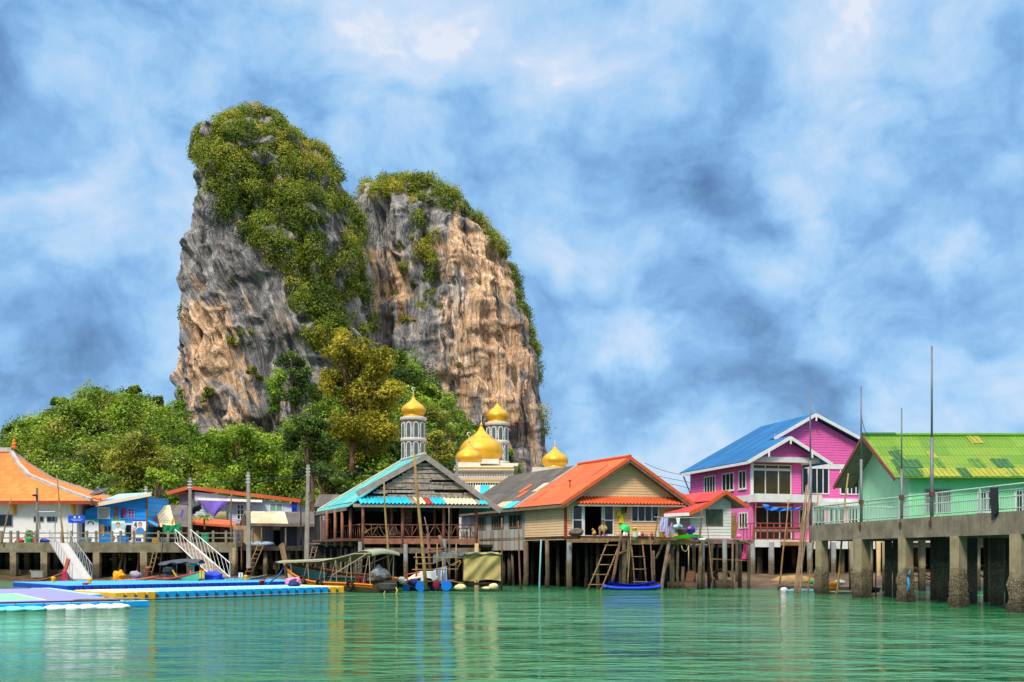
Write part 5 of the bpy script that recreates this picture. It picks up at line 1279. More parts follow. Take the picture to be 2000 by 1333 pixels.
    for tt, ss in ((1.2, -.9), (2.6, -1.), (4.4, -1.1), (1.0, 2.1), (3, 2.4), (3, 4.4), (2.2, 5.2), (3.2, 6.6), (6, 1), (6, 4), (6, 6.5), (.8, -.5)):
        m_ = MB(); m_.tube([fr.p(ss, tt, zf - .5), fr.p(ss, tt, 4.95 if ss < -.4 else 5.3)], .1, 8); m_.build('post', REDWOOD if tt < 5 else DARKWOOD, t, True)
    # railing of sticks
    rl = MB(); rr = random.Random(9)
    P_ = [fr.s_at(px) for px in (709, 786, 866, 930.5)]
    rl.tube([fr.p(P_[0], 0, zf + .86), fr.p(P_[1], 0, zf + .84), fr.p(P_[2], 0, zf + .86), fr.p(P_[3], 0, zf + .86)], .04, 6)
    rl.tube([fr.p(P_[0], 0, zf + .1), fr.p(P_[3], 0, zf + .1)], .035, 6)
    for i in range(3):
        a, b = P_[i], P_[i + 1]; k = 5
        for j in range(k):
            x0 = a + (b - a) * (j + .1) / k; x1 = a + (b - a) * (j + .95) / k
            if i == 2 or j % 2: rl.tube([fr.p(x0, 0, zf + .1), fr.p(x0 + rr.uniform(-.12, .12), 0, zf + .86)], .025, 5)
            if j % 2 == 0: rl.tube([fr.p(x0, .03, zf + .84), fr.p((x0 + x1) / 2 + rr.uniform(-.1, .1), .03, zf + .45), fr.p(x1, .03, zf + .1)], .025, 5)
            else: rl.tube([fr.p(x0, .03, zf + .1), fr.p(x1, .03, zf + .84)], .025, 5)
    for j in range(9): rl.tube([fr.p(P_[0] - .05, .5 + j * .5, zf + .05), fr.p(P_[0] - .05 + rr.uniform(-.1, .1), .5 + j * .5 + rr.uniform(-.2, .2), zf + .86)], .025, 5)
    rl.tube([fr.p(-.1, 0, zf + .86), fr.p(-.1, 5, zf + .86)], .035, 6)
    rl.build('railing', REDWOOD, t, True)
    # dim inside
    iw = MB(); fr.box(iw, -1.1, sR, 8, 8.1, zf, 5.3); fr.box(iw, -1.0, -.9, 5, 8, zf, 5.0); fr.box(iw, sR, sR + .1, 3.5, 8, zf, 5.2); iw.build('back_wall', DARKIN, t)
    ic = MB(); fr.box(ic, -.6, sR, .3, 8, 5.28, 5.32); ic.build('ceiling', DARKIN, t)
    w = MB(); a = fr.s_at(792, .8); fr.box(w, a, fr.s_at(805, .8), .8, .95, zf, 5.3); w.build('board_partition', planks('red_floor', []), t)
    w = MB(); fr.box(w, fr.s_at(640, 5.5), -1.3, 5.2, 5.4, zf - .1, zf + 1.2); w.build('side_wall', planks('mauve_planks', [(104, 74, 70), (138, 104, 98), (150, 120, 112)]), t)
    for k, (px, tt, h, w_) in enumerate(((735, 2, .75, 1.3), (830, 2.2, .75, 1.2), (880, 2.5, .75, 1.4))):
        a = fr.s_at(px, tt); m_ = MB(); fr.box(m_, a, a + w_, tt, tt + .8, zf + h - .05, zf + h)
        for u, v in ((.05, .05), (w_ - .1, .05), (.05, .7), (w_ - .1, .7)): fr.box(m_, a + u, a + u + .06, tt + v, tt + v + .06, zf, zf + h - .052)
        m_.build('table', OLDWOOD, None, lab=('wooden table with pale top, leftmost inside the teal-roofed house', 'wooden table in the middle of the teal-roofed house', 'wooden table at the right inside the teal-roofed house')[k], cat='table')
    # stilts
    dz = zf - .6
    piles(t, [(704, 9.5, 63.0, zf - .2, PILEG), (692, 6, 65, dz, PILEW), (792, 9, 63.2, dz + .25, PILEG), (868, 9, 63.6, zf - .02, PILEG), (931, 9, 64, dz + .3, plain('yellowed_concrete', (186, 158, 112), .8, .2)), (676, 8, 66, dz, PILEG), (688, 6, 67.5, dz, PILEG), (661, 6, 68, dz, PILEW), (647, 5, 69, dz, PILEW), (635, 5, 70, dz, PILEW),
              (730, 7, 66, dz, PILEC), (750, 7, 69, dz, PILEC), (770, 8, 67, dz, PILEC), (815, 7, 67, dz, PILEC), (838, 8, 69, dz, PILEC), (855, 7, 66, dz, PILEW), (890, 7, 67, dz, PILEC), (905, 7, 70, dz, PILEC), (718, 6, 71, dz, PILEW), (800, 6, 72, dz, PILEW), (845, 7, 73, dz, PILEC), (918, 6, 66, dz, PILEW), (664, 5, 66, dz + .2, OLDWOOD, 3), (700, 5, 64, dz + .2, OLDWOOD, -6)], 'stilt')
    iw = MB(); fr.box(iw, -1., sR, 8.1, 8.3, .5, zf - .17); fr.box(iw, sR - .1, sR - .01, 3, 8.09, .5, zf - .172); iw.build('shade_sheet', DARKIN, t)  # dark sheets added below the floor where only shade stands
    # left porch of sticks
    po = MB(); rr = random.Random(12)
    for k in range(9):
        a = P(604 + k * 9, 1063 + rr.uniform(-2, 2), 69 + rr.uniform(-1, 1)); po.tube([a, a + Vector((rr.uniform(1, 2.5), rr.uniform(-.8, .8), rr.uniform(-.05, .05)))], .045, 6)
    for px, y0, y1 in ((628, 1062, 1008), (636, 1062, 1008), (645, 1062, 1000), (656, 1062, 1002), (670, 1062, 1000), (650, 1046, 1046)): po.tube([P(px, y0, 68), P(px + rr.uniform(-2, 2), y1, 68)], .05, 6)
    for y in (1040, 1052): po.tube([P(626, y, 68), P(676, y - 1, 68)], .035, 6)
    po.build('porch', OLDWOOD, t, True)
restaurant()
def sign2():
    Y = 67.8; t = thing('sign', 'faded pinkish board sign with white lettering at the porch left of the teal-roofed house', 'sign', P(637, 1024, Y)); pt = plane(Y)
    mb = MB(); hbox(mb, pt, X_(629, Y), X_(646, Y), Z_(1023, Y), Z_(1006, Y), -.04, 0); mb.build('board', plain('mauve_sign', (128, 92, 104), .7, .15), t)
    e = MB(); rr = random.Random(6)
    for row in range(3):
        px = 631
        while px < 643.5:
            w = rr.uniform(.8, 2); hbox(e, pt, X_(px, Y), X_(px + w, Y), Z_(1011.4 + row * 4.4, Y), Z_(1009.4 + row * 4.4, Y), .002, .008); px += w + .5
    e.build('lettering', plain('faded_pink_white', (206, 180, 186), .6), t)
sign2()
# clutter on the restaurant deck
mb = MB(); fr_ = Fr((X_(707, 63), 63), 10, (-.40, .917)); zf_ = fr_.z_at(1052)
for k in range(9):
    pts = [fr_.p(fr_.s_at(716) + .0 + 1.9 * f, .45 + k * .07, zf_ + .08 + .62 * math.sin(math.pi * min(1, f * .9 + .05)) ** .6) for f in [i / 10 for i in range(11)]]
    mb.tube(pts, .03, 5)
for k in range(7): mb.tube([fr_.p(fr_.s_at(716) + .2 + k * .26, .42, zf_ + .1), fr_.p(fr_.s_at(716) + .2 + k * .26, 1.1, zf_ + .5)], .025, 5)
mb.build('fish_trap', wood('weathered_cane', [(104, 70, 50), (156, 118, 90), (176, 146, 120)]), None, True, lab='arched cane fish trap lying behind the stick railing', cat='fish trap')
mb = MB(); lump(mb, fr_.p(fr_.s_at(772), .7, zf_ + .25), .5, .35, .42, 3, .3); mb.build('net', plain('brown_net', (128, 100, 84), .95, .3, 9), None, True, lab='heap of brown netting behind the stick railing', cat='net')

# ------------------------------------------------------------------ orange-roofed cream house
CREAM = siding('cream_boards_siding', (220, 182, 138), .165, .18); PEACH = siding('peach_siding', (224, 176, 124), .165, .12)
ORANGE = roofing('orange_corrugated', [(214, 92, 44), (208, 88, 42), (218, 98, 50), (180, 84, 66)], [.4, .3, .27, .03], .2, 1.5, 1.0, .05, .4, (150, 72, 44), .55)
DGREY = roofing('dark_grey_corrugated', [(88, 80, 73), (98, 90, 82), (80, 73, 68), (92, 84, 76)], None, .2, 1.5, 1.0, .06, .6, (58, 54, 50), .5)
BARGE = plain('orange_barge', (196, 84, 40), .6, .12)
HF = Fr((X_(1104, 62), 62), 12, (-.45, .89))
def orange_house():
    fr = HF; t = thing('house', 'cream boarded stilt house with a bright orange and dark grey corrugated roof', 'house', fr.p(3.6, 4, 3.3))
    zf = Z_(1047, 62); sR = fr.s_at(1326); sp = sR / 2 + .05; zp = 8.02; sl, sr = -.62, sR + .62; ze = 5.14; t0 = -.75; LEN = 15.5; OT = 5.4
    zr = lambda s: ze + (zp - ze) * (1 - abs(s - sp) / (sp - sl))
    # front wall around the doorway
    d0, d1 = fr.s_at(1139.5), fr.s_at(1177); w0, w1 = fr.s_at(1116.5), fr.s_at(1199); zd = Z_(986, 62)
    f = MB(); fr.box(f, 0, w0, -.0, .12, zf, 5.35); fr.box(f, w1, sR, 0, .12, zf, 5.35); fr.box(f, w0, w1, 0, .12, zd, 5.35); f.build('front_wall', PEACH, t)
    g = MB(); g.prism([fr.p(0, -.01, 5.36), fr.p(sR, -.01, 5.36), fr.p(sR, -.01, zr(sR) - .1), fr.p(sp, -.01, zp - .12), fr.p(0, -.01, zr(0) - .1)], fr.w * .12); g.build('gable_wall', siding('tan_gable_siding', (214, 176, 130), .165, .12), t)
    s = MB(); fr.box(s, 0, .12, .125, 5.3, zf - .25, 5.3); s.build('side_wall', CREAM, t)
    s = MB(); fr.box(s, sR - .12, sR, .125, LEN, zf, 5.3); fr.box(s, .13, sR - .13, LEN - .1, LEN, zf, 5.3); s.build('rear_wall', CREAM, t)
    cp = MB(); fr.box(cp, -.03, .1, -.03, .1, zf - .1, 5.3); cp.build('corner_post', plain('red_brown_post', (140, 58, 44), .6, .12), t)
    s = MB(); fr.box(s, .02, .14, 5.31, LEN, 3.75, 5.2); s.build('grey_wall', planks('grey_white_boards', [(136, 136, 134), (164, 164, 160), (184, 182, 176)], .9, gap=.03), t)
    s = MB(); fr.box(s, -.0, .15, 5.31, LEN, zf - .85, 3.748); s.build('lower_wall', planks('worn_grey_panels', [(120, 108, 94), (156, 146, 130), (180, 172, 160), (132, 130, 130)], .62, gap=.06), t)
    pt = leftside(fr, .02)
    for a, b, c in ((1000, 988, 2), (983.5, 960.5, 4), (948, 934, 3)):
        win(t, pt, fr.t_at(a, 0) if a < 1000 else fr.t_at(1018, 0), fr.t_at(b, 0) if a < 1000 else fr.t_at(994, 0), 3.85, 4.75, c + 1, 1, OLDWOOD, .08, gl=DARKIN)
    # floor, room
    m_ = MB(); fr.box(m_, -.0, sR, 0.0, LEN, zf - .2, zf - .003); m_.build('floor', DARKWOOD, t)
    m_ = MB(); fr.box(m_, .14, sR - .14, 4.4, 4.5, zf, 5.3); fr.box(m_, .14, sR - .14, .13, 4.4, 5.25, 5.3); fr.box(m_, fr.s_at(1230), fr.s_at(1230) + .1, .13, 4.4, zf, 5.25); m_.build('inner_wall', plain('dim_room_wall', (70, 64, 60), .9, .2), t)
    m_ = MB(); fr.box(m_, .2, sR - .2, LEN - .3, LEN - .1, .5, zf - .205); fr.box(m_, sR - .3, sR - .21, 3, LEN - .31, .5, zf - .206); m_.build('shade_sheet', DARKIN, t)  # added dark sheets close the bright view under the house
    # roofs
    def roof_slab(mb, ta, tb, lo=0):
        mb.slab([fr.p(sl, ta, ze + lo), fr.p(sp, ta, zp + lo), fr.p(sp, tb, zp + lo), fr.p(sl, tb, ze + lo)], .06)
        mb.slab([fr.p(sp, ta, zp + lo), fr.p(sr, ta, ze + lo), fr.p(sr, tb, ze + lo), fr.p(sp, tb, zp + lo)], .06)
    r = MB(); roof_slab(r, t0, OT); ro = r.build('orange_roof', ORANGE, t)
    r = MB(); roof_slab(r, OT + .003, LEN, -.02); rg = r.build('grey_roof', DGREY, t)
    c = MB(); c.tube([fr.p(sp, t0, zp + .03), fr.p(sp, OT, zp + .03)], .11, 8); c.build('ridge_cap', BARGE, ro)
    def onroof(mb, t0_, t1_, f0, f1, th=.02):
        q = lambda tt, f: fr.p(sl + (sp - sl) * f, tt, ze + (zp - ze) * f + th)
        mb.slab([q(t0_, f0), q(t0_, f1), q(t1_, f1), q(t1_, f0)], .02)
    for k, (a, b, f0, f1, col) in enumerate(((8.2, 8.75, .40, .60, 'o'), (7.2, 7.75, .26, .42, 'o'), (7.4, 9.0, .03, .18, 'b'), (6.0, 7.35, .0, .16, 't'), (5.5, 6.5, .38, .58, 'b'), (9.3, 10.5, .0, .12, 'b'), (11, 12, .02, .2, 't'), (5.42, 5.75, .0, 1., 'g'))):
        mb = MB(); onroof(mb, a, b, f0, f1); mb.build('roof_patch', {'o': ORANGE, 'b': BEROOF, 't': plain('teal_patch', (60, 176, 190), .6, .15), 'g': plain('grey_mortar', (150, 140, 130), .8, .2)}[col], rg)
    for k, (a, b, f0, f1) in enumerate(((3.9, 4.15, .13, .36), (.6, .85, .62, .86))):
        mb = MB(); onroof(mb, a, b, f0, f1, .015); mb.build('roof_patch', plain('dull_red_strip', (150, 66, 48), .7, .1), ro)
    v = MB(); b = fr.p(sl + (sp - sl) * .38, 1.4, ze + (zp - ze) * .38); v.tube([b, b + Vector((0, 0, .42))], .035, 6); v.tube([b + Vector((-.09, 0, .42)), b + Vector((.09, 0, .42))], .05, 6); v.build('vent_pipe', plain('rusty_pipe', (96, 58, 44), .8, .2), ro)
    bb = MB(); bb.beam(fr.p(sp, t0 - .03, zp - .08), fr.p(sl, t0 - .03, ze - .08), .05, .2); bb.beam(fr.p(sp, t0 - .035, zp - .08), fr.p(sr, t0 - .03, ze - .08), .05, .2); bb.build('barge_board', BARGE, t)
    rb = MB(); rb.beam(fr.p(sp, t0 + .03, zp - .24), fr.p(sl + .1, t0 + .03, ze - .22), .07, .16); rb.beam(fr.p(sp, t0 + .035, zp - .24), fr.p(sr - .1, t0 + .03, ze - .22), .07, .16); rb.beam(fr.p(sl + .06, t0, ze - .15), fr.p(sl + .06, LEN, ze - .17), .06, .16); rb.build('rafter', OLDWOOD, t)
    so = MB()
    for s0, s1, za, zb in ((sp, sr - .05, zp - .16, ze - .13), (sl + .05, sp, ze - .13, zp - .16)): so.slab([fr.p(s0, t0 + .02, za), fr.p(s1, t0 + .02, zb), fr.p(s1, .0, zb), fr.p(s0, .0, za)], .02)
    so.build('soffit', wood('dull_brown_soffit', [(96, 78, 66), (128, 106, 92)]), t)
    # tiled awning, corrugation modelled
    a0, a1 = fr.s_at(1119), fr.s_at(1327); z1, z0 = fr.z_at(971, 2), fr.z_at(984, 2, -.7)
    aw = MB(); aw.grid(lambda u, v: fr.p(a0 + (a1 - a0) * u, -.72 * v - .01, z1 + (z0 - z1) * v) + Vector((0, 0, .045 * math.sin((a0 + (a1 - a0) * u) * 2 * math.pi / .215))), 300, 2, .02); aw.build('awning', plain('orange_awning_tile', (206, 88, 44), .55, .14, 1.5, dirt=.3, dcol=(120, 50, 30)), t, True)
    ab = MB(); fr.box(ab, a0, a1, -.7, -.62, z0 - .17, z0 - .06); ab.build('awning_beam', wood('pale_grey_board', []), t)
    # door panels and window
    pt = front(fr, .0)
    dz = zf + .04
    for a, b in ((1117, 1138), (1178.5, 1198.5)): win(t, pt, fr.s_at(a), fr.s_at(b), dz, zd, 1, 2, WHITE, .07, name='door_panel', d=.05)
    fm = MB(); hbox(fm, pt, fr.s_at(1138.2), fr.s_at(1141.2), dz, zd, -.05, .06); hbox(fm, pt, fr.s_at(1175), fr.s_at(1177.2), dz, zd, -.05, .06); hbox(fm, pt, fr.s_at(1117), fr.s_at(1199), zf, zf + .04, -.05, .07); fm.build('door_frame', WHITE, t)
    win(t, pt, fr.s_at(1232), fr.s_at(1286), fr.z_at(1020, 5), fr.z_at(987, 5), 4, 1, WHITE, .065, d=.05)
    # balcony planks in front with a ragged edge
    dk = MB(); rr = random.Random(3)
    for k in range(7): fr.box(dk, fr.s_at(1106 if k < 5 else 1150, -.2 * k), sR + .2 - (.0 if k < 4 else rr.uniform(0, .4)), -.19 * (k + 1) + .01, -.19 * k, zf - .12, zf - .06 + rr.uniform(-.01, .01))
    dk.build('porch_deck', planks('worn_deck', [(112, 82, 70), (142, 110, 96)], .19, False), t)
    eb = MB(); fr.box(eb, -.6, 1.9, -1.5, -1.3, zf - .42, zf - .2); fr.box(eb, fr.s_at(1205), sR + 1.1, -1.62, -1.44, zf - .52, zf - .27); fr.box(eb, .3, sR + .3, -1.3, -1.2, zf - .34, zf - .14); eb.build('porch_beam', wood('tan_wood', []), t)
    # stilts
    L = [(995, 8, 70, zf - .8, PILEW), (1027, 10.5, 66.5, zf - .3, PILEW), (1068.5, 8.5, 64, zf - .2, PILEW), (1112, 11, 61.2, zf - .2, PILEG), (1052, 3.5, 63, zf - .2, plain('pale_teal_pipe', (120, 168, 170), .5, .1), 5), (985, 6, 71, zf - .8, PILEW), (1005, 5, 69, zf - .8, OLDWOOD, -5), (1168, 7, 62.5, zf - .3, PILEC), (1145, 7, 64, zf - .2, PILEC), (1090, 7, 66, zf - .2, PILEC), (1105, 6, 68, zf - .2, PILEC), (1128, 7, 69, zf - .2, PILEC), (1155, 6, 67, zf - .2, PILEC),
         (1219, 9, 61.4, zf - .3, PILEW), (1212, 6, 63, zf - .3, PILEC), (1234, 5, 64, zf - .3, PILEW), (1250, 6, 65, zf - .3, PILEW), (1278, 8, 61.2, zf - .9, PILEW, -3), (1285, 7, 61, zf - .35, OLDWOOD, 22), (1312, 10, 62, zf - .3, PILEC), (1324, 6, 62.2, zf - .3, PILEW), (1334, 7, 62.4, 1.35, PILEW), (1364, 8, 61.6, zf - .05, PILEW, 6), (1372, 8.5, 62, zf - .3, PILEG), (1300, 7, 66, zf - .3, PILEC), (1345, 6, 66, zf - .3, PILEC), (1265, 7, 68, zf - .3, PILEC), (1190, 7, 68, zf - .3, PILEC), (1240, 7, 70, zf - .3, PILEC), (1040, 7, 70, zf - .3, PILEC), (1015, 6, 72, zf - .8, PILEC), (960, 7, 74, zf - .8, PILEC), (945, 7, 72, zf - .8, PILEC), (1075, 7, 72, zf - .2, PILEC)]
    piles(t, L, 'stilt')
    br = MB(); br.tube([P(1300, 1110, 62), P(1318, 1062, 62)], .11, 7); br.tube([P(1281, 1092, 62), P(1295, 1062, 62)], .08, 7); br.tube([P(1200, 1086, 61), P(1232, 1072, 61.4)], .07, 6); br.build('brace', wood('tan_wood', []), t, True)
orange_house()
# narrow filler between house and annex
def annex():
    fr = Fr((X_(1349, 62.6), 62.6), 8, (-.42, .907)); sR = fr.s_at(1428); zf = Z_(1053, 62.6)
    t = thing('house', 'small white boarded annex with a red corrugated gable roof', 'house', fr.p(1.2, 1.5, zf))
    sp = fr.s_at(1418, -.7); zp = fr.z_at(958, sp, -.7); zl = fr.z_at(988, 1, -.7)
    W = siding('white_boards', (206, 202, 192), .19, .3)
    WL = MB(); zt = lambda s: zp - .2 - abs(s - sp) * .66
    WL.prism([fr.p(0, 0, zf), fr.p(sR, 0, zf), fr.p(sR, 0, zt(sR)), fr.p(sp, 0, zt(sp)), fr.p(.9, 0, zt(.9)), fr.p(0, 0, zt(.9) - .25)], fr.w * 5); WL.build('wall', W, t)
    GL = siding('grey_side_boards', (150, 146, 142), .19, .3)
    sd = MB(); sd.beam(P(1300, 1028, 63.05), P(1348.5, 1028, 62.7), .08, 1.5); sd.build('side_wall', GL, t)
    RED = roofing('red_corrugated', [(196, 58, 54), (188, 54, 52), (202, 66, 60)], None, .2, 1.4, 1., .045, .18, (140, 50, 44), .35)
    q = lambda s, tt: fr.p(s, tt, zp - abs(s - sp) * .66)
    r = MB(); sl = fr.s_at(1388, -.7); sr = fr.s_at(1463, -.7)
    r.slab([q(sl, -.7), q(sp, -.7), q(sp, 5.5), q(sl, 5.5)], .05)
    r.slab([q(sp, -.7), q(sr, -.7), q(sr, 5.5), q(sp, 5.5)], .05)
    ra = fr.p(sl, -.7, zp - abs(sl - sp) * .66 - .04); rb = fr.p(fr.s_at(1347, -.7), -.7, Z_(1000, 62)); bk = fr.p(fr.s_at(1296, 2.5), 2.4, Z_(998, 64)); bk2 = fr.p(sl, 4.5, zp - abs(sl - sp) * .66 - .05)
    r.slab([q(sl, -.68) - Vector((0, 0, .03)), P(1340, 990, 64.6), P(1296, 1003, 62.5), rb], .05)
    r.build('roof', RED, t)
    b = MB(); b.beam(q(sp, -.72) - Vector((0, 0, .1)), q(sl, -.72) - Vector((0, 0, .12)), .05, .22); b.beam(q(sp, -.725) - Vector((0, 0, .1)), q(sr, -.72) - Vector((0, 0, .1)), .05, .22); b.beam(q(sl, -.725) - Vector((0, 0, .14)), rb - Vector((0, .04, .12)), .05, .24); b.build('barge_board', plain('orange_barge', ()), t)
    fa = MB(); fa.beam(rb - Vector((0, 0, .14)), P(1297, 1007, 62.5), .05, .2); fa.build('fascia', WHITE, t)
    so = MB(); so.slab([q(sp, -.65) - Vector((0, 0, .1)), q(sr - .05, -.65) - Vector((0, 0, .1)), q(sr - .05, 5) - Vector((0, 0, .1)), q(sp, 5) - Vector((0, 0, .1))], .02); so.build('soffit', plain('grey_soffit', (140, 132, 120), .8, .2), t)
    win(t, front(fr, 0), fr.s_at(1379), fr.s_at(1411), Z_(1027, 62.7), Z_(995, 62.7), 2, 1, plain('brown_frame', (96, 78, 60), .6), .075, gl=glass('green_glass', (44, 66, 50), .15))
    dk = MB(); fr.box(dk, fr.s_at(1330, -.3), fr.s_at(1462), -.6, 5, zf - .2, zf - .05); fr.box(dk, fr.s_at(1385, -.65), fr.s_at(1470, -.65), -.75, -.62, zf - .3, zf - .1); dk.build('deck', wood('grey_wood', []), t)
    uw = MB(); fr.box(uw, -.4, sR, 4.8, 4.9, .3, zf - .21); uw.build('shade_sheet', DARKIN, t)  # added dark sheet stands for the shade under the annex
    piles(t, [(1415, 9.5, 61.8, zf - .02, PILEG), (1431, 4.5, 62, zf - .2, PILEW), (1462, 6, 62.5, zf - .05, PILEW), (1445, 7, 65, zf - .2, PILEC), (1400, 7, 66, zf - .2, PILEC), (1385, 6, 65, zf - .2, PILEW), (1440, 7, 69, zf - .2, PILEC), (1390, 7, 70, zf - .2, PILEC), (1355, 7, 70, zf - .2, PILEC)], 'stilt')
    c = MB(); c.tube([P(1385, 1092, 62.5), P(1472, 1096, 62.5)], .03, 6); c.build('rail', BAMBOO, t)
annex()
# white stub wall between the two roofs
mb = MB(); HF.box(mb, HF.s_at(1308, .3), HF.s_at(1329, .3), .3, .9, Z_(1000, 63), Z_(963, 63)); mb.build('side_panel', siding('white_boards', ()), lab='narrow white boarded panel between the orange and the red roof', cat='wall panel')
# village decking behind the front row, added to keep the space below dark
def village_deck():
    t = thing('platform', 'broad dark timber platform on stilts, added behind the front houses to shade beneath them', 'platform', (5, 95, 2.6))
    mb = MB(); mb.box(X_(640, 84), 64, 78, 110, 2.62, 2.82); mb.box(-11, 12, 71, 77.9, 2.6, 2.78); mb.box(18, 42, 76, 77.9, 2.6, 2.78); mb.build('deck', DARKWOOD, t)
    rr = random.Random(2)
    for k in range(70):
        X = -24 + 64 * rr.random(); Y = rr.uniform(79, 96)
        m_ = MB(); m_.tube([(X, Y, -.5), (X + rr.uniform(-.1, .1), Y, 2.61)], .16, 7); m_.build('stilt', PILEC, t, True)
    mb = MB(); mb.box(-30, 19.9, 104, 104.3, .2, 2.6); mb.box(20, 66, 104, 104.3, .2, 4.2); mb.build('rear_wall', DARKIN, t)  # dark sheet added to close bright gaps seen below the houses
village_deck()
def back_houses():
    for (px0, px1, pyt, pyb, Y, lab, m_) in ((612, 668, 966, 990, 90, 'dark corrugated roof of a house behind the teal-roofed one, on its left', DKROOF), (925, 985, 948, 985, 84, 'patched pale and teal corrugated roof below the mosque terrace', PATCH)):
        t = thing('house', lab, 'house', (X_((px0 + px1) / 2, Y), Y + 2, 2.8))
        mb = MB(); a, b = X_(px0, Y), X_(px1, Y); mb.box(a + .3, b - .3, Y + .5, Y + 5, 2.8, Z_(pyb, Y)); mb.build('wall', planks('dark_boards', []), t)
        r = MB(); r.slab([(a, Y, Z_(pyb, Y)), (b, Y, Z_(pyb, Y)), (b, Y + 2.6, Z_(pyt, Y + 2.6)), (a, Y + 2.6, Z_(pyt, Y + 2.6))], .08); r.slab([(a, Y + 2.6, Z_(pyt, Y + 2.6)), (b, Y + 2.6, Z_(pyt, Y + 2.6)), (b, Y + 5.5, Z_(pyb, Y)), (a, Y + 5.5, Z_(pyb, Y))], .08); r.build('roof', m_, t)
back_houses()
# ------------------------------------------------------------------ pink house
PINK = siding('pink_siding', (222, 96, 160), .2, .1); PINKR = plain('pink_render', (222, 112, 170), .7, .06, dirt=.2, dcol=(150, 90, 110))
BLUER = roofing('blue_sheet_roof', [(16, 92, 146), (20, 98, 152), (14, 86, 138)], None, .22, 3.5, 1., .03, .2, (40, 84, 120), .25, rough=.85)
def pink_house():
    fr = Fr((X_(1468, 75), 75), 14, (-.26, .965)); t = thing('house', 'two-storey bright pink house with a blue gabled roof', 'house', fr.p(5, 4, 3.15))
    z0 = Z_(1056, 75); z1a, z1b = Z_(979, 75), Z_(967, 75); zeave = 8.85; LEN = 10.5; sE = 14.0
    sg = fr.s_at(1543, -.8); zg = fr.z_at(852, sg, -.8); sG = 6.7; tG = 3.0; zG = 8.87 + (fr.z_at(852, sg, -.8) - 8.87) / (sg + .75) * 7.45
    sl = -.75
    # walls: left wing block 0..5.2 and main block behind from tG
    mb = MB(); fr.box(mb, 0, .15, 0, LEN, z1b, zeave); mb.build('upper_side_wall', PINK, t)
    mb = MB(); fr.box(mb, 0, .15, 0, LEN, z0, z1a); mb.build('lower_side_wall', PINKR, t)
    mb = MB(); fr.box(mb, -.1, .2, -.05, LEN, z1a + .002, z1b - .002); fr.box(mb, -.08, .12, -.08, .1, z1b + .002, zeave); mb.build('white_trim', WHITE, t)
    # upper front wall of the wing, around the glazed front
    a, b = fr.s_at(1472.5), fr.s_at(1549.5); sW = fr.s_at(1562)
    pt = front(fr, .3)
    mb = MB(); fr.box(mb, .16, a, .3, .45, z1b, zeave); fr.box(mb, b, sW + .3, .3, .45, z1b, zeave); fr.box(mb, a, b, .3, .45, fr.z_at(905, 2), zeave + .2); fr.box(mb, sW + .15, sW + .3, .45, 3, z1b, zeave); mb.build('upper_front_wall', PINK, t)
    FR = plain('cream_frame', (206, 196, 172), .5, .05); GD = glass('brown_glass', (58, 50, 36), .12)
    zt = fr.z_at(917, 2); zz = fr.z_at(907, 2)
    win(t, pt, a, b, z1b + .02, zt, 3, 1, FR, .1, name='glass_door', gl=GD); win(t, pt, a, b, zt + .003, zz, 3, 1, FR, .08, name='window', gl=GD)
    # main block front at tG
    p2 = front(fr, tG)
    s_ = lambda px: fr.s_at(px, tG)
    mb = MB(); fr.box(mb, sW + .3, sE, tG, tG + .15, z1b, zeave + .2); mb.build('upper_main_wall', PINK, t)
    zz0, zz1 = fr.z_at(966, 8, tG), fr.z_at(911, 8, tG)
    for x0, x1, c in ((1566, 1579, 1), (1583, 1619, 3), (1640, 1653, 1), (1654, 1680, 3)): win(t, p2, s_(x0), s_(x1), zz0, zz1, c, 1, WHITE, .09)
    gm = MB(); gm.prism([fr.p(sW - 1.5, tG - .02, zeave + .2), fr.p(sE, tG - .02, zeave + .2), fr.p(sE - .2, tG - .02, zG - (sE - sG) * .45 - .3), fr.p(sG, tG - .02, zG - .3), fr.p(3.5, tG - .02, zG - (sG - 3.5) * .45 - .3)], fr.w * .15); gm.build('main_gable', PINK, t)
    gb = MB(); fr.box(gb, sW, sE, tG - .08, tG - .021, zeave - .1, zeave + .28); gb.build('white_band', WHITE, t)
    # small gable over the wing front
    gs = MB(); h = lambda s: zg - abs(s - sg) * .5 - .22
    gs.prism([fr.p(.1, -.2, zeave + .42), fr.p(2 * sg - .1, -.2, zeave + .42), fr.p(2 * sg - .3, -.2, h(2 * sg - .3)), fr.p(sg, -.2, h(sg)), fr.p(.3, -.2, h(.3))], fr.w * .15); gs.build('wing_gable', PINK, t)
    gb = MB(); fr.box(gb, .0, 2 * sg + .1, -.32, -.205, zeave + .02, zeave + .4); gb.build('white_band', WHITE, t)
    so = MB(); fr.box(so, .1, 2 * sg, -.2, tG, zeave + .03, zeave + .08); so.build('soffit', plain('cream_fascia', ()), t)
    # roofs
    r = MB(); t0 = -.85; sr1 = 2 * sg - sl
    ZL = lambda s: zg - (sg - s) * (zg - (zeave + .02)) / (sg - sl)
    k = (zg - (zeave + .02)) / (sg - sl)
    r.slab([fr.p(sl, t0, ZL(sl)), fr.p(sg, t0, zg), fr.p(sg, tG - .605, zg), fr.p(sl, tG - .605, ZL(sl))], .08)
    r.slab([fr.p(sg, t0, zg), fr.p(sr1, t0, ZL(sl)), fr.p(sr1, tG + 1, ZL(sl)), fr.p(sg, tG + 1.5, zg)], .08)
    zl2 = ZL(sl); k2 = (zG - zl2) / (sG - sl)
    r.slab([fr.p(sl, tG - .6, zl2 + .012), fr.p(sG, tG - .6, zG), fr.p(sG, LEN + .5, zG), fr.p(sl, LEN + .5, zl2 + .012)], .08)
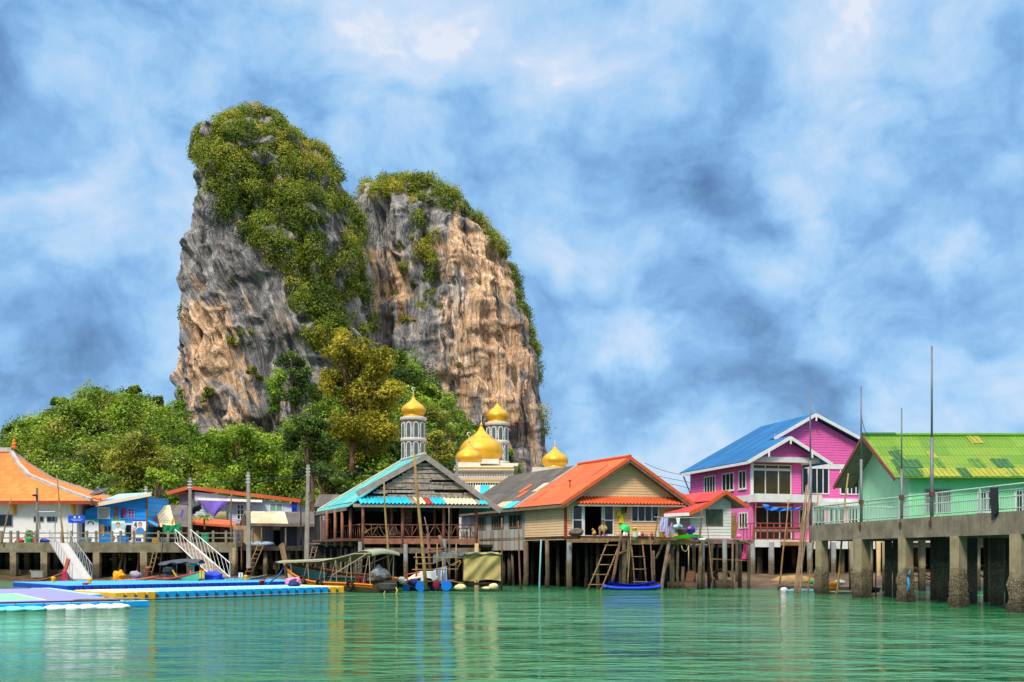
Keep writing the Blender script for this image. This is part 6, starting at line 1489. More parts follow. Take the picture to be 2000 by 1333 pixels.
    sE2 = sE + .6; r.slab([fr.p(sG, tG - .6, zG), fr.p(sE2, tG - .6, zG - (sE2 - sG) * .45), fr.p(sE2, LEN + .5, zG - (sE2 - sG) * .45), fr.p(sG, LEN + .5, zG)], .08)
    r.build('roof', BLUER, t)
    bb = MB()
    for (p, q) in ((fr.p(sg, t0 - .03, zg - .13), fr.p(sl, t0 - .03, zl2 - .13)), (fr.p(sg, t0 - .035, zg - .13), fr.p(sr1, t0 - .03, zl2 - .13)), (fr.p(sG, tG - .63, zG - .13), fr.p(sg + .5, tG - .63, zG - (sG - sg - .5) * k2 - .13)), (fr.p(sG, tG - .635, zG - .13), fr.p(sE2, tG - .63, zG - (sE2 - sG) * .45 - .13))): bb.beam(p, q, .06, .24)
    bb.beam(fr.p(sl, t0, zl2 - .15), fr.p(sl, LEN, zl2 - .15), .06, .2)
    for s in (.9, 2 * sg - .9, sg): bb.beam(fr.p(s, t0 - .05, ZL(sl) + (sg - abs(s - sg) - sl) * k - .22), fr.p(s, t0 - .05, ZL(sl) + (sg - abs(s - sg) - sl) * k - .6), .12)
    bb.beam(fr.p(sG, tG - .66, zG - .2), fr.p(sG, tG - .66, zG - .62), .12)
    bb.build('barge_board', WHITE, t)
    # first-floor slab and awnings
    sb = MB(); fr.box(sb, -.2, fr.s_at(1605, -.9), -.95, .29, z1a - .1, z1b + .02); fr.box(sb, fr.s_at(1605, -.9) + .003, fr.s_at(1680, 2), .3, tG, z1a - .25, z1a + .05); fr.box(sb, sW + .3, sE, tG - .06, tG - .003, z1a, z1b); sb.build('balcony_slab', WHITE, t)
    # ground floor
    mb = MB(); fr.box(mb, .16, fr.s_at(1472, .6), .6, .75, z0, z1a - .1); fr.box(mb, fr.s_at(1549, .6), sE, .6, .75, z0, z1a - .1); fr.box(mb, .2, sE - .01, .7, .78, z1a - .6, z1a - .11); mb.build('lower_front_wall', PINKR, t)
    p3 = front(fr, .6)
    sa, sb_ = fr.s_at(1474, .6), fr.s_at(1546, .6)
    win(t, p3, sa, sb_, z0 + .05, z1a - .35, 3, 1, WHITE, .09, name='glass_door', gl=DARKIN)
    win(t, p3, fr.s_at(1560, .6), fr.s_at(1578, .6), z0 + 1, z1a - .5, 2, 1, WHITE, .08)
    for x0, x1 in ((1590, 1612), (1618, 1650), (1655, 1676)): win(t, p3, fr.s_at(x0, .6), fr.s_at(x1, .6), z0 + .5, z1a - .4, 3, 1, WHITE, .08)
    # left side windows
    ps = leftside(fr, 0)
    zz0, zz1 = 6.95, 8.35
    for x0, x1, c in ((1458, 1443.5, 2), (1434, 1411, 3), (1398, 1376, 4)): win(t, ps, fr.t_at(x0), fr.t_at(x1), zz0, zz1, c, 1, WHITE, .09, sill=True)
    win(t, ps, fr.t_at(1461), fr.t_at(1444), z0 + .9, z0 + 2.1, 3, 1, WHITE, .09)
    dp = MB(); dp.tube([fr.p(-.6, LEN, zl2 - .3), fr.p(-.1, LEN - .1, zl2 - 1.6), fr.p(-.1, LEN - .1, 3)], .06, 6); dp.build('drain_pipe', METAL, t)
    # terrace with red railing
    tr = MB(); fr.box(tr, -.3, sE, -1.6, LEN, z0 - .14, z0); tr.build('terrace_floor', plain('cream_fascia', ()), t)
    wb = MB(); fr.box(wb, fr.s_at(1470, -1.6), fr.s_at(1523.5, -1.6), -1.66, -1.605, z0 - .5, z0 + .03); fr.box(wb, fr.s_at(1588, -1.6), fr.s_at(1716, -1.6), -1.67, -1.61, z0 - .62, z0 - .05); wb.build('white_beam', WHITE, t)
    wb = MB(); fr.box(wb, fr.s_at(1524, -1.6), fr.s_at(1588, -1.6), -1.65, -1.6, z0 - .38, z0 - .1); wb.build('edge_board', wood('tan_wood', []), t)
    rl = MB(); A, B = fr.s_at(1472, -1.5), fr.s_at(1563, -1.5)
    for z in (z0 + .08, z0 + .62, z0 + .92, z0 + 1.22): rl.beam(fr.p(A, -1.5, z), fr.p(B, -1.5, z), .06, .07)
    for k in range(8): s = A + (B - A) * k / 7; rl.beam(fr.p(s, -1.5, z0), fr.p(s, -1.5, z0 + 1.25), .07)
    for tt in (-1.0, -.5, 0): rl.beam(fr.p(A, tt, z0), fr.p(A, tt, z0 + 1.2), .05)
    rl.beam(fr.p(A, -1.5, z0 + 1.2), fr.p(A, .4, z0 + 1.2), .06); rl.beam(fr.p(A - .1, -1.5, z0), fr.p(A + .3, -1.3, z1a - .12), .08)
    rl.build('terrace_railing', plain('red_oxide_paint', (150, 66, 56), .6, .15), t)
    rp = MB(); fr.box(rp, A + .1, B, -1.46, -1.44, z0 + .64, z0 + .9); rp.build('railing_board', plain('dull_tan', (146, 118, 104), .7, .15), t)
    mb = MB(); fr.box(mb, .2, sE, 5.5, 5.7, -.2, z0 - .15); mb.build('shade_backing', DARKIN, t)  # dark backing added where only shade stands below the terrace
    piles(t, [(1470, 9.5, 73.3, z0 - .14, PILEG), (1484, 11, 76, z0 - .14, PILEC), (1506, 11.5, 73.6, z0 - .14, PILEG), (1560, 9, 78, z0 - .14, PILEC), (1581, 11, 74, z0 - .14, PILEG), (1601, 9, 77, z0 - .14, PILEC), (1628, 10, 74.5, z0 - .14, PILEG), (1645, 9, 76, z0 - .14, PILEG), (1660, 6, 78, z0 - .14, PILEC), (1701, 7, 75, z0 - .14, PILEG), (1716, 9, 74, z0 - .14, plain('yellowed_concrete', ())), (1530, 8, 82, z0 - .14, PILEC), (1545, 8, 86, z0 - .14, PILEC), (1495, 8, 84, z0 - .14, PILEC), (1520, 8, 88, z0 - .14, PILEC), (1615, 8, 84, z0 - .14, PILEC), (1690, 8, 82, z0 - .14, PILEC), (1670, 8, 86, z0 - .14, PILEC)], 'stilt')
    mb = MB(); fr.box(mb, 0, sE, LEN - .1, LEN, z0, zeave); fr.box(mb, sE - .1, sE, tG, LEN, z0, zeave + .2); mb.build('rear_wall', PINK, t)
pink_house()
mb = MB(); cloth(mb, [P(1490, 984, 73.4), P(1572, 989, 74), P(1568, 994, 74), P(1496, 996, 73.4)], 30, 8, .16, .25, 5, 3); mb.build('tarpaulin', plain('bright_blue_tarp', (20, 110, 210), .5, .15), None, True, lab='bright blue tarpaulin slung under the pink house balcony', cat='tarpaulin')
mb = MB()
for k in range(26):
    rr = random.Random(k); a = P(1431 + rr.uniform(-5, 6), 1052, 66); mb.tube([a, a + Vector((rr.uniform(-.1, .15), rr.uniform(-.1, .1), rr.uniform(1.0, 1.7)))], .025, 5)
mb.build('reed_bundle', wood('straw', [(120, 90, 50), (170, 136, 84)]), None, lab='bundle of dry reeds leaning between the annex and the pink house', cat='bundle')
# ------------------------------------------------------------------ green house
MINT = plain('mint_render', (136, 222, 154), .7, .05, dirt=.15, dcol=(90, 150, 100))
GROOF = roofing('green_yellow_sheets', [(104, 142, 36), (112, 148, 40), (96, 136, 36), (120, 146, 42)], None, .21, .92, 1.35, .08, .28, (70, 110, 40), .45)
def green_house():
    fr = Fr((X_(1775, 57), 57), 0, (-.14, .99)); zf = 3.66
    t = thing('house', 'mint green house with a patchy green and yellow corrugated roof behind the right pier', 'house', fr.p(6, 3, zf))
    L = 16; W_ = 5.9
    zr = 9.05; ze = 6.32
    mb = MB(); fr.box(mb, .14, L, 0.002, .15, zf, 6.6); mb.build('front_wall', MINT, t)
    g = MB(); g.prism([fr.p(-.003, 0, zf), fr.p(-.003, W_, zf), fr.p(-.003, W_, 6.7), fr.p(-.003, W_ / 2, 8.9), fr.p(-.003, 0, 6.7)], (.14, 0, 0)); g.build('gable_wall', plain('pale_mint_render', (172, 228, 182), .7, .05, dirt=.15, dcol=(100, 160, 110)), t)
    mb = MB(); fr.box(mb, 0, L, W_ - .15, W_, zf, 6.6); mb.build('rear_wall', MINT, t)
    fl = MB(); fr.box(fl, -.0, L, 0, W_, zf - .25, zf - .003); fl.build('floor', CONC, t)
    r = MB(); s0 = -1.15
    r.slab([fr.p(s0, -.75, ze), fr.p(L + 1, -.75, ze), fr.p(L + 1, W_ / 2, zr), fr.p(s0, W_ / 2, zr)], .07); r.slab([fr.p(s0, W_ / 2, zr), fr.p(L + 1, W_ / 2, zr), fr.p(L + 1, W_ + .75, ze), fr.p(s0, W_ + .75, ze)], .07)
    ro = r.build('roof', GROOF, t)
    DG = plain('dark_green_sheet', (44, 92, 48), .7, .25, 3); YS = plain('yellow_green_sheet', (142, 144, 44), .7, .2, 3); MG = plain('mid_green_sheet', (76, 118, 40), .7, .25, 3)
    qq = lambda s, f: (lambda tt: fr.p(s, tt, ze + (zr - ze) * f + .012))(-.75 + (W_ / 2 + .75) * f)
    for x0, x1, f0, f1, mm in ((1762, 1806, .0, .2, DG), (1752, 1806, .2, .4, DG), (1748, 1768, .4, .6, DG), (1748, 1760, .6, .72, MG), (1812, 1880, .0, .2, YS), (1880, 1902, .0, .2, DG), (1902, 1970, .0, .2, YS), (1970, 2060, .0, .2, YS), (1836, 1850, .2, .4, MG), (1906, 1930, .2, .42, MG), (1950, 1985, .2, .42, DG), (1974, 1996, .0, .2, MG), (1900, 1925, .78, .98, YS), (1820, 1835, .42, .6, YS)):
        m_ = MB()
        for k in range(max(2, int((x1 - x0) / 5))):
            n_ = max(2, int((x1 - x0) / 5)); sa, sb = [fr.s_at(x, -.75 + (W_ / 2 + .75) * f0) for x in (x0, x1)]; a, b = sa + (sb - sa) * k / n_, sa + (sb - sa) * (k + .9) / n_; up = Vector((0, 0, .02 + .02 * (k % 2)))
            m_.slab([qq(a, f0 + .01) + up, qq(b, f0 + .01) + up, qq(b, f1) + up, qq(a, f1) + up], .02)
        m_.build('roof_patch', mm, ro)
    c = MB(); c.tube([fr.p(s0, W_ / 2, zr + .02), fr.p(L + 1, W_ / 2, zr + .02)], .13, 8); c.build('ridge_cap', plain('green_ridge', (84, 136, 30), .6, .15), ro)
    c = MB(); c.tube([fr.p(s0 - .02, W_ / 2, zr + .045), fr.p(s0 + 1.9, W_ / 2, zr + .045)], .14, 8); c.build('ridge_cap', plain('dark_green_ridge', (34, 92, 50), .6, .15), ro)
    b = MB(); b.beam(fr.p(s0 - .03, W_ / 2, zr - .1), fr.p(s0 - .03, -.78, ze - .1), .06, .22, up=(0, 0, 1)); b.beam(fr.p(s0 - .03, W_ / 2, zr - .105), fr.p(s0 - .03, W_ + .78, ze - .1), .06, .22); b.build('barge_board', plain('brown_barge', (122, 74, 58), .7, .15), t)
    so = MB(); so.slab([fr.p(s0 + .05, W_ / 2, zr - .12), fr.p(s0 + .05, W_ + .7, ze - .1), fr.p(-.01, W_ + .7, ze - .1), fr.p(-.01, W_ / 2, zr - .12)], .02); so.build('soffit', plain('grey_soffit', ()), t)
    pt = front(fr, 0)
    win(t, pt, fr.s_at(1806), fr.s_at(1857), fr.z_at(1002), fr.z_at(955), 3, 1, plain('grey_frame', (150, 152, 144), .5), .06, bars=14, gl=plain('louvre_shade', (96, 92, 84), .6, .3, 8))
    win(t, pt, fr.s_at(1907), fr.s_at(1946), fr.z_at(1002), fr.z_at(957), 2, 1, WHITE, .08, bars=8)
    win(t, pt, fr.s_at(1980), fr.s_at(2030), fr.z_at(1002), fr.z_at(957), 3, 1, WHITE, .08, bars=8)
    for px in range(1700, 2060, 36): 
        x = X_(px, 58); m_ = MB(); m_.tube([(x, 58.5, -1), (x, 58.5, zf - .25)], .2, 8); m_.build('stilt', PILEC, t, True)
        m_ = MB(); m_.tube([(x + .5, 62.5, -1), (x + .5, 62.5, zf - .25)], .2, 8); m_.build('stilt', PILEC, t, True)
green_house()
# ------------------------------------------------------------------ right pier
def right_pier():
    zt, zb = 3.66, 2.82
    A = Vector((18.55, 33, 0)); B = Vector((16.05, 55.2, 0)); d = (B - A).normalized(); n = Vector((d.y, -d.x, 0))
    t = thing('pier', 'weathered concrete pier with pale green metal railing on the right', 'pier', (18.5, 45, -1))
    W = 4.6
    def box(mb, a0, a1, w0, w1, z0, z1):
        q = [A + d * a1 + n * w0, A + d * a0 + n * w0, A + d * a0 + n * w1, A + d * a1 + n * w1]
        return mb.hexa([Vector((p.x, p.y, z0)) for p in q] + [Vector((p.x, p.y, z1)) for p in q])
    L = (B - A).length
    SB = concrete('stained_pier_beam', ((88, 76, 64), (138, 122, 104), (172, 157, 134)), streak=.6)
    mb = MB(); box(mb, 0, L, 0, .35, zb, zt); box(mb, L - .3, L + .001, .352, W, zb, zt); mb.build('edge_beam', SB, t)
    mb = MB(); box(mb, 0, L - .31, .352, W, zb + .45, zt - .003); mb.build('deck', CONC, t)
    mb = MB()
    for a in (3.7, 9, 14.2, 19.5): box(mb, a - .25, a + .25, .36, W, zb - .05, zb + .44)
    mb.build('cross_beam', CONC, t)
    ang = math.atan2(d.y, d.x)
    def col(px, w, off, mat=PILEC, wob=.55):
        k = (px - 1000) / F; O = A + n * off
        s = (k * O.y - O.x) / (d.x - k * d.y); p = O + d * s
        sqpile(t, p.x, p.y, w * .5, zb + .02 if off < 1 else zb + .3, mat, ang + .32, 'column', w * .5 * wob / .55)
    for px, w in ((1605, .92), (1683, 1.15), (1769, .9), (1872, .9), (1992, .98)):
        col(px, w, .17)
        k = (px - 1000) / F; O = A + n * .17; s_ = (k * O.y - O.x) / (d.x - k * d.y); c = O + d * s_; h = w * .25; ca = ang + .32
        vs = []; N_ = 32; K = 18
        for i in range(K + 1):
            for j in range(N_):
                t_ = 2 * math.pi * j / N_; x, y = math.cos(t_), math.sin(t_); m_ = max(abs(x), abs(y)); x, y = x / m_ * (h + .02), y / m_ * (h + .02)
                vs.append((x, y, -.7 + 2.0 * i / K))
        v = np.array(vs); q = v * 4.2 + px; dn = .026 * fbm(q, 3) + .024 * np.abs(vnoise(q * 3.1)); top = np.clip((v[:, 2] - .9 - .3 * vnoise(np.stack([v[:, 0] * 3 + px, v[:, 1] * 3, v[:, 2] * 0], 1))) / .35, 0, 1)
        sc_ = 1 + (dn + .015) / h * (1 - top) - .09 * top
        v[:, 0] *= sc_; v[:, 1] *= sc_
        cm, sm = math.cos(ca), math.sin(ca)
        w_ = [(c.x + x * cm - y * sm, c.y + x * sm + y * cm, z) for x, y, z in v]
        mb = MB(); mb.add(w_, [(i * N_ + j, i * N_ + (j + 1) % N_, (i + 1) * N_ + (j + 1) % N_, (i + 1) * N_ + j) for i in range(K) for j in range(N_)]); mb.build('barnacle_crust', PILEC, t)
    for px, w, off in ((1735, .5, 2.3), (1754, .7, 2.2), (1824, .45, 2.4), (1843, .7, 2.3), (1897, .7, 2.6), (1929, .5, 3.6), (1948, .75, 2.5), (1972, .5, 3.6)): col(px, w, off, PILE_SHADE)  # rear columns darkened by colour for the shade under the deck
    RAIL = plain('pale_green_railing', (150, 178, 160), .55, .1, dirt=.4, dcol=(120, 110, 90))
    # railing panels between posts
    npan = 7
    for i in range(npan):
        a0, a1 = L * i / npan + .06, L * (i + 1) / npan - .06
        mb = MB(); q = lambda a, z: Vector(((A + d * a + n * .17).x, (A + d * a + n * .17).y, z))
        mb.tube([q(a0, zt + .98), q(a1, zt + .98)], .04, 8); mb.tube([q(a0, zt + .12), q(a1, zt + .12)], .03, 6); mb.tube([q(a0, zt + .8), q(a1, zt + .8)], .022, 6)
        k = int((a1 - a0) / .155)
        for j in range(1, k): a = a0 + (a1 - a0) * j / k; mb.tube([q(a, zt + .12), q(a, zt + .8)], .013, 5)
        mb.build('railing_panel', RAIL, t)
        p = MB(); p.tube([q(a0 - .06, zt), q(a0 - .06, zt + 1.02)], .05, 8); p.build('railing_post', RAIL, t)
    p = MB(); p.tube([q(L - .1, zt), q(L - .1, zt + 1.02)], .05, 8); p.build('railing_post', RAIL, t)
    mb = MB(); q2 = lambda w, z: Vector(((A + d * (L - .15) + n * w).x, (A + d * (L - .15) + n * w).y, z))
    mb.tube([q2(.2, zt + .98), q2(W, zt + .98)], .04, 8); mb.tube([q2(.2, zt + .12), q2(W, zt + .12)], .03, 6)
    for j in range(28): mb.tube([q2(.3 + j * .155, zt + .12), q2(.3 + j * .155, zt + .9)], .013, 5)
    mb.build('railing_panel', RAIL, t)
    # far-side railing seen through the near one
    mb = MB(); q3 = lambda a, z: Vector(((A + d * a + n * (W - .2)).x, (A + d * a + n * (W - .2)).y, z))
    mb.tube([q3(8, zt + .95), q3(L - .2, zt + .95)], .04, 6); mb.tube([q3(8, zt + .12), q3(L - .2, zt + .12)], .03, 6)
    for j in range(80): a = 8 + (L - 8.3) * j / 80; mb.tube([q3(a, zt + .12), q3(a, zt + .95)], .013, 4)
    mb.build('railing_panel', RAIL, t)
    return A, d, n, zt
PA, PD, PN, PZT = right_pier()
def pier_pt(px, off, z):
    k = (px - 1000) / F; O = PA + PN * off
    s = (k * O.y - O.x) / (PD.x - k * PD.y); p = O + PD * s; return Vector((p.x, p.y, z))
STEEL = plain('grey_steel_mast', (112, 114, 116), .5, .15, metal=.4)
for px, py, lab, r in ((1682, 755, 'steel mast standing before the gable end of the mint green house', .07), (1761, 797, 'shortest steel mast, before the front corner of the mint green house', .06), (1820, 676, 'tallest steel mast on the right pier, before the green and yellow roof', .075)):
    b = pier_pt(px, .05, PZT - .5); t = thing('mast', lab, 'mast', b)
    k = b.y; top = Z_(py, k)
    m_ = MB(); m_.tube([b, (b.x, b.y, (b.z + top) / 2)], r, 8); m_.build('lower_tube', STEEL, t, True)
    m_ = MB(); m_.tube([(b.x, b.y, (b.z + top) / 2 - .1), (b.x, b.y, top)], [r * .62, r * .55], 8); m_.build('upper_tube', STEEL, t, True)
    m_ = MB(); m_.box(b.x - .1, b.x + .1, b.y - .1, b.y + .1, PZT - .35, PZT - .15); m_.box(b.x - .09, b.x + .09, b.y - .09, b.y + .09, PZT + .85, PZT + 1.05); m_.build('clamp', plain('rusty_clamp', (92, 62, 48), .8, .2), t)
b = P(1583, 1060, 56.2); t = thing('mast', 'steel mast before the pink house gable at the pier end', 'mast', b)
m_ = MB(); m_.tube([b, P(1583, 900, 56.2)], .07, 8); m_.build('lower_tube', STEEL, t, True); m_ = MB(); m_.tube([P(1583, 903, 56.2), P(1582, 762, 56.2)], [.045, .035], 8); m_.build('upper_tube', STEEL, t, True)
cables('thin stay wire from the steel mast to the green roof ridge', P(1682, 812, 52), P(1694, 848, 60), (0,), .2, .015)
mb = MB(); cloth(mb, [pier_pt(1935, -.06, PZT + .95), pier_pt(1951, -.06, PZT + .95), pier_pt(1950, -.07, PZT + .05), pier_pt(1938, -.07, PZT - .3)], 8, 8, .05, .05, 3, 5); mb.build('net', plain('black_net', (46, 46, 50), .95, .3, 8), None, True, lab='dark rag of netting hung over the pale green pier railing', cat='net')
# bamboo stakes around the pier end
for i, (a, b, Y, r, lab) in enumerate((((1521, 1141), (1540, 976), 66, .06, 'thin leaning pole before the red terrace railing'),
        ((1577, 1165), (1598, 965), 56, .05, 'thin bamboo pole leaning just right of the tied bundle'),
        ((1631, 1170), (1657, 925), 53, .065, 'tall bent pole leaning on the pier beam between the first two columns'),
        ((1616, 1148), (1623, 1050), 58, .05, 'short brown stake right beside the first pier column'),
        ((1660, 1138), (1657, 1052), 60, .05, 'short brown stake left of the broad second pier column'),
        ((1711, 1153), (1710, 1040), 50, .035, 'dark straight stake just right of the broad second pier column'))):
    pole('bamboo_pole', lab, 'pole', [P(*a, Y) - Vector((0, 0, .4)), P(*b, Y)], r, BAMBOO if i < 3 else DARKWOOD)
for k, (x0, x1, y1) in enumerate(((1549, 1575, 948), (1552, 1578, 945), (1555, 1581, 958), (1558, 1583, 975), (1561, 1574, 990))):
    pole('bamboo_pole', 'bamboo pole in the tight bundle leaning on the end of the right pier', 'pole', [P(x0, 1162, 55.6 - k * .12) - Vector((0, 0, .4)), P(x1, y1, 56 - k * .1)], .05, wood('weathered_bamboo', [(104, 82, 62), (148, 120, 92), (176, 150, 120)]), 'bamboo bundle at the pier end')
# ------------------------------------------------------------------ floating docks of plastic cubes
def cubemat(name, col, seam=.5, top_lit_bleach=None):
    if name in MAT: return MAT[name]
    m, n = newmat(name); c = lin(col); o = n.obj()
    f = n.noise(n.vm('MULTIPLY', o, (1, 1, .6)), .9, 6, .65)
    top = n.sep(n.node('ShaderNodeNewGeometry', 'Normal'))[2]
    col_ = n.mix(n.mr(f, .3, .7), tuple(x * .82 for x in c), tuple(min(1, x * 1.12) for x in c))
    if top_lit_bleach: col_ = n.mix(n.mr(top, .5, .9, 0, .92), col_, lin(top_lit_bleach))  # upward faces paler: real bleaching plus sunlight painted into the colour
    z = n.sep(n.pos())[2]
    col_ = n.mix(n.mr(n.m('ADD', z, n.m('MULTIPLY', f, .08)), .12, .05, 0, .55), col_, lin(40, 52, 40))
    n.out(n.bsdf(col_, .42, 0, n.bump(n.noise(o, 14., 3), .2, .01), .4)); MAT[name] = m; return m
C_LB = cubemat('light_blue_cubes', (8, 150, 216), top_lit_bleach=(160, 216, 230)); C_DB = cubemat('dark_blue_cubes', (14, 62, 176), top_lit_bleach=(64, 176, 232)); C_YE = cubemat('yellow_cubes', (234, 174, 14), top_lit_bleach=(248, 222, 140)); C_CR = cubemat('bleached_yellow_cubes', (232, 168, 30), top_lit_bleach=(244, 226, 186))
def cubes(mb, O, u, v, iu, iv, s, zt, zb=-.25, gap=.03):
    "one dock cube with rounded corners and a moulded notch"
    c = O + u * ((iu + .5) * s) + v * ((iv + .5) * s); h = s / 2 - gap / 2; k = h * .22
    ring = [(-h, -h + k), (-h + k, -h), (h - k, -h), (h, -h + k), (h, h - k), (h - k, h), (-h + k, h), (-h, h - k)]
    def lay(sc, z): return [c + u * (a * sc) + v * (b * sc) + Vector((0, 0, z)) for a, b in ring]
    vs = lay(1, zb) + lay(1, zt - .045) + lay(.97, zt - .015) + lay(.9, zt)
    fs = [(i + 8 * l, (i + 1) % 8 + 8 * l, (i + 1) % 8 + 8 * l + 8, i + 8 * l + 8) for l in range(3) for i in range(8)] + [tuple(range(24, 32))]
    mb.add(vs, fs)
def dock(lab, O, ang, nu, nv, s, zt, mats, sel, extra=None, lugs=True):
    O = Vector((O[0], O[1], 0)); u = Vector((math.cos(R(ang)), math.sin(R(ang)), 0)); v = Vector((-u.y, u.x, 0))
    t = thing('floating_dock', lab, 'dock', O + u * nu * s / 2 + v * nv * s / 2)
    bs = [MB() for _ in mats]
    for i in range(nu):
        for j in range(nv): cubes(bs[sel(i, j)], O, u, v, i, j, s, zt)
    for b, (nm, m_) in zip(bs, mats):
        if b.v: b.build(nm, m_, t)
    if lugs:
        l = MB()
        for i in range(1, nu): c = O + u * (i * s) - v * .015; l.obox(c + Vector((0, 0, zt * .45)), .055, .03, .08, R(ang))
        l.build('connector_lugs', plain('dark_teal_lug', (10, 70, 96), .6), t)
        l = MB(); l.tube([O - v * .04 + Vector((0, 0, zt * .2)), O + u * nu * s - v * .04 + Vector((0, 0, zt * .2))], .02, 6); l.build('rope', ROPE, t)
    return t, O, u, v
S = .5
O1 = PZ_ = Vector((X_(286, 46.7), 46.7, 0))
dock('light blue cube dock with yellow ends lying between raft and longtail boat', (O1.x - 1.06, O1.y - 1.06), 45, 25, 9, S, .40, [('light_blue_cubes', C_LB), ('bleached_cubes', C_CR), ('yellow_cubes', C_YE)], lambda i, j: 2 if i > 22 else (1 if i < 4 else 0))
dock('dark blue cube dock farthest from the camera, below the gangways', (X_(130, 59), 59), 41.5, 33, 21, S, .3, [('dark_blue_cubes', C_DB)], lambda i, j: 0, lugs=False)
dock('narrow light blue strip of dock cubes along the right edge of the lavender raft', (X_(200, 46.2), 46.2), 125.5, 22, 2, S, .3, [('light_blue_cubes', C_LB)], lambda i, j: 0, lugs=False)
dock('dark blue cube walkway in front of the first gangway', (X_(138, 69), 69), 8, 26, 3, S, .3, [('dark_blue_cubes', C_DB)], lambda i, j: 0, lugs=False)
def raft():
    c = Vector((X_(227, 40.4), 40.4, 0)); u = Vector((-.83, -.555, 0)); v = Vector((-.555, .83, 0))
    t = thing('raft', 'broad flat raft with a lavender deck and a pale green rectangle on light blue floats', 'raft', c + u * 6 + v * 7)
    q = lambda a, b, z: Vector(((c + u * a + v * b).x, (c + u * a + v * b).y, z))
    mb = MB(); mb.slab([q(-.1, 0, .32), q(14, 0, .32), q(14, 16, .32), q(-.1, 16, .32)], .05); mb.build('deck', plain('lavender_mat', (132, 132, 196), .7, .06, .8, dirt=.15, dcol=(110, 110, 140)), t)
    mb = MB(); mb.add([q(2.5, 1.0, .3245), q(14, 1.0, .3245), q(14, 9.0, .3245), q(2.5, 9.0, .3245)], [(0, 1, 2, 3)]); mb.build('green_panel', plain('pale_green_mat', (126, 190, 150), .7, .06), t)
    mb = MB()
    for a, b in (((2.5, .92), (14, .92)), ((2.42, .9), (2.42, 9.1))):
        p0, p1 = q(*a, .325), q(*b, .325); mb.beam(p0, p1, .09, .006)
    mb.build('white_line', WHITE, t)
    mb = MB(); mb.beam(q(-.15, -.03, .28), q(14, -.03, .28), .05, .08); mb.build('edge_strip', plain('dark_purple_edge', (60, 50, 80), .7), t)
    fl = MB(); x = -1.2
    while x < 13:
        fl.obox(q(x + .48, -.05, .03), .465, .3, .22, math.atan2(u.y, u.x)); x += .97
    for k in range(16): fl.obox(q(-.1, .8 + k, .03), .3, .46, .22, math.atan2(u.y, u.x))
    fl.build('floats', C_LB, t)
    r = MB(); r.tube([q(-.9, .2, .36), q(.2, -.1, .36), q(1.0, .15, .35), q(1.6, -.05, .35)], .03, 6); r.tube([q(-.3, .5, .36), q(.4, .1, .4), q(.1, -.1, .36)], .03, 6); r.build('rope', ROPE, t)
    for i, (px0, px1, mt, lab) in enumerate(((96, 128, 'w', 'leftmost'), (128, 160, 'w', 'second'), (160, 192, 'w', 'third'), (192, 222, 'w', 'fourth'), (220, 255, 'w', 'rightmost'), (-20, 12, 't', 'left'), (10, 52, 't', 'middle'), (50, 91, 't', 'right'))):
        Y = 40.0 - (255 - (px0 + px1) / 2) * .0085; x0, x1 = X_(px0, Y), X_(px1, Y)
        mb = MB(); lump(mb, ((x0 + x1) / 2, Y - .28, .05), (x1 - x0) / 2 * 1.3, .3, .16 if mt == 'w' else .13, px0 + 3, .12, 26, 12, 1.)
        mb.build('float_bag', plain('white_float_bag', (216, 220, 216), .6, .08, dirt=.35, dcol=(140, 130, 110)) if mt == 'w' else plain('teal_float_bag', (110, 212, 196), .6, .1), None, True, lab=lab + (' of the white float bags along the lavender raft' if mt == 'w' else ' of the teal float bags along the lavender raft'), cat='float')
raft()
for px, py, Y, lab in ((104, 1139, 66, 'small yellow mooring knob on the dark blue dock beneath the red boat'), (175, 1143, 62, 'small yellow mooring knob on the dark blue dock near its front edge'), (480, 1135, 71, 'small yellow buoy at the right end of the dark blue dock')):
    mb = MB(); c = P(px, py + 3, Y); c.z = .3; mb.lathe(c, [(.11, 0), (.13, .05), (.08, .1), (.13, .2), (.15, .3), (.08, .36)], 14); mb.build('mooring_knob', YELB, None, True, lab=lab, cat='mooring knob')
for px, py, Y, lab in ((167, 1149, 60.5, 'small red marker on the front edge of the dark blue dock'), (512, 1140, 66.5, 'small red marker at the right tip of the dark blue dock')):
    mb = MB(); c = P(px, py, Y); mb.lathe((c.x, c.y, .02), [(.12, 0), (.14, .3), (.2, .32), (.2, .4)], 10); mb.build('marker', REDP, None, True, lab=lab, cat='marker')
# ------------------------------------------------------------------ gangways
def gangway(lab, tl, tr, bl, br, mat, railmat, hz=1.0, nb=9, zig=True, planks_=False):
    tl, tr, bl, br = [Vector(q) for q in (tl, tr, bl, br)]
    t = thing('gangway', lab, 'gangway', (bl + br) / 2)
    mb = MB(); mb.slab([tl, tr, br, bl], .08); mb.build('walkway', mat, t)
    if planks_:
        c = MB()
        for k in range(26): f = (k + .5) / 26; c.beam(tl.lerp(bl, f) + Vector((0, 0, .012)), tr.lerp(br, f) + Vector((0, 0, .012)), .05, .02)
        c.build('cleats', OLDWOOD, t)
    for a, b in ((tl, bl), (tr, br)):
        r = MB(); up = Vector((0, 0, hz)); r.tube([a + up, b + up], .035, 6); r.tube([a, b], .04, 6)
        for k in range(nb + 1):
            f = k / nb; p = a.lerp(b, f)
            if not planks_ or k in (0, nb): r.tube([p, p + up], .022, 5)
            if zig and k < nb: r.tube([p + up, a.lerp(b, (k + 1) / nb)], .015, 5)
        r.build('handrail', railmat, t)
    return t
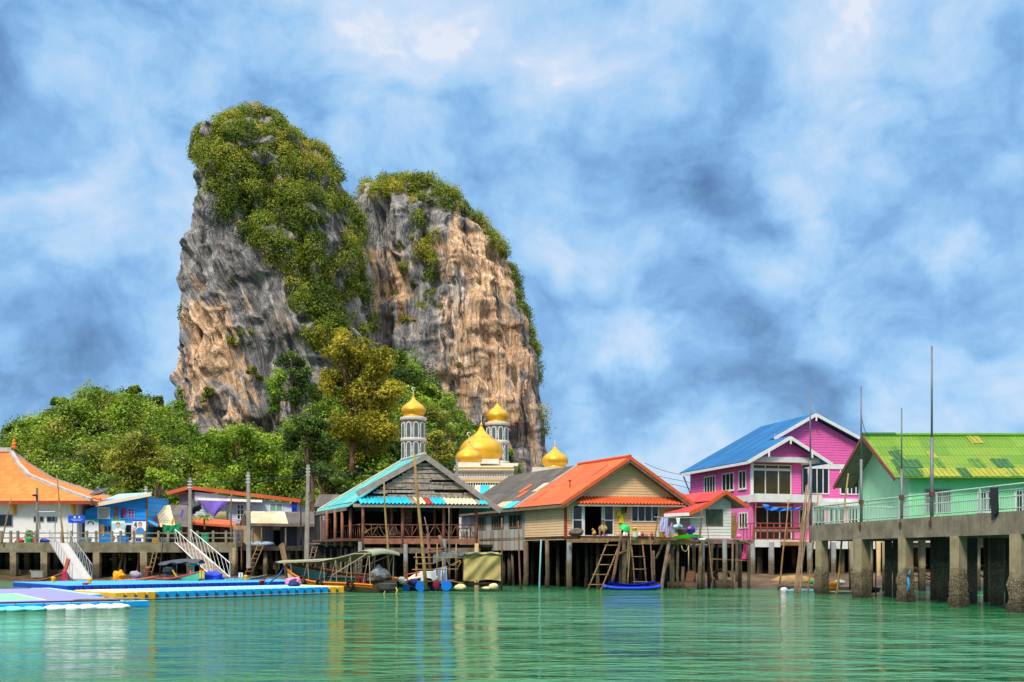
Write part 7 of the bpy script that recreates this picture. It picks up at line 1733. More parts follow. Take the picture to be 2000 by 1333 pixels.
def ramp_pts(tp, bp, Yt, zt, zb, wt, wb):
    "top-left/right and bottom-left/right pixel columns at known heights"
    Yb = (CH - zb) * F / (bp[2] - HZ)
    return Vector((X_(tp[0], Yt), Yt, zt)), Vector((X_(tp[1], Yt), Yt, zt)), Vector((X_(bp[0], Yb), Yb, zb)), Vector((X_(bp[1], Yb + .4), Yb + .4, zb))
gangway('pale grey metal gangway sloping down from the pier to the dark blue dock', *ramp_pts((97, 132), (141, 180, 1132), 84, PZ + .02, .36, 0, 0), plain('pale_grey_deck', (176, 172, 166), .6, .06, dirt=.2), plain('steel_rail', (150, 152, 154), .5, .08, metal=.3), 1.0, 9)
gangway('wooden gangway with white railings beside the dark-canopied boat', *ramp_pts((342, 372), (415, 449, 1128), 84, PZ + .02, .4, 0, 0), planks('gangway_planks', [(122, 104, 90), (156, 136, 120)], .2, False), WHITE, 1.05, 9, True, True)
# ------------------------------------------------------------------ boats
def hull(mb, A, B, w, zs, zk, bow=1.6, n=22, stern=.75, k=7, heel=0):
    "long open boat from stern A to bow B; zs = sheer heights (stern, middle, bow), zk = keel depth"
    A = Vector((A[0], A[1], 0)); B = Vector((B[0], B[1], 0)); d = (B - A); L = d.length; d /= L; r = Vector((d.y, -d.x, 0))
    rows = []
    for i in range(n + 1):
        f = i / n
        hw = w / 2 * (stern + (1 - stern) * min(1, f * 2.6)) * (1 - max(0, (f - .5) / .5) ** 2.2 * .97)
        zz = zs[1] + (zs[0] - zs[1]) * max(0, 1 - f * 2.2) ** 2 + (zs[2] - zs[1]) * max(0, (f - .45) / .55) ** bow
        kz = -zk + (zk + zs[2] * .55) * max(0, (f - .78) / .22) ** 2
        row = []
        for j in range(-k, k + 1):
            a = abs(j) / k; sg = 1 if j >= 0 else -1
            row.append(A + d * (L * f) + r * (sg * hw * a ** .62) + Vector((0, 0, kz + (zz - kz) * a ** 1.7 + heel * sg * hw * a ** .62)))
        rows.append(row)
    m = 2 * k + 1; vs = [p for row in rows for p in row]
    fs = [(i * m + j, i * m + j + 1, (i + 1) * m + j + 1, (i + 1) * m + j) for i in range(n) for j in range(m - 1)]
    mb.add(vs, fs); o = len(mb.v)
    inn = [q + Vector((0, 0, .05)) * (1) - (q - (rows[i // m][k])).normalized() * .0 for i, q in enumerate(vs)]
    mb.add([rows[i][j] * 1 + (rows[i][k] - rows[i][j]) * .06 + Vector((0, 0, .02)) for i in range(n + 1) for j in range(m)], [f[::-1] for f in fs])
    tr = rows[0]; mb.add(tr, [tuple(range(m))])
    return rows, d, r, k
def longtail(lab, A, B, w, zs, zk, hm, gm, group=None, inner=None, prow=None, heel=0):
    t = thing('longtail_boat', lab, 'boat', ((A[0] + B[0]) / 2, (A[1] + B[1]) / 2, 0), group)
    mb = MB(); rows, d, r, k = hull(mb, A, B, w, zs, zk, heel=heel); h = mb.build('hull', hm, t, True)
    g = MB()
    for j in (0, 2 * k): g.tube([row[j] for row in rows], .055, 6)
    g.build('gunwale', gm, t, True)
    if prow:
        ln, wd, m_ = prow; b = rows[-1][0]; p = MB()
        e = b + d * (-.1) * ln + Vector((0, 0, ln)) + d * (.0)
        p.beam(b - d * .25 + Vector((0, 0, -.35)), b + d * (.28 * ln) + Vector((0, 0, ln)), .1, wd * .8, up=d, w2=.12, h2=wd)
        p.build('prow_post', m_, t)
    return t, rows, d, r, k
WHULL = wood('dark_green_brown_hull', [(52, 46, 34), (88, 74, 52), (116, 98, 70)]); ORG = plain('orange_gunwale', (226, 116, 22), .5, .1)
HEEL = .2
def main_boat():
    A = (X_(752, 56.2), 56.2); B = (X_(556, 63.5), 63.5)
    t, rows, d, r, k = longtail('orange-rimmed longtail boat with a long grey-green canopy', A, B, 2.3, (.60, .72, 1.6), .35, WHULL, ORG, None, None, (1.15, .42, wood('tan_wood', [])), HEEL)
    n = len(rows) - 1
    # painted strake and teal inside of the bow
    s = MB()
    for i in range(n):
        for j in (0, 2 * k):
            jj = j + (1 if j == 0 else -1)
            a, b = rows[i][j], rows[i + 1][j]; c, e = rows[i + 1][jj], rows[i][jj]
            o = r * (-.02 if j == 0 else .02); s.add([a + o, b + o, b.lerp(c, .8) + o, a.lerp(e, .8) + o], [(0, 1, 2, 3)])
    s.build('strake', ORG, t)
    ti = MB()
    for i in range(n - 7, n):
        for j in (0, 2 * k):
            jj = j + (2 if j == 0 else -2); off = (rows[i][k] - rows[i][j]) * .09
            ti.add([rows[i][j] + off, rows[i + 1][j] + (rows[i + 1][k] - rows[i + 1][j]) * .09, rows[i + 1][jj] + (rows[i + 1][k] - rows[i + 1][jj]) * .09, rows[i][jj] + (rows[i][k] - rows[i][jj]) * .09], [(0, 1, 2, 3)])
    ti.build('bow_lining', plain('teal_grey_paint', (124, 176, 168), .5, .08), t)
    # canopy
    def at(f, side, z): 
        i = f * n; i0 = min(int(i), n - 1); p = rows[i0][k].lerp(rows[i0 + 1][k], i - i0); return Vector((p.x, p.y, z + (HEEL * side if z < 1.2 else 0))) + r * side
    can = MB(); zc = lambda f: 1.62 + .0 if f > .9 else 1.62 + (.9 - f) * .30 + max(0, .42 - f) ** 1 * 1.25 - max(0, .1 - f) ** 2 * 22
    can.grid(lambda u, v: at(.96 - u * 1.0 if u < .97 else -.01, (v - .5) * 1.9, zc(.96 - u * 1.0) + .13 * (1 - (2 * v - 1) ** 2)), 30, 10, .04)
    can.build('canopy', plain('grey_green_canvas', (136, 142, 120), .8, .12, dirt=.3, dcol=(90, 92, 76)), t, True)
    po = MB()
    for f in (.80, .62, .46, .34, .2, .03):
        for sd in (-.85, .85): 
            i = int(f * n); 
            po.tube([at(f, sd * .9, .42 + max(0, f - .5) * .6), at(f, sd, zc(f))], .025, 5)
            if f < .7: po.tube([at(f + .07, sd * .9, .45), at(f, sd, zc(f))], .02, 5)
    for sd in (-.93, .93): po.tube([at(f, sd, zc(f) - .05) for f in (.93, .7, .5, .3, .15, 0)], .03, 5); po.tube([at(.42, sd, .42), at(.36, sd, 1.1), at(.02, sd, zc(0.02) - .05)], .03, 5)
    po.build('canopy_frame', plain('pale_pole', (176, 156, 128), .7, .15), t)
    for sd, m_ in ((-1, 'a'), (1, 'b')):
        c = MB(); c.grid(lambda u, v: at(.82 - .66 * u, sd * (.92 - .1 * v + .05 * math.sin(u * 14)), .52 + .95 * max(0, (.18 - u)) * 3 * (1 - v) + .12 * (1 - v) - .05 * v + .04 * math.sin(u * 20)), 26, 4, .02); c.build('side_curtain', plain('cream_canvas', (206, 196, 160), .8, .12), t, True)
    st = MB()
    for f in (.62, .54, .46, .38, .30): st.hexa([at(f + .025, -.72, .42), at(f - .025, -.72, .42), at(f - .025, .72, .42), at(f + .025, .72, .42), at(f + .03, -.72, .60), at(f - .03, -.72, .60), at(f - .03, .72, .60), at(f + .03, .72, .60)])
    st.build('seat', plain('dark_green_cushion', (14, 84, 72), .6, .12), t)
    fl = MB(); fl.hexa([at(.88, -.3, .18), at(.02, -.7, .18), at(.02, .7, .18), at(.88, .3, .18), at(.88, -.3, .22), at(.02, -.7, .22), at(.02, .7, .22), at(.88, .3, .22)]); fl.build('floorboards', wood('tan_wood', []), t)
    q = MB(); c = at(.17, -.35, .44); q.box(c.x - .3, c.x + .3, c.y - .25, c.y + .25, .8, .88)
    for dx in (-.26, -.09, .09, .26):
        q.box(c.x + dx - .03, c.x + dx + .03, c.y - .24, c.y - .18, .4, .798); q.box(c.x + dx - .03, c.x + dx + .03, c.y + .18, c.y + .24, .4, .798)
    q.build('engine_stand', plain('oxblood_wood', (116, 46, 40), .6, .15), t)
    for i, (f) in enumerate((.05,)):
        e = MB(); lump(e, at(.06, .1, .92), .5, .5, .52, 4, .3); e.build('engine_cover', plain('silver_plastic_wrap', (150, 150, 150), .35, .3, 5, bump=.04), t, True)
    for f, z in ((.22, .42), (.46, .5), (.64, .56)):
        tr = MB(); c = at(f, 0, z); hw = 1.13
        c = rows[int(f * n)][2 * k] if (rows[int(f * n)][2 * k].y < rows[int(f * n)][0].y) else rows[int(f * n)][0]
        c = c + Vector((0, -.1, -.12)); rr = .26
        tr.tube([c + d * (rr * math.cos(a)) + Vector((0, 0, rr * math.sin(a))) for a in [2 * math.pi * q / 16 for q in range(17)]], .075, 7); tr.build('tyre_fender', BLACK, t, True)
    ro = MB(); b = rows[-1][k]; ro.tube([rows[-2][0], rows[-2][0] + Vector((-.3, -.3, -.6)), rows[-2][0] + Vector((-1.0, -.6, -1.2))], .05, 6); ro.build('mooring_rope', plain('blue_rope', (20, 100, 160), .8), t)
    co = MB(); c = at(-.03, 0, .35)
    co.lathe((c.x, c.y - .2, .12), [(.42, 0), (.5, .1), (.52, .38), (.46, .4)], 14); co.build('stern_basket', plain('charcoal_mesh', (66, 66, 68), .8, .25, 9), t)
    cl = MB()
    for dx in (-.2, .45): cl.tube([(c.x + dx, c.y - .45, .3), (c.x + dx + .1, c.y - .55, .12), (c.x + dx - .02, c.y - .6, -.1)], .035, 6)
    cl.build('yellow_rope', plain('yellow_rope', (206, 170, 70), .8), t)
main_boat()
REDH = wood('red_brown_hull', [(104, 50, 34), (142, 72, 48), (170, 92, 60)])
def small_boats():
    t, rows, d, r, k = longtail('small red-brown longtail boat with pink ribbons below the pale gangway', (X_(60, 72), 72), (X_(128, 70.5), 70.5), 1.2, (.25, .3, .85), .25, REDH, REDH, None, None, (.95, .3, plain('orange_post', (200, 90, 60), .6)))
    e = MB(); c = P(73, 1122, 72); e.obox(c, .36, .3, .22, .3); e.beam(c - Vector((.1, 0, .2)), c - Vector((-.2, 0, .9)), .12); e.tube([c + Vector((-.2, 0, -.1)), c + Vector((-.5, 0, .25))], .05, 6); e.build('engine', plain('pale_engine', (150, 146, 134), .6, .2), t)
    q = MB(); b = rows[-1][0]
    for dx in (-.14, 0, .16): q.grid(lambda u, v, dx=dx: b + Vector((dx * .8 + .06 * u - .03, -.14, .2 - 1.0 * v - .04 * u)), 2, 8, .02)
    q.build('ribbon', plain('pink_ribbon', (226, 40, 110), .7), t)
    t, rows, d, r, k = longtail('orange-hulled boat with a wine red prow post under the pier', (X_(225, 73), 73), (X_(303, 72), 72), 1.1, (.3, .28, .5), .25, REDH, plain('orange_rim', (206, 96, 50), .5), None, None, None)
    p = MB(); b = P(285, 1136, 72.2); p.beam(b, P(289.5, 1110, 72.2), .13, .24); p.build('prow_post', plain('wine_post', (122, 50, 46), .6, .15), t)
    p = MB(); b = P(289.5, 1110, 72.2); p.box(b.x - .16, b.x + .16, b.y - .14, b.y + .14, b.z, b.z + .12); p.build('prow_cap', plain('orange_post', (210, 90, 60)), t)
    for px, w, mt, nm in ((232, .42, plain('amber_cloth', (226, 156, 20), .8, .12, bump=.02), 'cover'), (265, .42, plain('mauve_cloth', (150, 138, 150), .8, .15, bump=.02), 'cover')):
        e = MB(); lump(e, P(px, 1126, 73), w, .35, .42, px, .3, flat=1.); e.build(nm, mt, t, True)
    # dark canopy boat
    t, rows, d, r, k = longtail('boat with a black tarpaulin canopy, green and red bow and yellow ribbons', (X_(305, 73), 73), (X_(394, 69.5), 69.5), 1.5, (.4, .38, .95), .3, wood('olive_brown_hull', [(70, 60, 42), (112, 96, 66), (140, 122, 90)]), plain('red_rim', (178, 60, 50), .5), None, None, (.2, .2, REDH))
    g = MB(); n = len(rows) - 1
    for i in range(n - 6, n):
        for j in (0, 2 * k):
            jj = j + (4 if j == 0 else -4); o = Vector((0, -.02, 0)); g.add([rows[i][j] + o, rows[i + 1][j] + o, rows[i + 1][jj] + o, rows[i][jj] + o], [(0, 1, 2, 3)])
    g.build('bow_panel', plain('sea_green_paint', (90, 176, 130), .5, .1), t)
    c = MB(); a = P(316, 1103, 72.6); b = P(394, 1098, 71.4)
    c.grid(lambda u, v: a.lerp(b, u) + Vector((0, -.8 + 1.6 * v, .18 * math.sin(math.pi * v) + .12 * math.sin(u * 3.2) - .12 * abs(math.sin(u * 9)) * (abs(v - .5) * 2))), 18, 8, .04); c.build('canopy', plain('black_tarp', ()), t, True)
    f = MB()
    for px in (322, 345, 372, 390): f.tube([P(px, 1136, 72), P(px, 1100, 72)], .03, 5)
    f.build('canopy_frame', METAL, t)
    f = MB(); f.tube([P(378, 1130, 71.5), P(378, 1090, 71.5)], .06, 6); f.tube([P(363, 1104, 71.5), P(390, 1103, 71.5)], .05, 6); f.build('mast', plain('mint_pole', (70, 190, 160), .5), t)
    e = MB(); lump(e, P(331, 1116, 72), .5, .45, .5, 2, .3); e.build('engine', plain('dark_engine', (46, 46, 52), .6, .25), t, True)
    e = MB(); e.beam(P(337, 1114, 71.6), P(345, 1127, 71.3), .07); e.build('tiller', YELB, t)
    q = MB()
    for dx in (-.15, .05, .2): q.grid(lambda u, v, dx=dx: rows[-1][0] + Vector((dx * .7 + .07 * u, -.16, .05 - .55 * v)), 2, 6, .02)
    q.build('ribbon', plain('yellow_cloth', ()), t)
    q = MB(); q.grid(lambda u, v: P(371 + 3 * u, 1116 + 20 * v, 70.0) + Vector((0, -.05 * math.sin(5 * v), 0)), 3, 8, .02); q.build('sash', plain('red_white_cloth', (206, 90, 96), .8, .4, 12), t)
    t, rows, d, r, k = longtail('low grey-brown boat moored below the ladder of the grey shack', (X_(450, 74), 74), (X_(520, 73), 73), 1.3, (.3, .28, .62), .2, wood('grey_brown_hull', [(72, 62, 52), (108, 94, 80)]), OLDWOOD, None, None, None)
    t = thing('sign', 'small white and green plate marked with the figure 1 beside the grey boat', 'sign', P(470, 1132, 73.4)); pt = plane(73.4)
    q = MB(); hbox(q, pt, X_(466, 73.4), X_(474.5, 73.4), Z_(1128, 73.4), Z_(1119, 73.4), 0, .05); q.build('plate', WHITE, t)
    q = MB(); hbox(q, pt, X_(466, 73.4), X_(474.5, 73.4), Z_(1134, 73.4), Z_(1128.2, 73.4), 0, .05); q.build('green_plate', plain('sea_green_paint', ()), t)
    q = MB(); hbox(q, pt, X_(469.8, 73.4), X_(471, 73.4), Z_(1127, 73.4), Z_(1120.5, 73.4), .052, .06); hbox(q, pt, X_(469, 73.4), X_(469.8, 73.4), Z_(1122.2, 73.4), Z_(1121, 73.4), .052, .06); q.build('figure', BLACK, t)
small_boats()
mb = MB(); lump(mb, P(413, 1130, 73), 1.0, .5, .42, 9, .3); mb.build('tarpaulin', plain('royal_blue_tarp', (20, 60, 190), .5, .15), None, True, lab='royal blue tarpaulin heap behind the wooden gangway foot', cat='tarpaulin')
def bundle():
    Y = 54.5; t = thing('cloth_bundle', 'pink and navy cloth bundle lying on the light blue dock', 'bundle', P(572, 1148, Y))
    x = X_(572, Y); mb = MB(); lump(mb, (x + .05, Y, .5), .34, .3, .3, 3, .18); mb.build('navy_cloth', plain('navy_cloth', (44, 52, 98), .85, .15), t, True)
    mb = MB(); lump(mb, (x + .02, Y + .12, .6), .46, .3, .3, 7, .32); mb.build('pink_cloth', plain('pink_cloth', (232, 140, 172), .85, .15), t, True)
bundle()
# ------------------------------------------------------------------ work raft on drums, tan tarpaulin
DRUM = plain('blue_drum', (10, 110, 206), .4, .08)
def work_raft():
    Y = 58.5; t = thing('raft', 'work raft of planks on blue drums with a frame of sticks', 'raft', (X_(830, Y), Y + 1, 0))
    for px, r, z, yy in ((822.5, .3, .28, 0), (872, .3, .3, .1), (793, .22, .16, .4), (845, .28, .2, 1.6), (805, .28, .2, 2.0)):
        m_ = MB(); x = X_(px, Y); m_.tube([(x, Y + yy - .35, z), (x, Y + yy - .3, z), (x, Y + yy + .1, z), (x, Y + yy + .12, z), (x, Y + yy + .55, z)], [r * .96, r, r, r * .96, r], 18); m_.build('drum', DRUM, t)
    m_ = MB(); rr = random.Random(4)
    for k in range(7): m_.beam((X_(776, Y), Y + .1 + k * .38, .56 + rr.uniform(-.03, .03)), (X_(884, Y), Y + .1 + k * .38, .58 + rr.uniform(-.03, .03)), .26, .05)
    m_.build('planks', OLDWOOD, t)
    f = MB()
    for px, y0, y1 in ((812, 1140, 1080), (813.5, 1135, 1092), (853, 1140, 1062), (864, 1140, 1090), (905, 1142, 1088), (890, 1138, 1062)): f.tube([P(px, y0, Y + .6), P(px + 1, y1, Y + .6)], .035, 6)
    for a, b in (((808, 1089), (906, 1090)), ((812, 1102), (848, 1101)), ((805, 1113), (895, 1112)), ((774, 1132), (826, 1156)), ((875, 1135), (905, 1139)), ((880, 1105), (900, 1095)), ((893, 1112), (900, 1098))): f.tube([P(*a, Y + .5), P(*b, Y + .3)], .035, 6)
    f.build('stick_frame', wood('bamboo', []), t, True)
    l = MB(); l.tube([P(884, 1098, Y + .8) + Vector((.32 * math.cos(a), 0, .4 * math.sin(a) + .2)) for a in [2 * math.pi * k / 18 for k in range(19)]], .022, 5); l.build('hoop', METAL, t)
    m_ = MB(); m_.grid(lambda u, v: P(846 + 60 * u * (1) , 1084 - 2 * u + 18 * v * (1 - .75 * u) - 3 * math.sin(u * 3), Y + 1) + Vector((0, -.1 * math.sin(u * 9), 0)), 16, 6, .02); m_.build('grey_sheet', plain('grey_tarp', (112, 120, 124), .7, .15), t, True)
    m_ = MB(); cloth(m_, [P(846, 1112, Y + .9), P(873, 1106, Y + .9), P(873, 1140, Y + .8), P(850, 1140, Y + .8)], 12, 10, .08, 0, 2, 3); m_.build('pale_blue_sheet', plain('pale_blue_tarp', (176, 192, 210), .5, .08), t, True)
    h = thing('boat_cabin', 'white and cream upturned boat part with red edging on the work raft', 'boat part', P(822, 1138, Y + .9))
    m_ = MB(); 
    m_.grid(lambda u, v: P(788 + 66 * u, 1137 - (21 * min(1, u * 1.9 + .12)) * (1 - abs(2 * v - 1) ** 2.5 * .55), Y + .5 + 1.3 * v), 16, 10, .05); m_.build('shell', plain('cream_gelcoat', (226, 216, 190), .4, .05, dirt=.2), h, True)
    m_ = MB(); m_.prism([P(821, 1137, Y + .4), P(824, 1117, Y + .4), P(850, 1117, Y + .4), P(854, 1137, Y + .4), P(847, 1137, Y + .4), P(843, 1131, Y + .4), P(836, 1129, Y + .4), P(829, 1131, Y + .4), P(825, 1137, Y + .4)], (0, .08, 0)); m_.build('white_panel', WHITE, h)
    m_ = MB(); m_.tube([P(788, 1131, Y + .46), P(797, 1122, Y + .46), P(821, 1118, Y + .46)], .04, 6); m_.tube([P(796, 1126, Y + .45), P(795, 1134, Y + .45)], .04, 6); m_.build('red_trim', plain('red_trim', (176, 50, 46), .5), h)
    for nm, lab, px, py, a, b, c, mt in (('jug', 'white plastic jug at the left end of the work raft', 785, 1134, .22, .2, .22, WHITE), ('sack', 'navy sack on the work raft before the cream boat part', 807, 1137, .28, .2, .2, plain('navy_cloth', ())), ('rag', 'dark red rag hanging between the blue drums', 852, 1143, .2, .1, .3, plain('dark_red_cloth', (120, 26, 36), .8, .2))):
        m_ = MB(); lump(m_, P(px, py, Y - .2), a, b, c, px, .15, 16, 10, 1.); m_.build(nm, mt, None, True, lab=lab, cat=nm)
    for nm, lab, px, py, a, b, c in (('buoy', 'long cream foam float left of the tan tarpaulin', 899.5, 1147, .36, .26, .19), ('buoy', 'cream foam float under the right end of the tan tarpaulin', 964, 1146, .28, .24, .2), ('buoy', 'yellow-stained foam float under the middle of the tan tarpaulin', 951, 1149, .28, .2, .1), ('buoy', 'small pale float bobbing before the work raft', 845, 1160, .2, .18, .12)):
        m_ = MB(); lump(m_, (X_(px, Y), Y - .2, Z_(py, Y)), a, b, c, px, .12, 18, 10, 1.); m_.build(nm, plain('cream_foam', (220, 202, 150), .8, .1, dirt=.4, dcol=(170, 130, 60)), None, True, lab=lab, cat='buoy')
    s = thing('screen', 'tan tarpaulin screen stretched on a pole frame over the water', 'tarpaulin', P(942, 1150, Y))
    m_ = MB(); m_.grid(lambda u, v: P(907 + 71 * u - 2 * v * (1 - u), 1082 + 52 * v + 1.8 * math.sin(u * 7) * v - 3 * (1 - v) * (1 if .06 < u < .94 else 0), Y + .1) + Vector((0, .1 * math.sin(u * 6 + v * 2) * math.sin(v * 5) + .05 * math.sin(u * 17 + v * 11) + .12 * abs(u - .5) , 0)), 30, 22, .015); m_.build('sheet', plain('tan_canvas', (168, 152, 94), .8, .16, 1.6, dirt=.5, dcol=(150, 104, 54), bump=.04, bscale=4), s, True)
    m_ = MB(); m_.grid(lambda u, v: P(905 + 74 * u, 1080 + 3 * v + 1.2 * math.sin(u * 15), Y + 1.6 * (1 - v) - .02), 20, 4, .03); m_.build('top_sheet', plain('grey_tarp', ()), s, True)
    m_ = MB()
    for px in (907, 976): m_.tube([P(px, 1152, Y + .25), P(px, 1080, Y + .25)], .04, 6); m_.tube([P(px, 1152, Y + 1.7), P(px, 1082, Y + 1.7)], .04, 6)
    m_.beam(P(907, 1140, Y + .3), P(978, 1139, Y + .3), .08); m_.beam(P(907, 1142, Y + 1.6), P(978, 1141, Y + 1.6), .08); m_.tube([P(930, 1134, Y), P(935, 1144, Y), P(942, 1151, Y)], .03, 6); m_.build('frame', wood('dark_wet_wood', []), s)
work_raft()
def kayak():
    Y = 60.5; t = thing('kayak', 'blue plastic sit-on kayak floating below the ladders', 'kayak', P(1235, 1152, Y))
    x0, x1 = X_(1178, Y), X_(1291, Y); m_ = MB(); n = 24; vs = []
    for i in range(n + 1):
        f = i / n; w = .38 * math.sin(math.pi * min(1, max(0, .04 + f * .92))) ** .55; z = .1 + .1 * abs(2 * f - 1) ** 2.5
        for a in range(10): th = 2 * math.pi * a / 10; vs.append((x0 + (x1 - x0) * f, Y + w * math.cos(th), z + .13 * math.sin(th)))
    m_.add(vs, [(i * 10 + a, i * 10 + (a + 1) % 10, (i + 1) * 10 + (a + 1) % 10, (i + 1) * 10 + a) for i in range(n) for a in range(10)]); KB = plain('kayak_blue', (24, 62, 206), .4, .08); m_.build('hull', KB, t, True)
    m_ = MB(); m_.grid(lambda u, v: Vector((X_(1190, Y) + (X_(1279, Y) - X_(1190, Y)) * u, Y - .3 + .6 * v, .26 + .2 * abs(2 * u - 1) ** 2 + .07 * abs(2 * v - 1))), 18, 6, .05); m_.build('deck', KB, t, True)
kayak()
# ------------------------------------------------------------------ ladders, poles and clutter
ladder('wooden ladder leaning before the cream house doorway', P(1187, 1058, 61.3), P(1212, 1058, 61.3), P(1147, 1154, 59.6), P(1173, 1154, 59.6), 5, TANWOOD)
ladder('upright wooden ladder above the blue kayak', P(1232, 1056, 61.2), P(1254, 1056, 61.2), P(1240, 1148, 60.8), P(1263, 1148, 60.8), 4, TANWOOD)
ladder('rough wooden ladder against the grey shack deck', P(505, 1062, 84.8), P(516, 1062, 84.8), P(478, 1124, 83), P(490, 1124, 83), 7, TANWOOD)
ladder('small ladder beside the tallest utility pole', P(611, 1068, 69), P(620, 1068, 69), P(602, 1102, 68), P(610, 1102, 68), 4, OLDWOOD)
ladder('pale wooden ladder under the left pier', P(299, 1079, 83.6), P(307, 1079, 83.6), P(289, 1122, 82.6), P(296, 1122, 82.6), 5, TANWOOD)
t_ = thing('ladder', 'red-brown ladder of rough sticks under the right half of the teal-roofed house', 'ladder', P(848, 1130, 61))
for a, b in (((841, 1125), (836, 1043)), ((866, 1078), (858, 1046))):
    m_ = MB(); m_.tube([P(*a, 61.5), P(*b, 61.5)], .1, 7); m_.build('rail', wood('reddish_bark', []), t_, True)
for y in (1079, 1073): m_ = MB(); m_.tube([P(838, y, 61.4), P(870, y - 2, 61.4)], .06, 6); m_.build('rung', wood('reddish_bark', []), t_, True)
for lab, a, b, Y, r, mt in (('bamboo pole standing before the left bay of the driftwood gable', (761, 1138), (750, 943), 57.5, .075, BAMBOO), ('thick bamboo pole leaning across the driftwood gable of the teal-roofed house', (832, 1152), (809, 888), 57.8, .11, BAMBOO), ('thin grey stick rising before the right bay of the stick railing', (878.5, 1140), (877, 988), 60, .06, OLDWOOD), ('dark forked stick beside the thick leaning bamboo', (840, 1058), (829, 1010), 60.5, .05, OLDWOOD),
        ('reddish mooring pole just right of the tan tarpaulin', (979.5, 1160), (980, 1012), 60, .055, wood('reddish_bark', [])), ('reddish mooring pole before the grey windowed wall', (1017, 1154), (1012, 1018), 61, .06, wood('reddish_bark', [])), ('thick red-brown prop leaning under the green basin', (1195, 1140), (1216, 1036), 60.6, .11, wood('reddish_bark', [])), ('grey prop right of the green basin', (1226, 1110), (1228, 1034), 60.8, .09, OLDWOOD), ('thin pale stick left of the upright ladder', (1226, 1146), (1232, 1045), 60.5, .04, BAMBOO), ('red-brown stake right of the upright ladder', (1275, 1142), (1270, 1050), 60.8, .06, wood('reddish_bark', [])), ('washing-line post left of the striped cloth', (1278, 1062), (1285, 1008), 61, .05, OLDWOOD), ('crooked washing-line post right of the lime green board', (1366, 1062), (1371, 996), 60.9, .08, wood('reddish_bark', [])), ('thin crooked stick before the white annex', (1393, 1148), (1382, 1030), 60.6, .045, TANWOOD),
        ('grey timber leaning under the left pier beneath the posters', (231, 1122), (240, 1079), 85.2, .13, TANWOOD), ('second grey timber leaning under the left pier', (243, 1122), (245, 1079), 85.4, .12, OLDWOOD), ('timber prop right of the leaning pair under the left pier', (268, 1122), (272, 1079), 85.2, .11, TANWOOD),
        ('thin dark stake before the green bin', (312, 1126), (320, 1030), 83.4, .05, DARKWOOD), ('thin dark stake right of the gangway foot', (472, 1112), (471, 1040), 83, .06, wood('reddish_bark', []))):
    pole('bamboo_pole' if mt == BAMBOO else 'wooden_pole', lab, 'pole', [P(*a, Y), P(*b, Y)], r, mt)
# washing line and clothes
mb = MB(); mb.tube([P(1277, 1010, 60.8), P(1320, 1012, 60.8), P(1372, 1011, 60.8), P(1376, 1009.5, 60.8)], .022, 5); mb.build('washing_line', ROPE, lab='washing line strung between two crooked posts before the annex', cat='line')
def stripes(name, a, b, sc, ang=0):
    m, n = newmat(name); u = n.sep(n.uv()); w = n.m('SINE', n.m('MULTIPLY', u[0], sc))
    n.out(n.bsdf(n.mix(n.mr(w, -.3, .3), lin(a), lin(b)), .85)); MAT[name] = m; return m
def checks(name, a, b, sc):
    m, n = newmat(name); u = n.sep(n.uv()); w = n.m('MULTIPLY', n.m('SINE', n.m('MULTIPLY', n.m('ADD', u[0], u[1]), sc)), n.m('SINE', n.m('MULTIPLY', n.m('SUBTRACT', u[0], u[1]), sc)))
    n.out(n.bsdf(n.mix(n.mr(w, -.15, .15), lin(a), lin(b)), .85)); MAT[name] = m; return m
mb = MB(); cloth(mb, [P(1289, 1011, 60.75), P(1305, 1012, 60.75), P(1302, 1039, 60.7), P(1288, 1038, 60.7)], 12, 10, .03); mb.build('cloth', stripes('blue_stripes', (120, 120, 176), (190, 186, 204), 60), None, True, lab='blue and grey striped cloth on the washing line', cat='cloth')
mb = MB(); cloth(mb, [P(1311, 1020, 60.5), P(1314, 1022, 60.5), P(1303, 1049, 60.5), P(1297, 1045, 60.5)], 6, 12, .03); mb.build('cloth', checks('purple_checks', (206, 180, 214), (92, 40, 120), 34), None, True, lab='purple checked cloth slung diagonally beside the striped one', cat='cloth')
mb = MB(); cloth(mb, [P(1320, 1012, 60.75), P(1328, 1012, 60.75), P(1326, 1025, 60.7), P(1323, 1025, 60.7)], 6, 8, .03); mb.build('cloth', WHITE, None, True, lab='small white cloth pegged to the washing line', cat='cloth')
def sack(nm, lab, px, py, a, b, c, mt, Y=61.2, seed=None, amp=.16):
    m_ = MB(); lump(m_, P(px, py, Y), a, b, c, seed or px, amp, 18, 12, 1.); m_.build(nm, mt, None, True, lab=lab, cat=nm.replace('_', ' '))
sack('plastic_bag', 'pale blue-grey plastic bag under the small white cloth', 1323, 1029, .3, .22, .16, plain('pale_blue_bag', (170, 190, 196), .4, .12))
sack('laundry_bag', 'large dark blue bag with pink stuff in its mouth on the deck', 1349, 1036, .28, .24, .27, plain('indigo_bag', (50, 56, 150), .6, .15))
sack('cloth', 'bright pink rag at the mouth of the dark blue bag', 1346.5, 1032, .1, .1, .09, plain('hot_pink', (236, 100, 170), .7), 60.95)
sack('cloth', 'purple cloth hanging at the deck edge below the lime board', 1357, 1051, .2, .12, .09, plain('dusk_purple', (70, 56, 110), .8), 60.7)
sack('plastic_bag', 'crumpled white plastic at the deck edge right of the purple cloth', 1371, 1054, .22, .12, .08, plain('white_plastic', (220, 222, 218), .4, .06), 60.7, amp=.35)
mb = MB(); n = 20
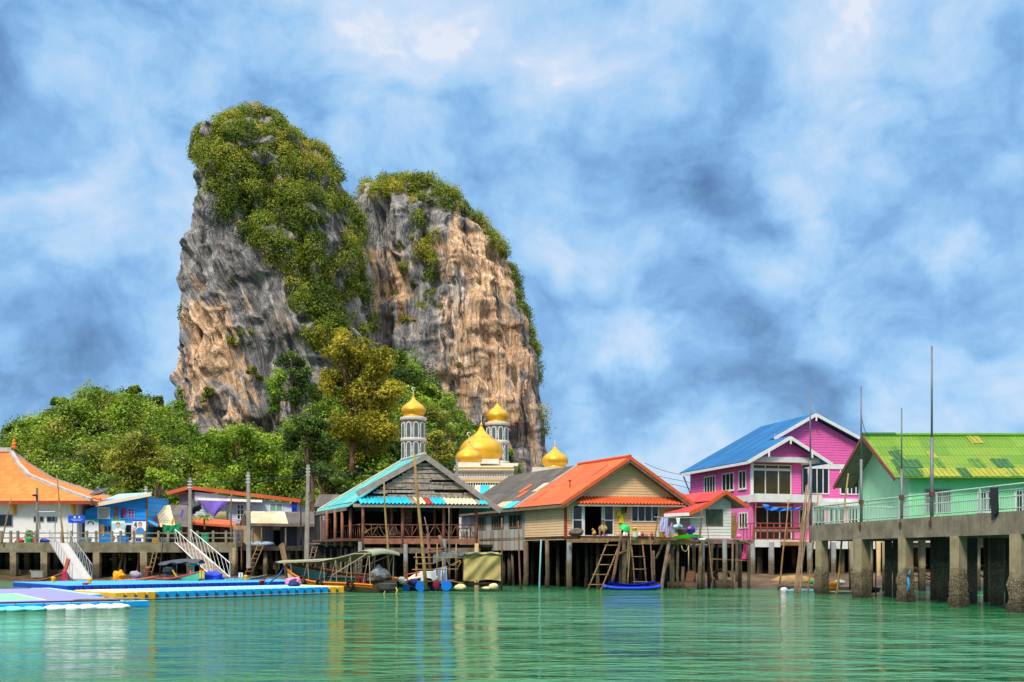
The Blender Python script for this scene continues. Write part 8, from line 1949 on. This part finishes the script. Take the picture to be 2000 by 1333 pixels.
mb.grid(lambda u, v: P(1316 + 52 * u, 1049.5 - 3.5 * u + (v - .5) * 5.5 * math.sin(math.pi * (.06 + .9 * u)) ** .5, 60.7) + Vector((0, .1 * v, .02 * math.sin(u * 3))), n, 6, .06); mb.build('paddle_board', plain('lime_plastic', (90, 226, 40), .4, .06), None, True, lab='lime green board lying on the deck edge before the annex', cat='board')
mb = MB(); mb.grid(lambda u, v: P(1302 + 22 * u, 1049 - 4 * u + (v - .5) * 4, 60.9), 6, 3, .04); mb.build('plank', plain('orange_pink_board', (226, 140, 104), .6, .1), None, lab='orange-pink board under the tip of the lime green board', cat='board')
mb = MB(); HB = Fr((X_(1306, 61.3), 61.3), 8, (-.4, .9)); HB.box(mb, 0, .55, 0, .3, Z_(1050, 61.3), Z_(1038, 61.3)); mb.build('aquarium', plain('grey_green_panel', (150, 170, 164), .4, .1), lab='grey-green glass box with brown rim on the cluttered deck', cat='box')
mb = MB(); HB.box(mb, .6, 1.2, .1, .4, Z_(1046, 61.3), Z_(1034, 61.3)); mb.build('suitcase', plain('brown_leather', (96, 66, 58), .6, .15), lab='brown case behind the lime green board', cat='case')
def bucket(lab, px, pyt, pyb, w, body, lid=None, base=None, Y=61):
    x = X_(px, Y); z0, z1 = Z_(pyb, Y), Z_(pyt, Y); r = w / F * Y / 2; h = z1 - z0
    t = thing('bucket', lab, 'bucket', (x, Y, z0)); m_ = MB(); zt = z0 + h * (.62 if lid else 1)
    m_.lathe((x, Y, 0), [(r * .86, z0), (r * .95, zt - .03), (r * 1.02, zt - .03), (r * 1.02, zt)] + ([] if lid else [(r * .9, zt), (r * .82, z0 + .04)]), 16); m_.build('body', body, t)
    if lid: m_ = MB(); m_.lathe((x, Y, 0), [(r * .8, zt), (r * .86, z1 - .06), (r * .93, z1 - .05), (r * .9, z1)], 16); m_.build('lid', lid, t, True)
    if base: m_ = MB(); m_.lathe((x, Y, 0), [(r * .9, z0), (r * .93, z0 + h * .12)], 16); m_.build('base_ring', base, t)
bucket('white bucket with a yellow top and green foot by the wall of the cream house', 1239.5, 1031, 1050.5, 11, WHITE, plain('bright_yellow', (236, 200, 10), .4), plain('leaf_green', (40, 180, 80), .4))
bucket('plain grey-white bucket left of the yellow crate', 1285, 1037, 1049, 8, plain('grey_white_plastic', (190, 188, 180), .5))
crate('crate', 'mustard yellow crate below the striped cloth', 'crate', 1290, 1300, 1039, 1050, 61.2, .3, plain('mustard', (206, 150, 20), .5, .1))
for px, col, lab in ((1207, (170, 176, 160), 'clear jar at the foot of the cream wall left of the green basin'), (1219, (226, 224, 220), 'white bottle beneath the green basin'), (1225, (226, 170, 200), 'pink round tub beneath the green basin'), (1249, (226, 200, 206), 'pale pink bottle right of the yellow-topped bucket'), (1255, (150, 30, 40), 'dark red bottle in the row along the cream wall'), (1262, (150, 140, 140), 'grey flask in the row along the cream wall'), (1273, (176, 60, 40), 'rusty red can in the row along the cream wall')):
    m_ = MB(); x = X_(px, 61.6); z = Z_(1047.5, 61.6); m_.lathe((x, 61.6, z), [(.08, 0), (.09, .02), (.09, .15), (.04, .2), (.035, .25)], 10); m_.build('bottle', plain('bottle_%d' % px, col, .35), None, True, lab=lab, cat='bottle', group='bottles along the cream wall')
m_ = MB(); c = P(1221, 1031, 60.6); q = Matrix.Rotation(R(28), 3, 'Y') @ Matrix.Rotation(R(14), 3, 'X')
m_.lathe((0, 0, 0), [(.34, -.16), (.35, -.13), (.3, -.06), (.26, .12), (.2, .17), (.02, .18)], 20); m_.v = [tuple(c + q @ Vector(v)) for v in m_.v]; m_.build('basin', plain('emerald_plastic', (10, 196, 96), .35), None, True, lab='bright green basin upturned on two props before the cream house', cat='basin')
mb = MB(); lump(mb, P(1126, 1040, 61.4), .46, .4, .26, 5, .16, 26, 16, 1.); mb.build('net', plain('grey_brown_net', (104, 92, 80), .95, .3, 9, bump=.03, bscale=30), None, True, lab='mound of grey-brown fishing net on the porch left of the doorway', cat='net')
def clothes():
    t = HF; z = lambda py: Z_(py, 62.7)
    mb = MB(); s = lambda px: HF.s_at(px, -.08); q = lambda px, py, d=0: HF.p(s(px), -.08 - d, z(py))
    mb.prism([q(1204, 1003), q(1207, 999), q(1215, 999), q(1219, 1004), q(1216, 1008), q(1218, 1022), q(1208, 1022), q(1210, 1008), q(1205, 1010)], -HF.w * .05); mb.build('raincoat', plain('yellow_raincoat', (222, 186, 20), .6, .12), None, lab='yellow raincoat hanging on the cream wall', cat='coat')
    mb = MB(); cloth(mb, [q(1213, 988, .05), q(1218, 988, .05), q(1217, 1006, .06), q(1212, 1004, .06)], 6, 8, .03); mb.build('cloth', plain('green_cloth', (50, 120, 60), .8, .2), None, True, lab='green cloth hanging above the yellow raincoat', cat='cloth')
    mb = MB(); cloth(mb, [q(1219.5, 988, .03), q(1224, 988, .03), q(1222, 1003, .04), q(1220, 1002, .04)], 6, 8, .03); mb.build('cloth', plain('black_cloth', (40, 36, 40), .8, .2), None, True, lab='black cloth hanging right of the green one', cat='cloth')
clothes()
mb = MB(); cloth(mb, [P(1453, 1058, 61.7), P(1461, 1058, 61.7), P(1459, 1092, 61.7), P(1449, 1093, 61.7)], 8, 12, .05, 0, 2, 4); mb.build('cloth', plain('pink_white_floral', (220, 70, 130), .8, .5, 10), None, True, lab='pink and white patterned cloth hanging under the annex deck', cat='cloth')
sack('plastic_bag', 'small pink bag on the deck corner left of the pink house', 1443, 1048, .16, .14, .14, plain('candy_pink', (240, 120, 170), .6), 62)
mb = MB(); rr = random.Random(2)
for k in range(26): a = P(1441 + rr.uniform(0, 22), 1058 + rr.uniform(-3, 2), 61.5 + rr.uniform(-.3, .3)); mb.tube([a, a + Vector((rr.uniform(-.5, .5), rr.uniform(-.3, .3), rr.uniform(-.05, .12)))], .03, 5)
mb.build('stick_pile', OLDWOOD, lab='pile of broken sticks on the deck corner above the hanging pink cloth', cat='pile')
m_ = MB(); m_.obox(P(1347, 1132, 60.8), .22, .15, .52, 0, Matrix.Rotation(R(14), 3, 'Y')); m_.build('crate', planks('slatted_cage', [(88, 56, 40), (126, 88, 62)], .09, False), lab='brown slatted crate hanging on a rope at the waterline', cat='crate')
m_ = MB(); m_.tube([P(1345, 1065, 60.8), P(1345, 1117, 60.8)], .03, 6); m_.tube([P(1331, 1066, 60.9), P(1333, 1074, 60.9), P(1338, 1078, 60.9), P(1343, 1074, 60.9), P(1345, 1066, 60.9)], .028, 6); m_.build('rope', ROPE, None, True, lab='rope looped under the deck holding the brown crate', cat='rope')
m_ = MB(); m_.box(X_(1395, 64), X_(1425, 64), 63.6, 64.6, -.5, Z_(1133, 64)); m_.build('concrete_block', concrete('muddy_block', ((70, 50, 38), (112, 86, 66), (130, 106, 84)), tide=.2), lab='muddy concrete block at the waterline under the annex', cat='block')
m_ = MB(); m_.tube([P(1409, 1128, 65) + Vector((.5 * math.cos(a), 0, .45 * math.sin(a))) for a in [math.pi * k / 12 for k in range(13)]], .1, 8); m_.build('tyre', plain('muddy_tyre', (90, 74, 56), .9, .2), None, True, lab='half-buried muddy tyre behind the concrete block', cat='tyre')
m_ = MB(); m_.box(X_(1441, 70), X_(1478, 70), 69.6, 70.4, -.4, Z_(1142, 70)); m_.build('concrete_kerb', concrete('muddy_block', ()), lab='low mossy concrete kerb below the corner of the pink house', cat='kerb')
# floats and rubbish near the right pier
m_ = MB(); rr = random.Random(8)
for k in range(5): m_.beam(P(1518 + rr.uniform(0, 4), 1146 + k * 1.2, 63 - k * .5), P(1668, 1148 + k * 1.2, 62 - k * .5), .24, .06)
m_.build('plank_raft', DARKWOOD, lab='low raft of dark planks aground beside the pier columns', cat='raft')
sack('foam_block', 'teal-grey foam slab under the plank raft', 1570, 1155, 1.1, .4, .16, plain('teal_grey_foam', (96, 142, 150), .8, .2), 57.5)
sack('buoy', 'white and pink buoy at the left tip of the plank raft', 1531, 1153, .22, .2, .16, plain('white_pink', (226, 200, 206), .5, .2), 59)
sack('tarpaulin', 'orange tarpaulin bundle right of the first pier column', 1628, 1146, .34, .3, .28, plain('orange_tarp', (226, 136, 20), .6, .12), 56.5)
sack('tarpaulin', 'small orange cloth left of the first pier column', 1594, 1143, .16, .14, .2, plain('orange_cloth', (214, 120, 50), .7), 58)
sack('sack', 'white sack on the mud behind the orange tarpaulin', 1640, 1138, .3, .2, .16, plain('white_sack', (206, 204, 190), .7, .1), 58)
sack('net', 'green net ball on the mud left of the first pier column', 1586, 1137, .2, .16, .12, plain('green_netting', ()), 60)
sack('net', 'black net float beside the broad second pier column', 1702, 1152, .5, .3, .16, BLACK, 53.5, amp=.3)
sack('sandbag', 'pair of tan sandbags on the mud under the pink house', 1548, 1136, 1.5, .7, .42, plain('tan_sandbag', (150, 120, 80), .9, .15), 68, amp=.12)
sack('foam_block', 'long pale foam block afloat below the orange tarpaulin', 1638, 1157, .8, .3, .08, plain('dirty_white_foam', (176, 172, 140), .8, .15), 55.5)
m_ = MB(); a = pier_pt(1773, -.35, 1.1); m_.tube([a, a + Vector((.05, -.02, -.3)), a + Vector((-.04, 0, -.6))], .05, 6); m_.tube([a + Vector((.03, 0, .1)), a + Vector((.12, 0, .3))], .03, 5); m_.build('rope', plain('cyan_rope', (50, 140, 190), .8), None, True, lab='blue rope end tied round the third pier column', cat='rope')
m_ = MB(); rr = random.Random(14)
for k in range(46):
    c = Vector((X_(rr.uniform(1770, 2010), 66), 66 + rr.uniform(-2.5, 2.5), .6 + rr.uniform(-.2, .9))); dd = Vector((rr.uniform(-1.3, 1.3), rr.uniform(-.5, .5), rr.uniform(-.25, .5))); m_.beam(c - dd, c + dd, rr.uniform(.06, .2), .05)
m_.build('timber_heap', wood('tan_wood', []), kind='stuff', lab='heap of broken boards and timber on the mud behind the right pier', cat='timber')
# ------------------------------------------------------------------ person in the doorway
def person():
    zf = Z_(1046, 62); s = HF.s_at(1172, .25); o = HF.p(s, -.06, zf)
    t = thing('person', 'person in a khaki shirt sitting in the open doorway of the cream house', 'person', o)
    # skeleton: sitting on the floor, knees forward and up, left hand on the knee, facing the water and slightly left
    J = [((0, .12, .14), .13), ((0, .13, .32), .125), ((0, .12, .50), .15), ((0, .1, .60), .11), ((0, .085, .69), .10), ((0, .06, .79), .135), ((0, .05, .89), .115),
         ((.17, .11, .55), .06), ((.25, .02, .36), .048), ((.16, -.16, .30), .036), ((-.17, .11, .55), .06), ((-.24, 0, .36), .048), ((-.15, -.18, .30), .036),
         ((.1, .08, .12), .095), ((.14, -.28, .34), .07), ((.12, -.34, .05), .05), ((.12, -.46, .04), .035), ((-.1, .08, .12), .095), ((-.14, -.26, .34), .07), ((-.14, -.34, .05), .05), ((-.14, -.46, .04), .035),
         ((.15, -.22, .29), .03), ((-.14, -.24, .29), .03)]
    E = [(0, 1), (1, 2), (2, 3), (3, 4), (4, 5), (5, 6), (2, 7), (7, 8), (8, 9), (2, 10), (10, 11), (11, 12), (0, 13), (13, 14), (14, 15), (15, 16), (0, 17), (17, 18), (18, 19), (19, 20), (9, 21), (12, 22)]
    for sd, w in ((1, 21), (-1, 22)):
        b = Vector(J[w][0])
        for f in range(5):
            a = (-.03 + .014 * f) if f < 4 else .034 * sd
            L = (.062, .072, .068, .055, .045)[f]
            J.append(((b.x + a, b.y - L * .6, b.z - .005), .009)); J.append(((b.x + a * 1.1, b.y - L, b.z - .03), .007)); E += [(w, len(J) - 2), (len(J) - 2, len(J) - 1)]
    M3 = Matrix.Rotation(R(-14), 3, 'Z')
    me = bpy.data.meshes.new('body'); me.from_pydata([tuple(M3 @ Vector(p)) for p, _ in J], E, [])
    SK = plain('brown_skin', (142, 94, 68), .55, .06); SHIRT = plain('khaki_shirt', (168, 152, 92), .85, .12); SHORT = plain('dark_shorts', (60, 54, 58), .85, .1); HAIRM = plain('black_hair', (22, 18, 18), .6)
    me.materials.append(SK)
    b = bpy.data.objects.new('body', me); COL.objects.link(b); b.parent = t; ROOT['body'] = ROOT[t.name]
    sk = b.modifiers.new('skin', 'SKIN'); sk.use_smooth_shade = True
    for i, (_, r) in enumerate(J):
        me.skin_vertices[0].data[i].radius = (r, r); me.skin_vertices[0].data[i].use_root = (i == 0)
    b.modifiers.new('sub', 'SUBSURF').levels = 1; b.modifiers['sub'].render_levels = 2
    W = lambda x, y, z: o + M3 @ Vector((x, y, z))
    m_ = MB(); m_.tube([W(0, .12, .1), W(0, .13, .32), W(0, .12, .5), W(0, .1, .585)], [.165, .165, .185, .09], 16); m_.tube([W(.12, .11, .55), W(.2, .06, .45), W(.235, .035, .39)], [.085, .075, .07], 10); m_.tube([W(-.12, .11, .55), W(-.2, .06, .45), W(-.235, .02, .39)], [.085, .075, .07], 10); m_.build('shirt', SHIRT, t, True)
    m_ = MB(); m_.tube([W(.06, .12, .12), W(.11, -.05, .2), W(.135, -.2, .29)], [.12, .105, .09], 10); m_.tube([W(-.06, .12, .12), W(-.11, -.05, .2), W(-.135, -.2, .29)], [.12, .105, .09], 10); m_.build('shorts', SHORT, t, True)
    m_ = MB(); lump(m_, W(0, .075, .86), .105, .115, .095, 2, .05); m_.build('hair', HAIRM, t, True)
    m_ = MB()
    for sx in (-.035, .035): m_.ell(W(sx, -.045, .815), .011, .006, .007, 8, 5)
    m_.build('eyes', HAIRM, t, True)
    m_ = MB(); m_.ell(W(0, -.052, .785), .014, .02, .022, 8, 6); m_.ell(W(.095, .055, .80), .012, .022, .034, 8, 6); m_.ell(W(-.095, .055, .80), .012, .022, .034, 8, 6); m_.build('nose_and_ears', SK, t, True)
    m_ = MB(); m_.ell(W(0, -.04, .75), .024, .01, .007, 8, 5); m_.build('mouth', plain('lips', (120, 60, 52), .5), t, True)
    mb = MB(); lump(mb, HF.p(HF.s_at(1160, -.1), -.1, zf + .14), .12, .12, .15, 3, .4, flat=1.); lump(mb, HF.p(HF.s_at(1158, -.1), -.1, zf + .34), .075, .08, .09, 4, .3, flat=1.); mb.build('soft_toy', plain('tan_plush', (206, 158, 92), .9, .25, 9), None, True, lab='tan plush bundle sitting beside the person in the doorway', cat='soft toy')
person()
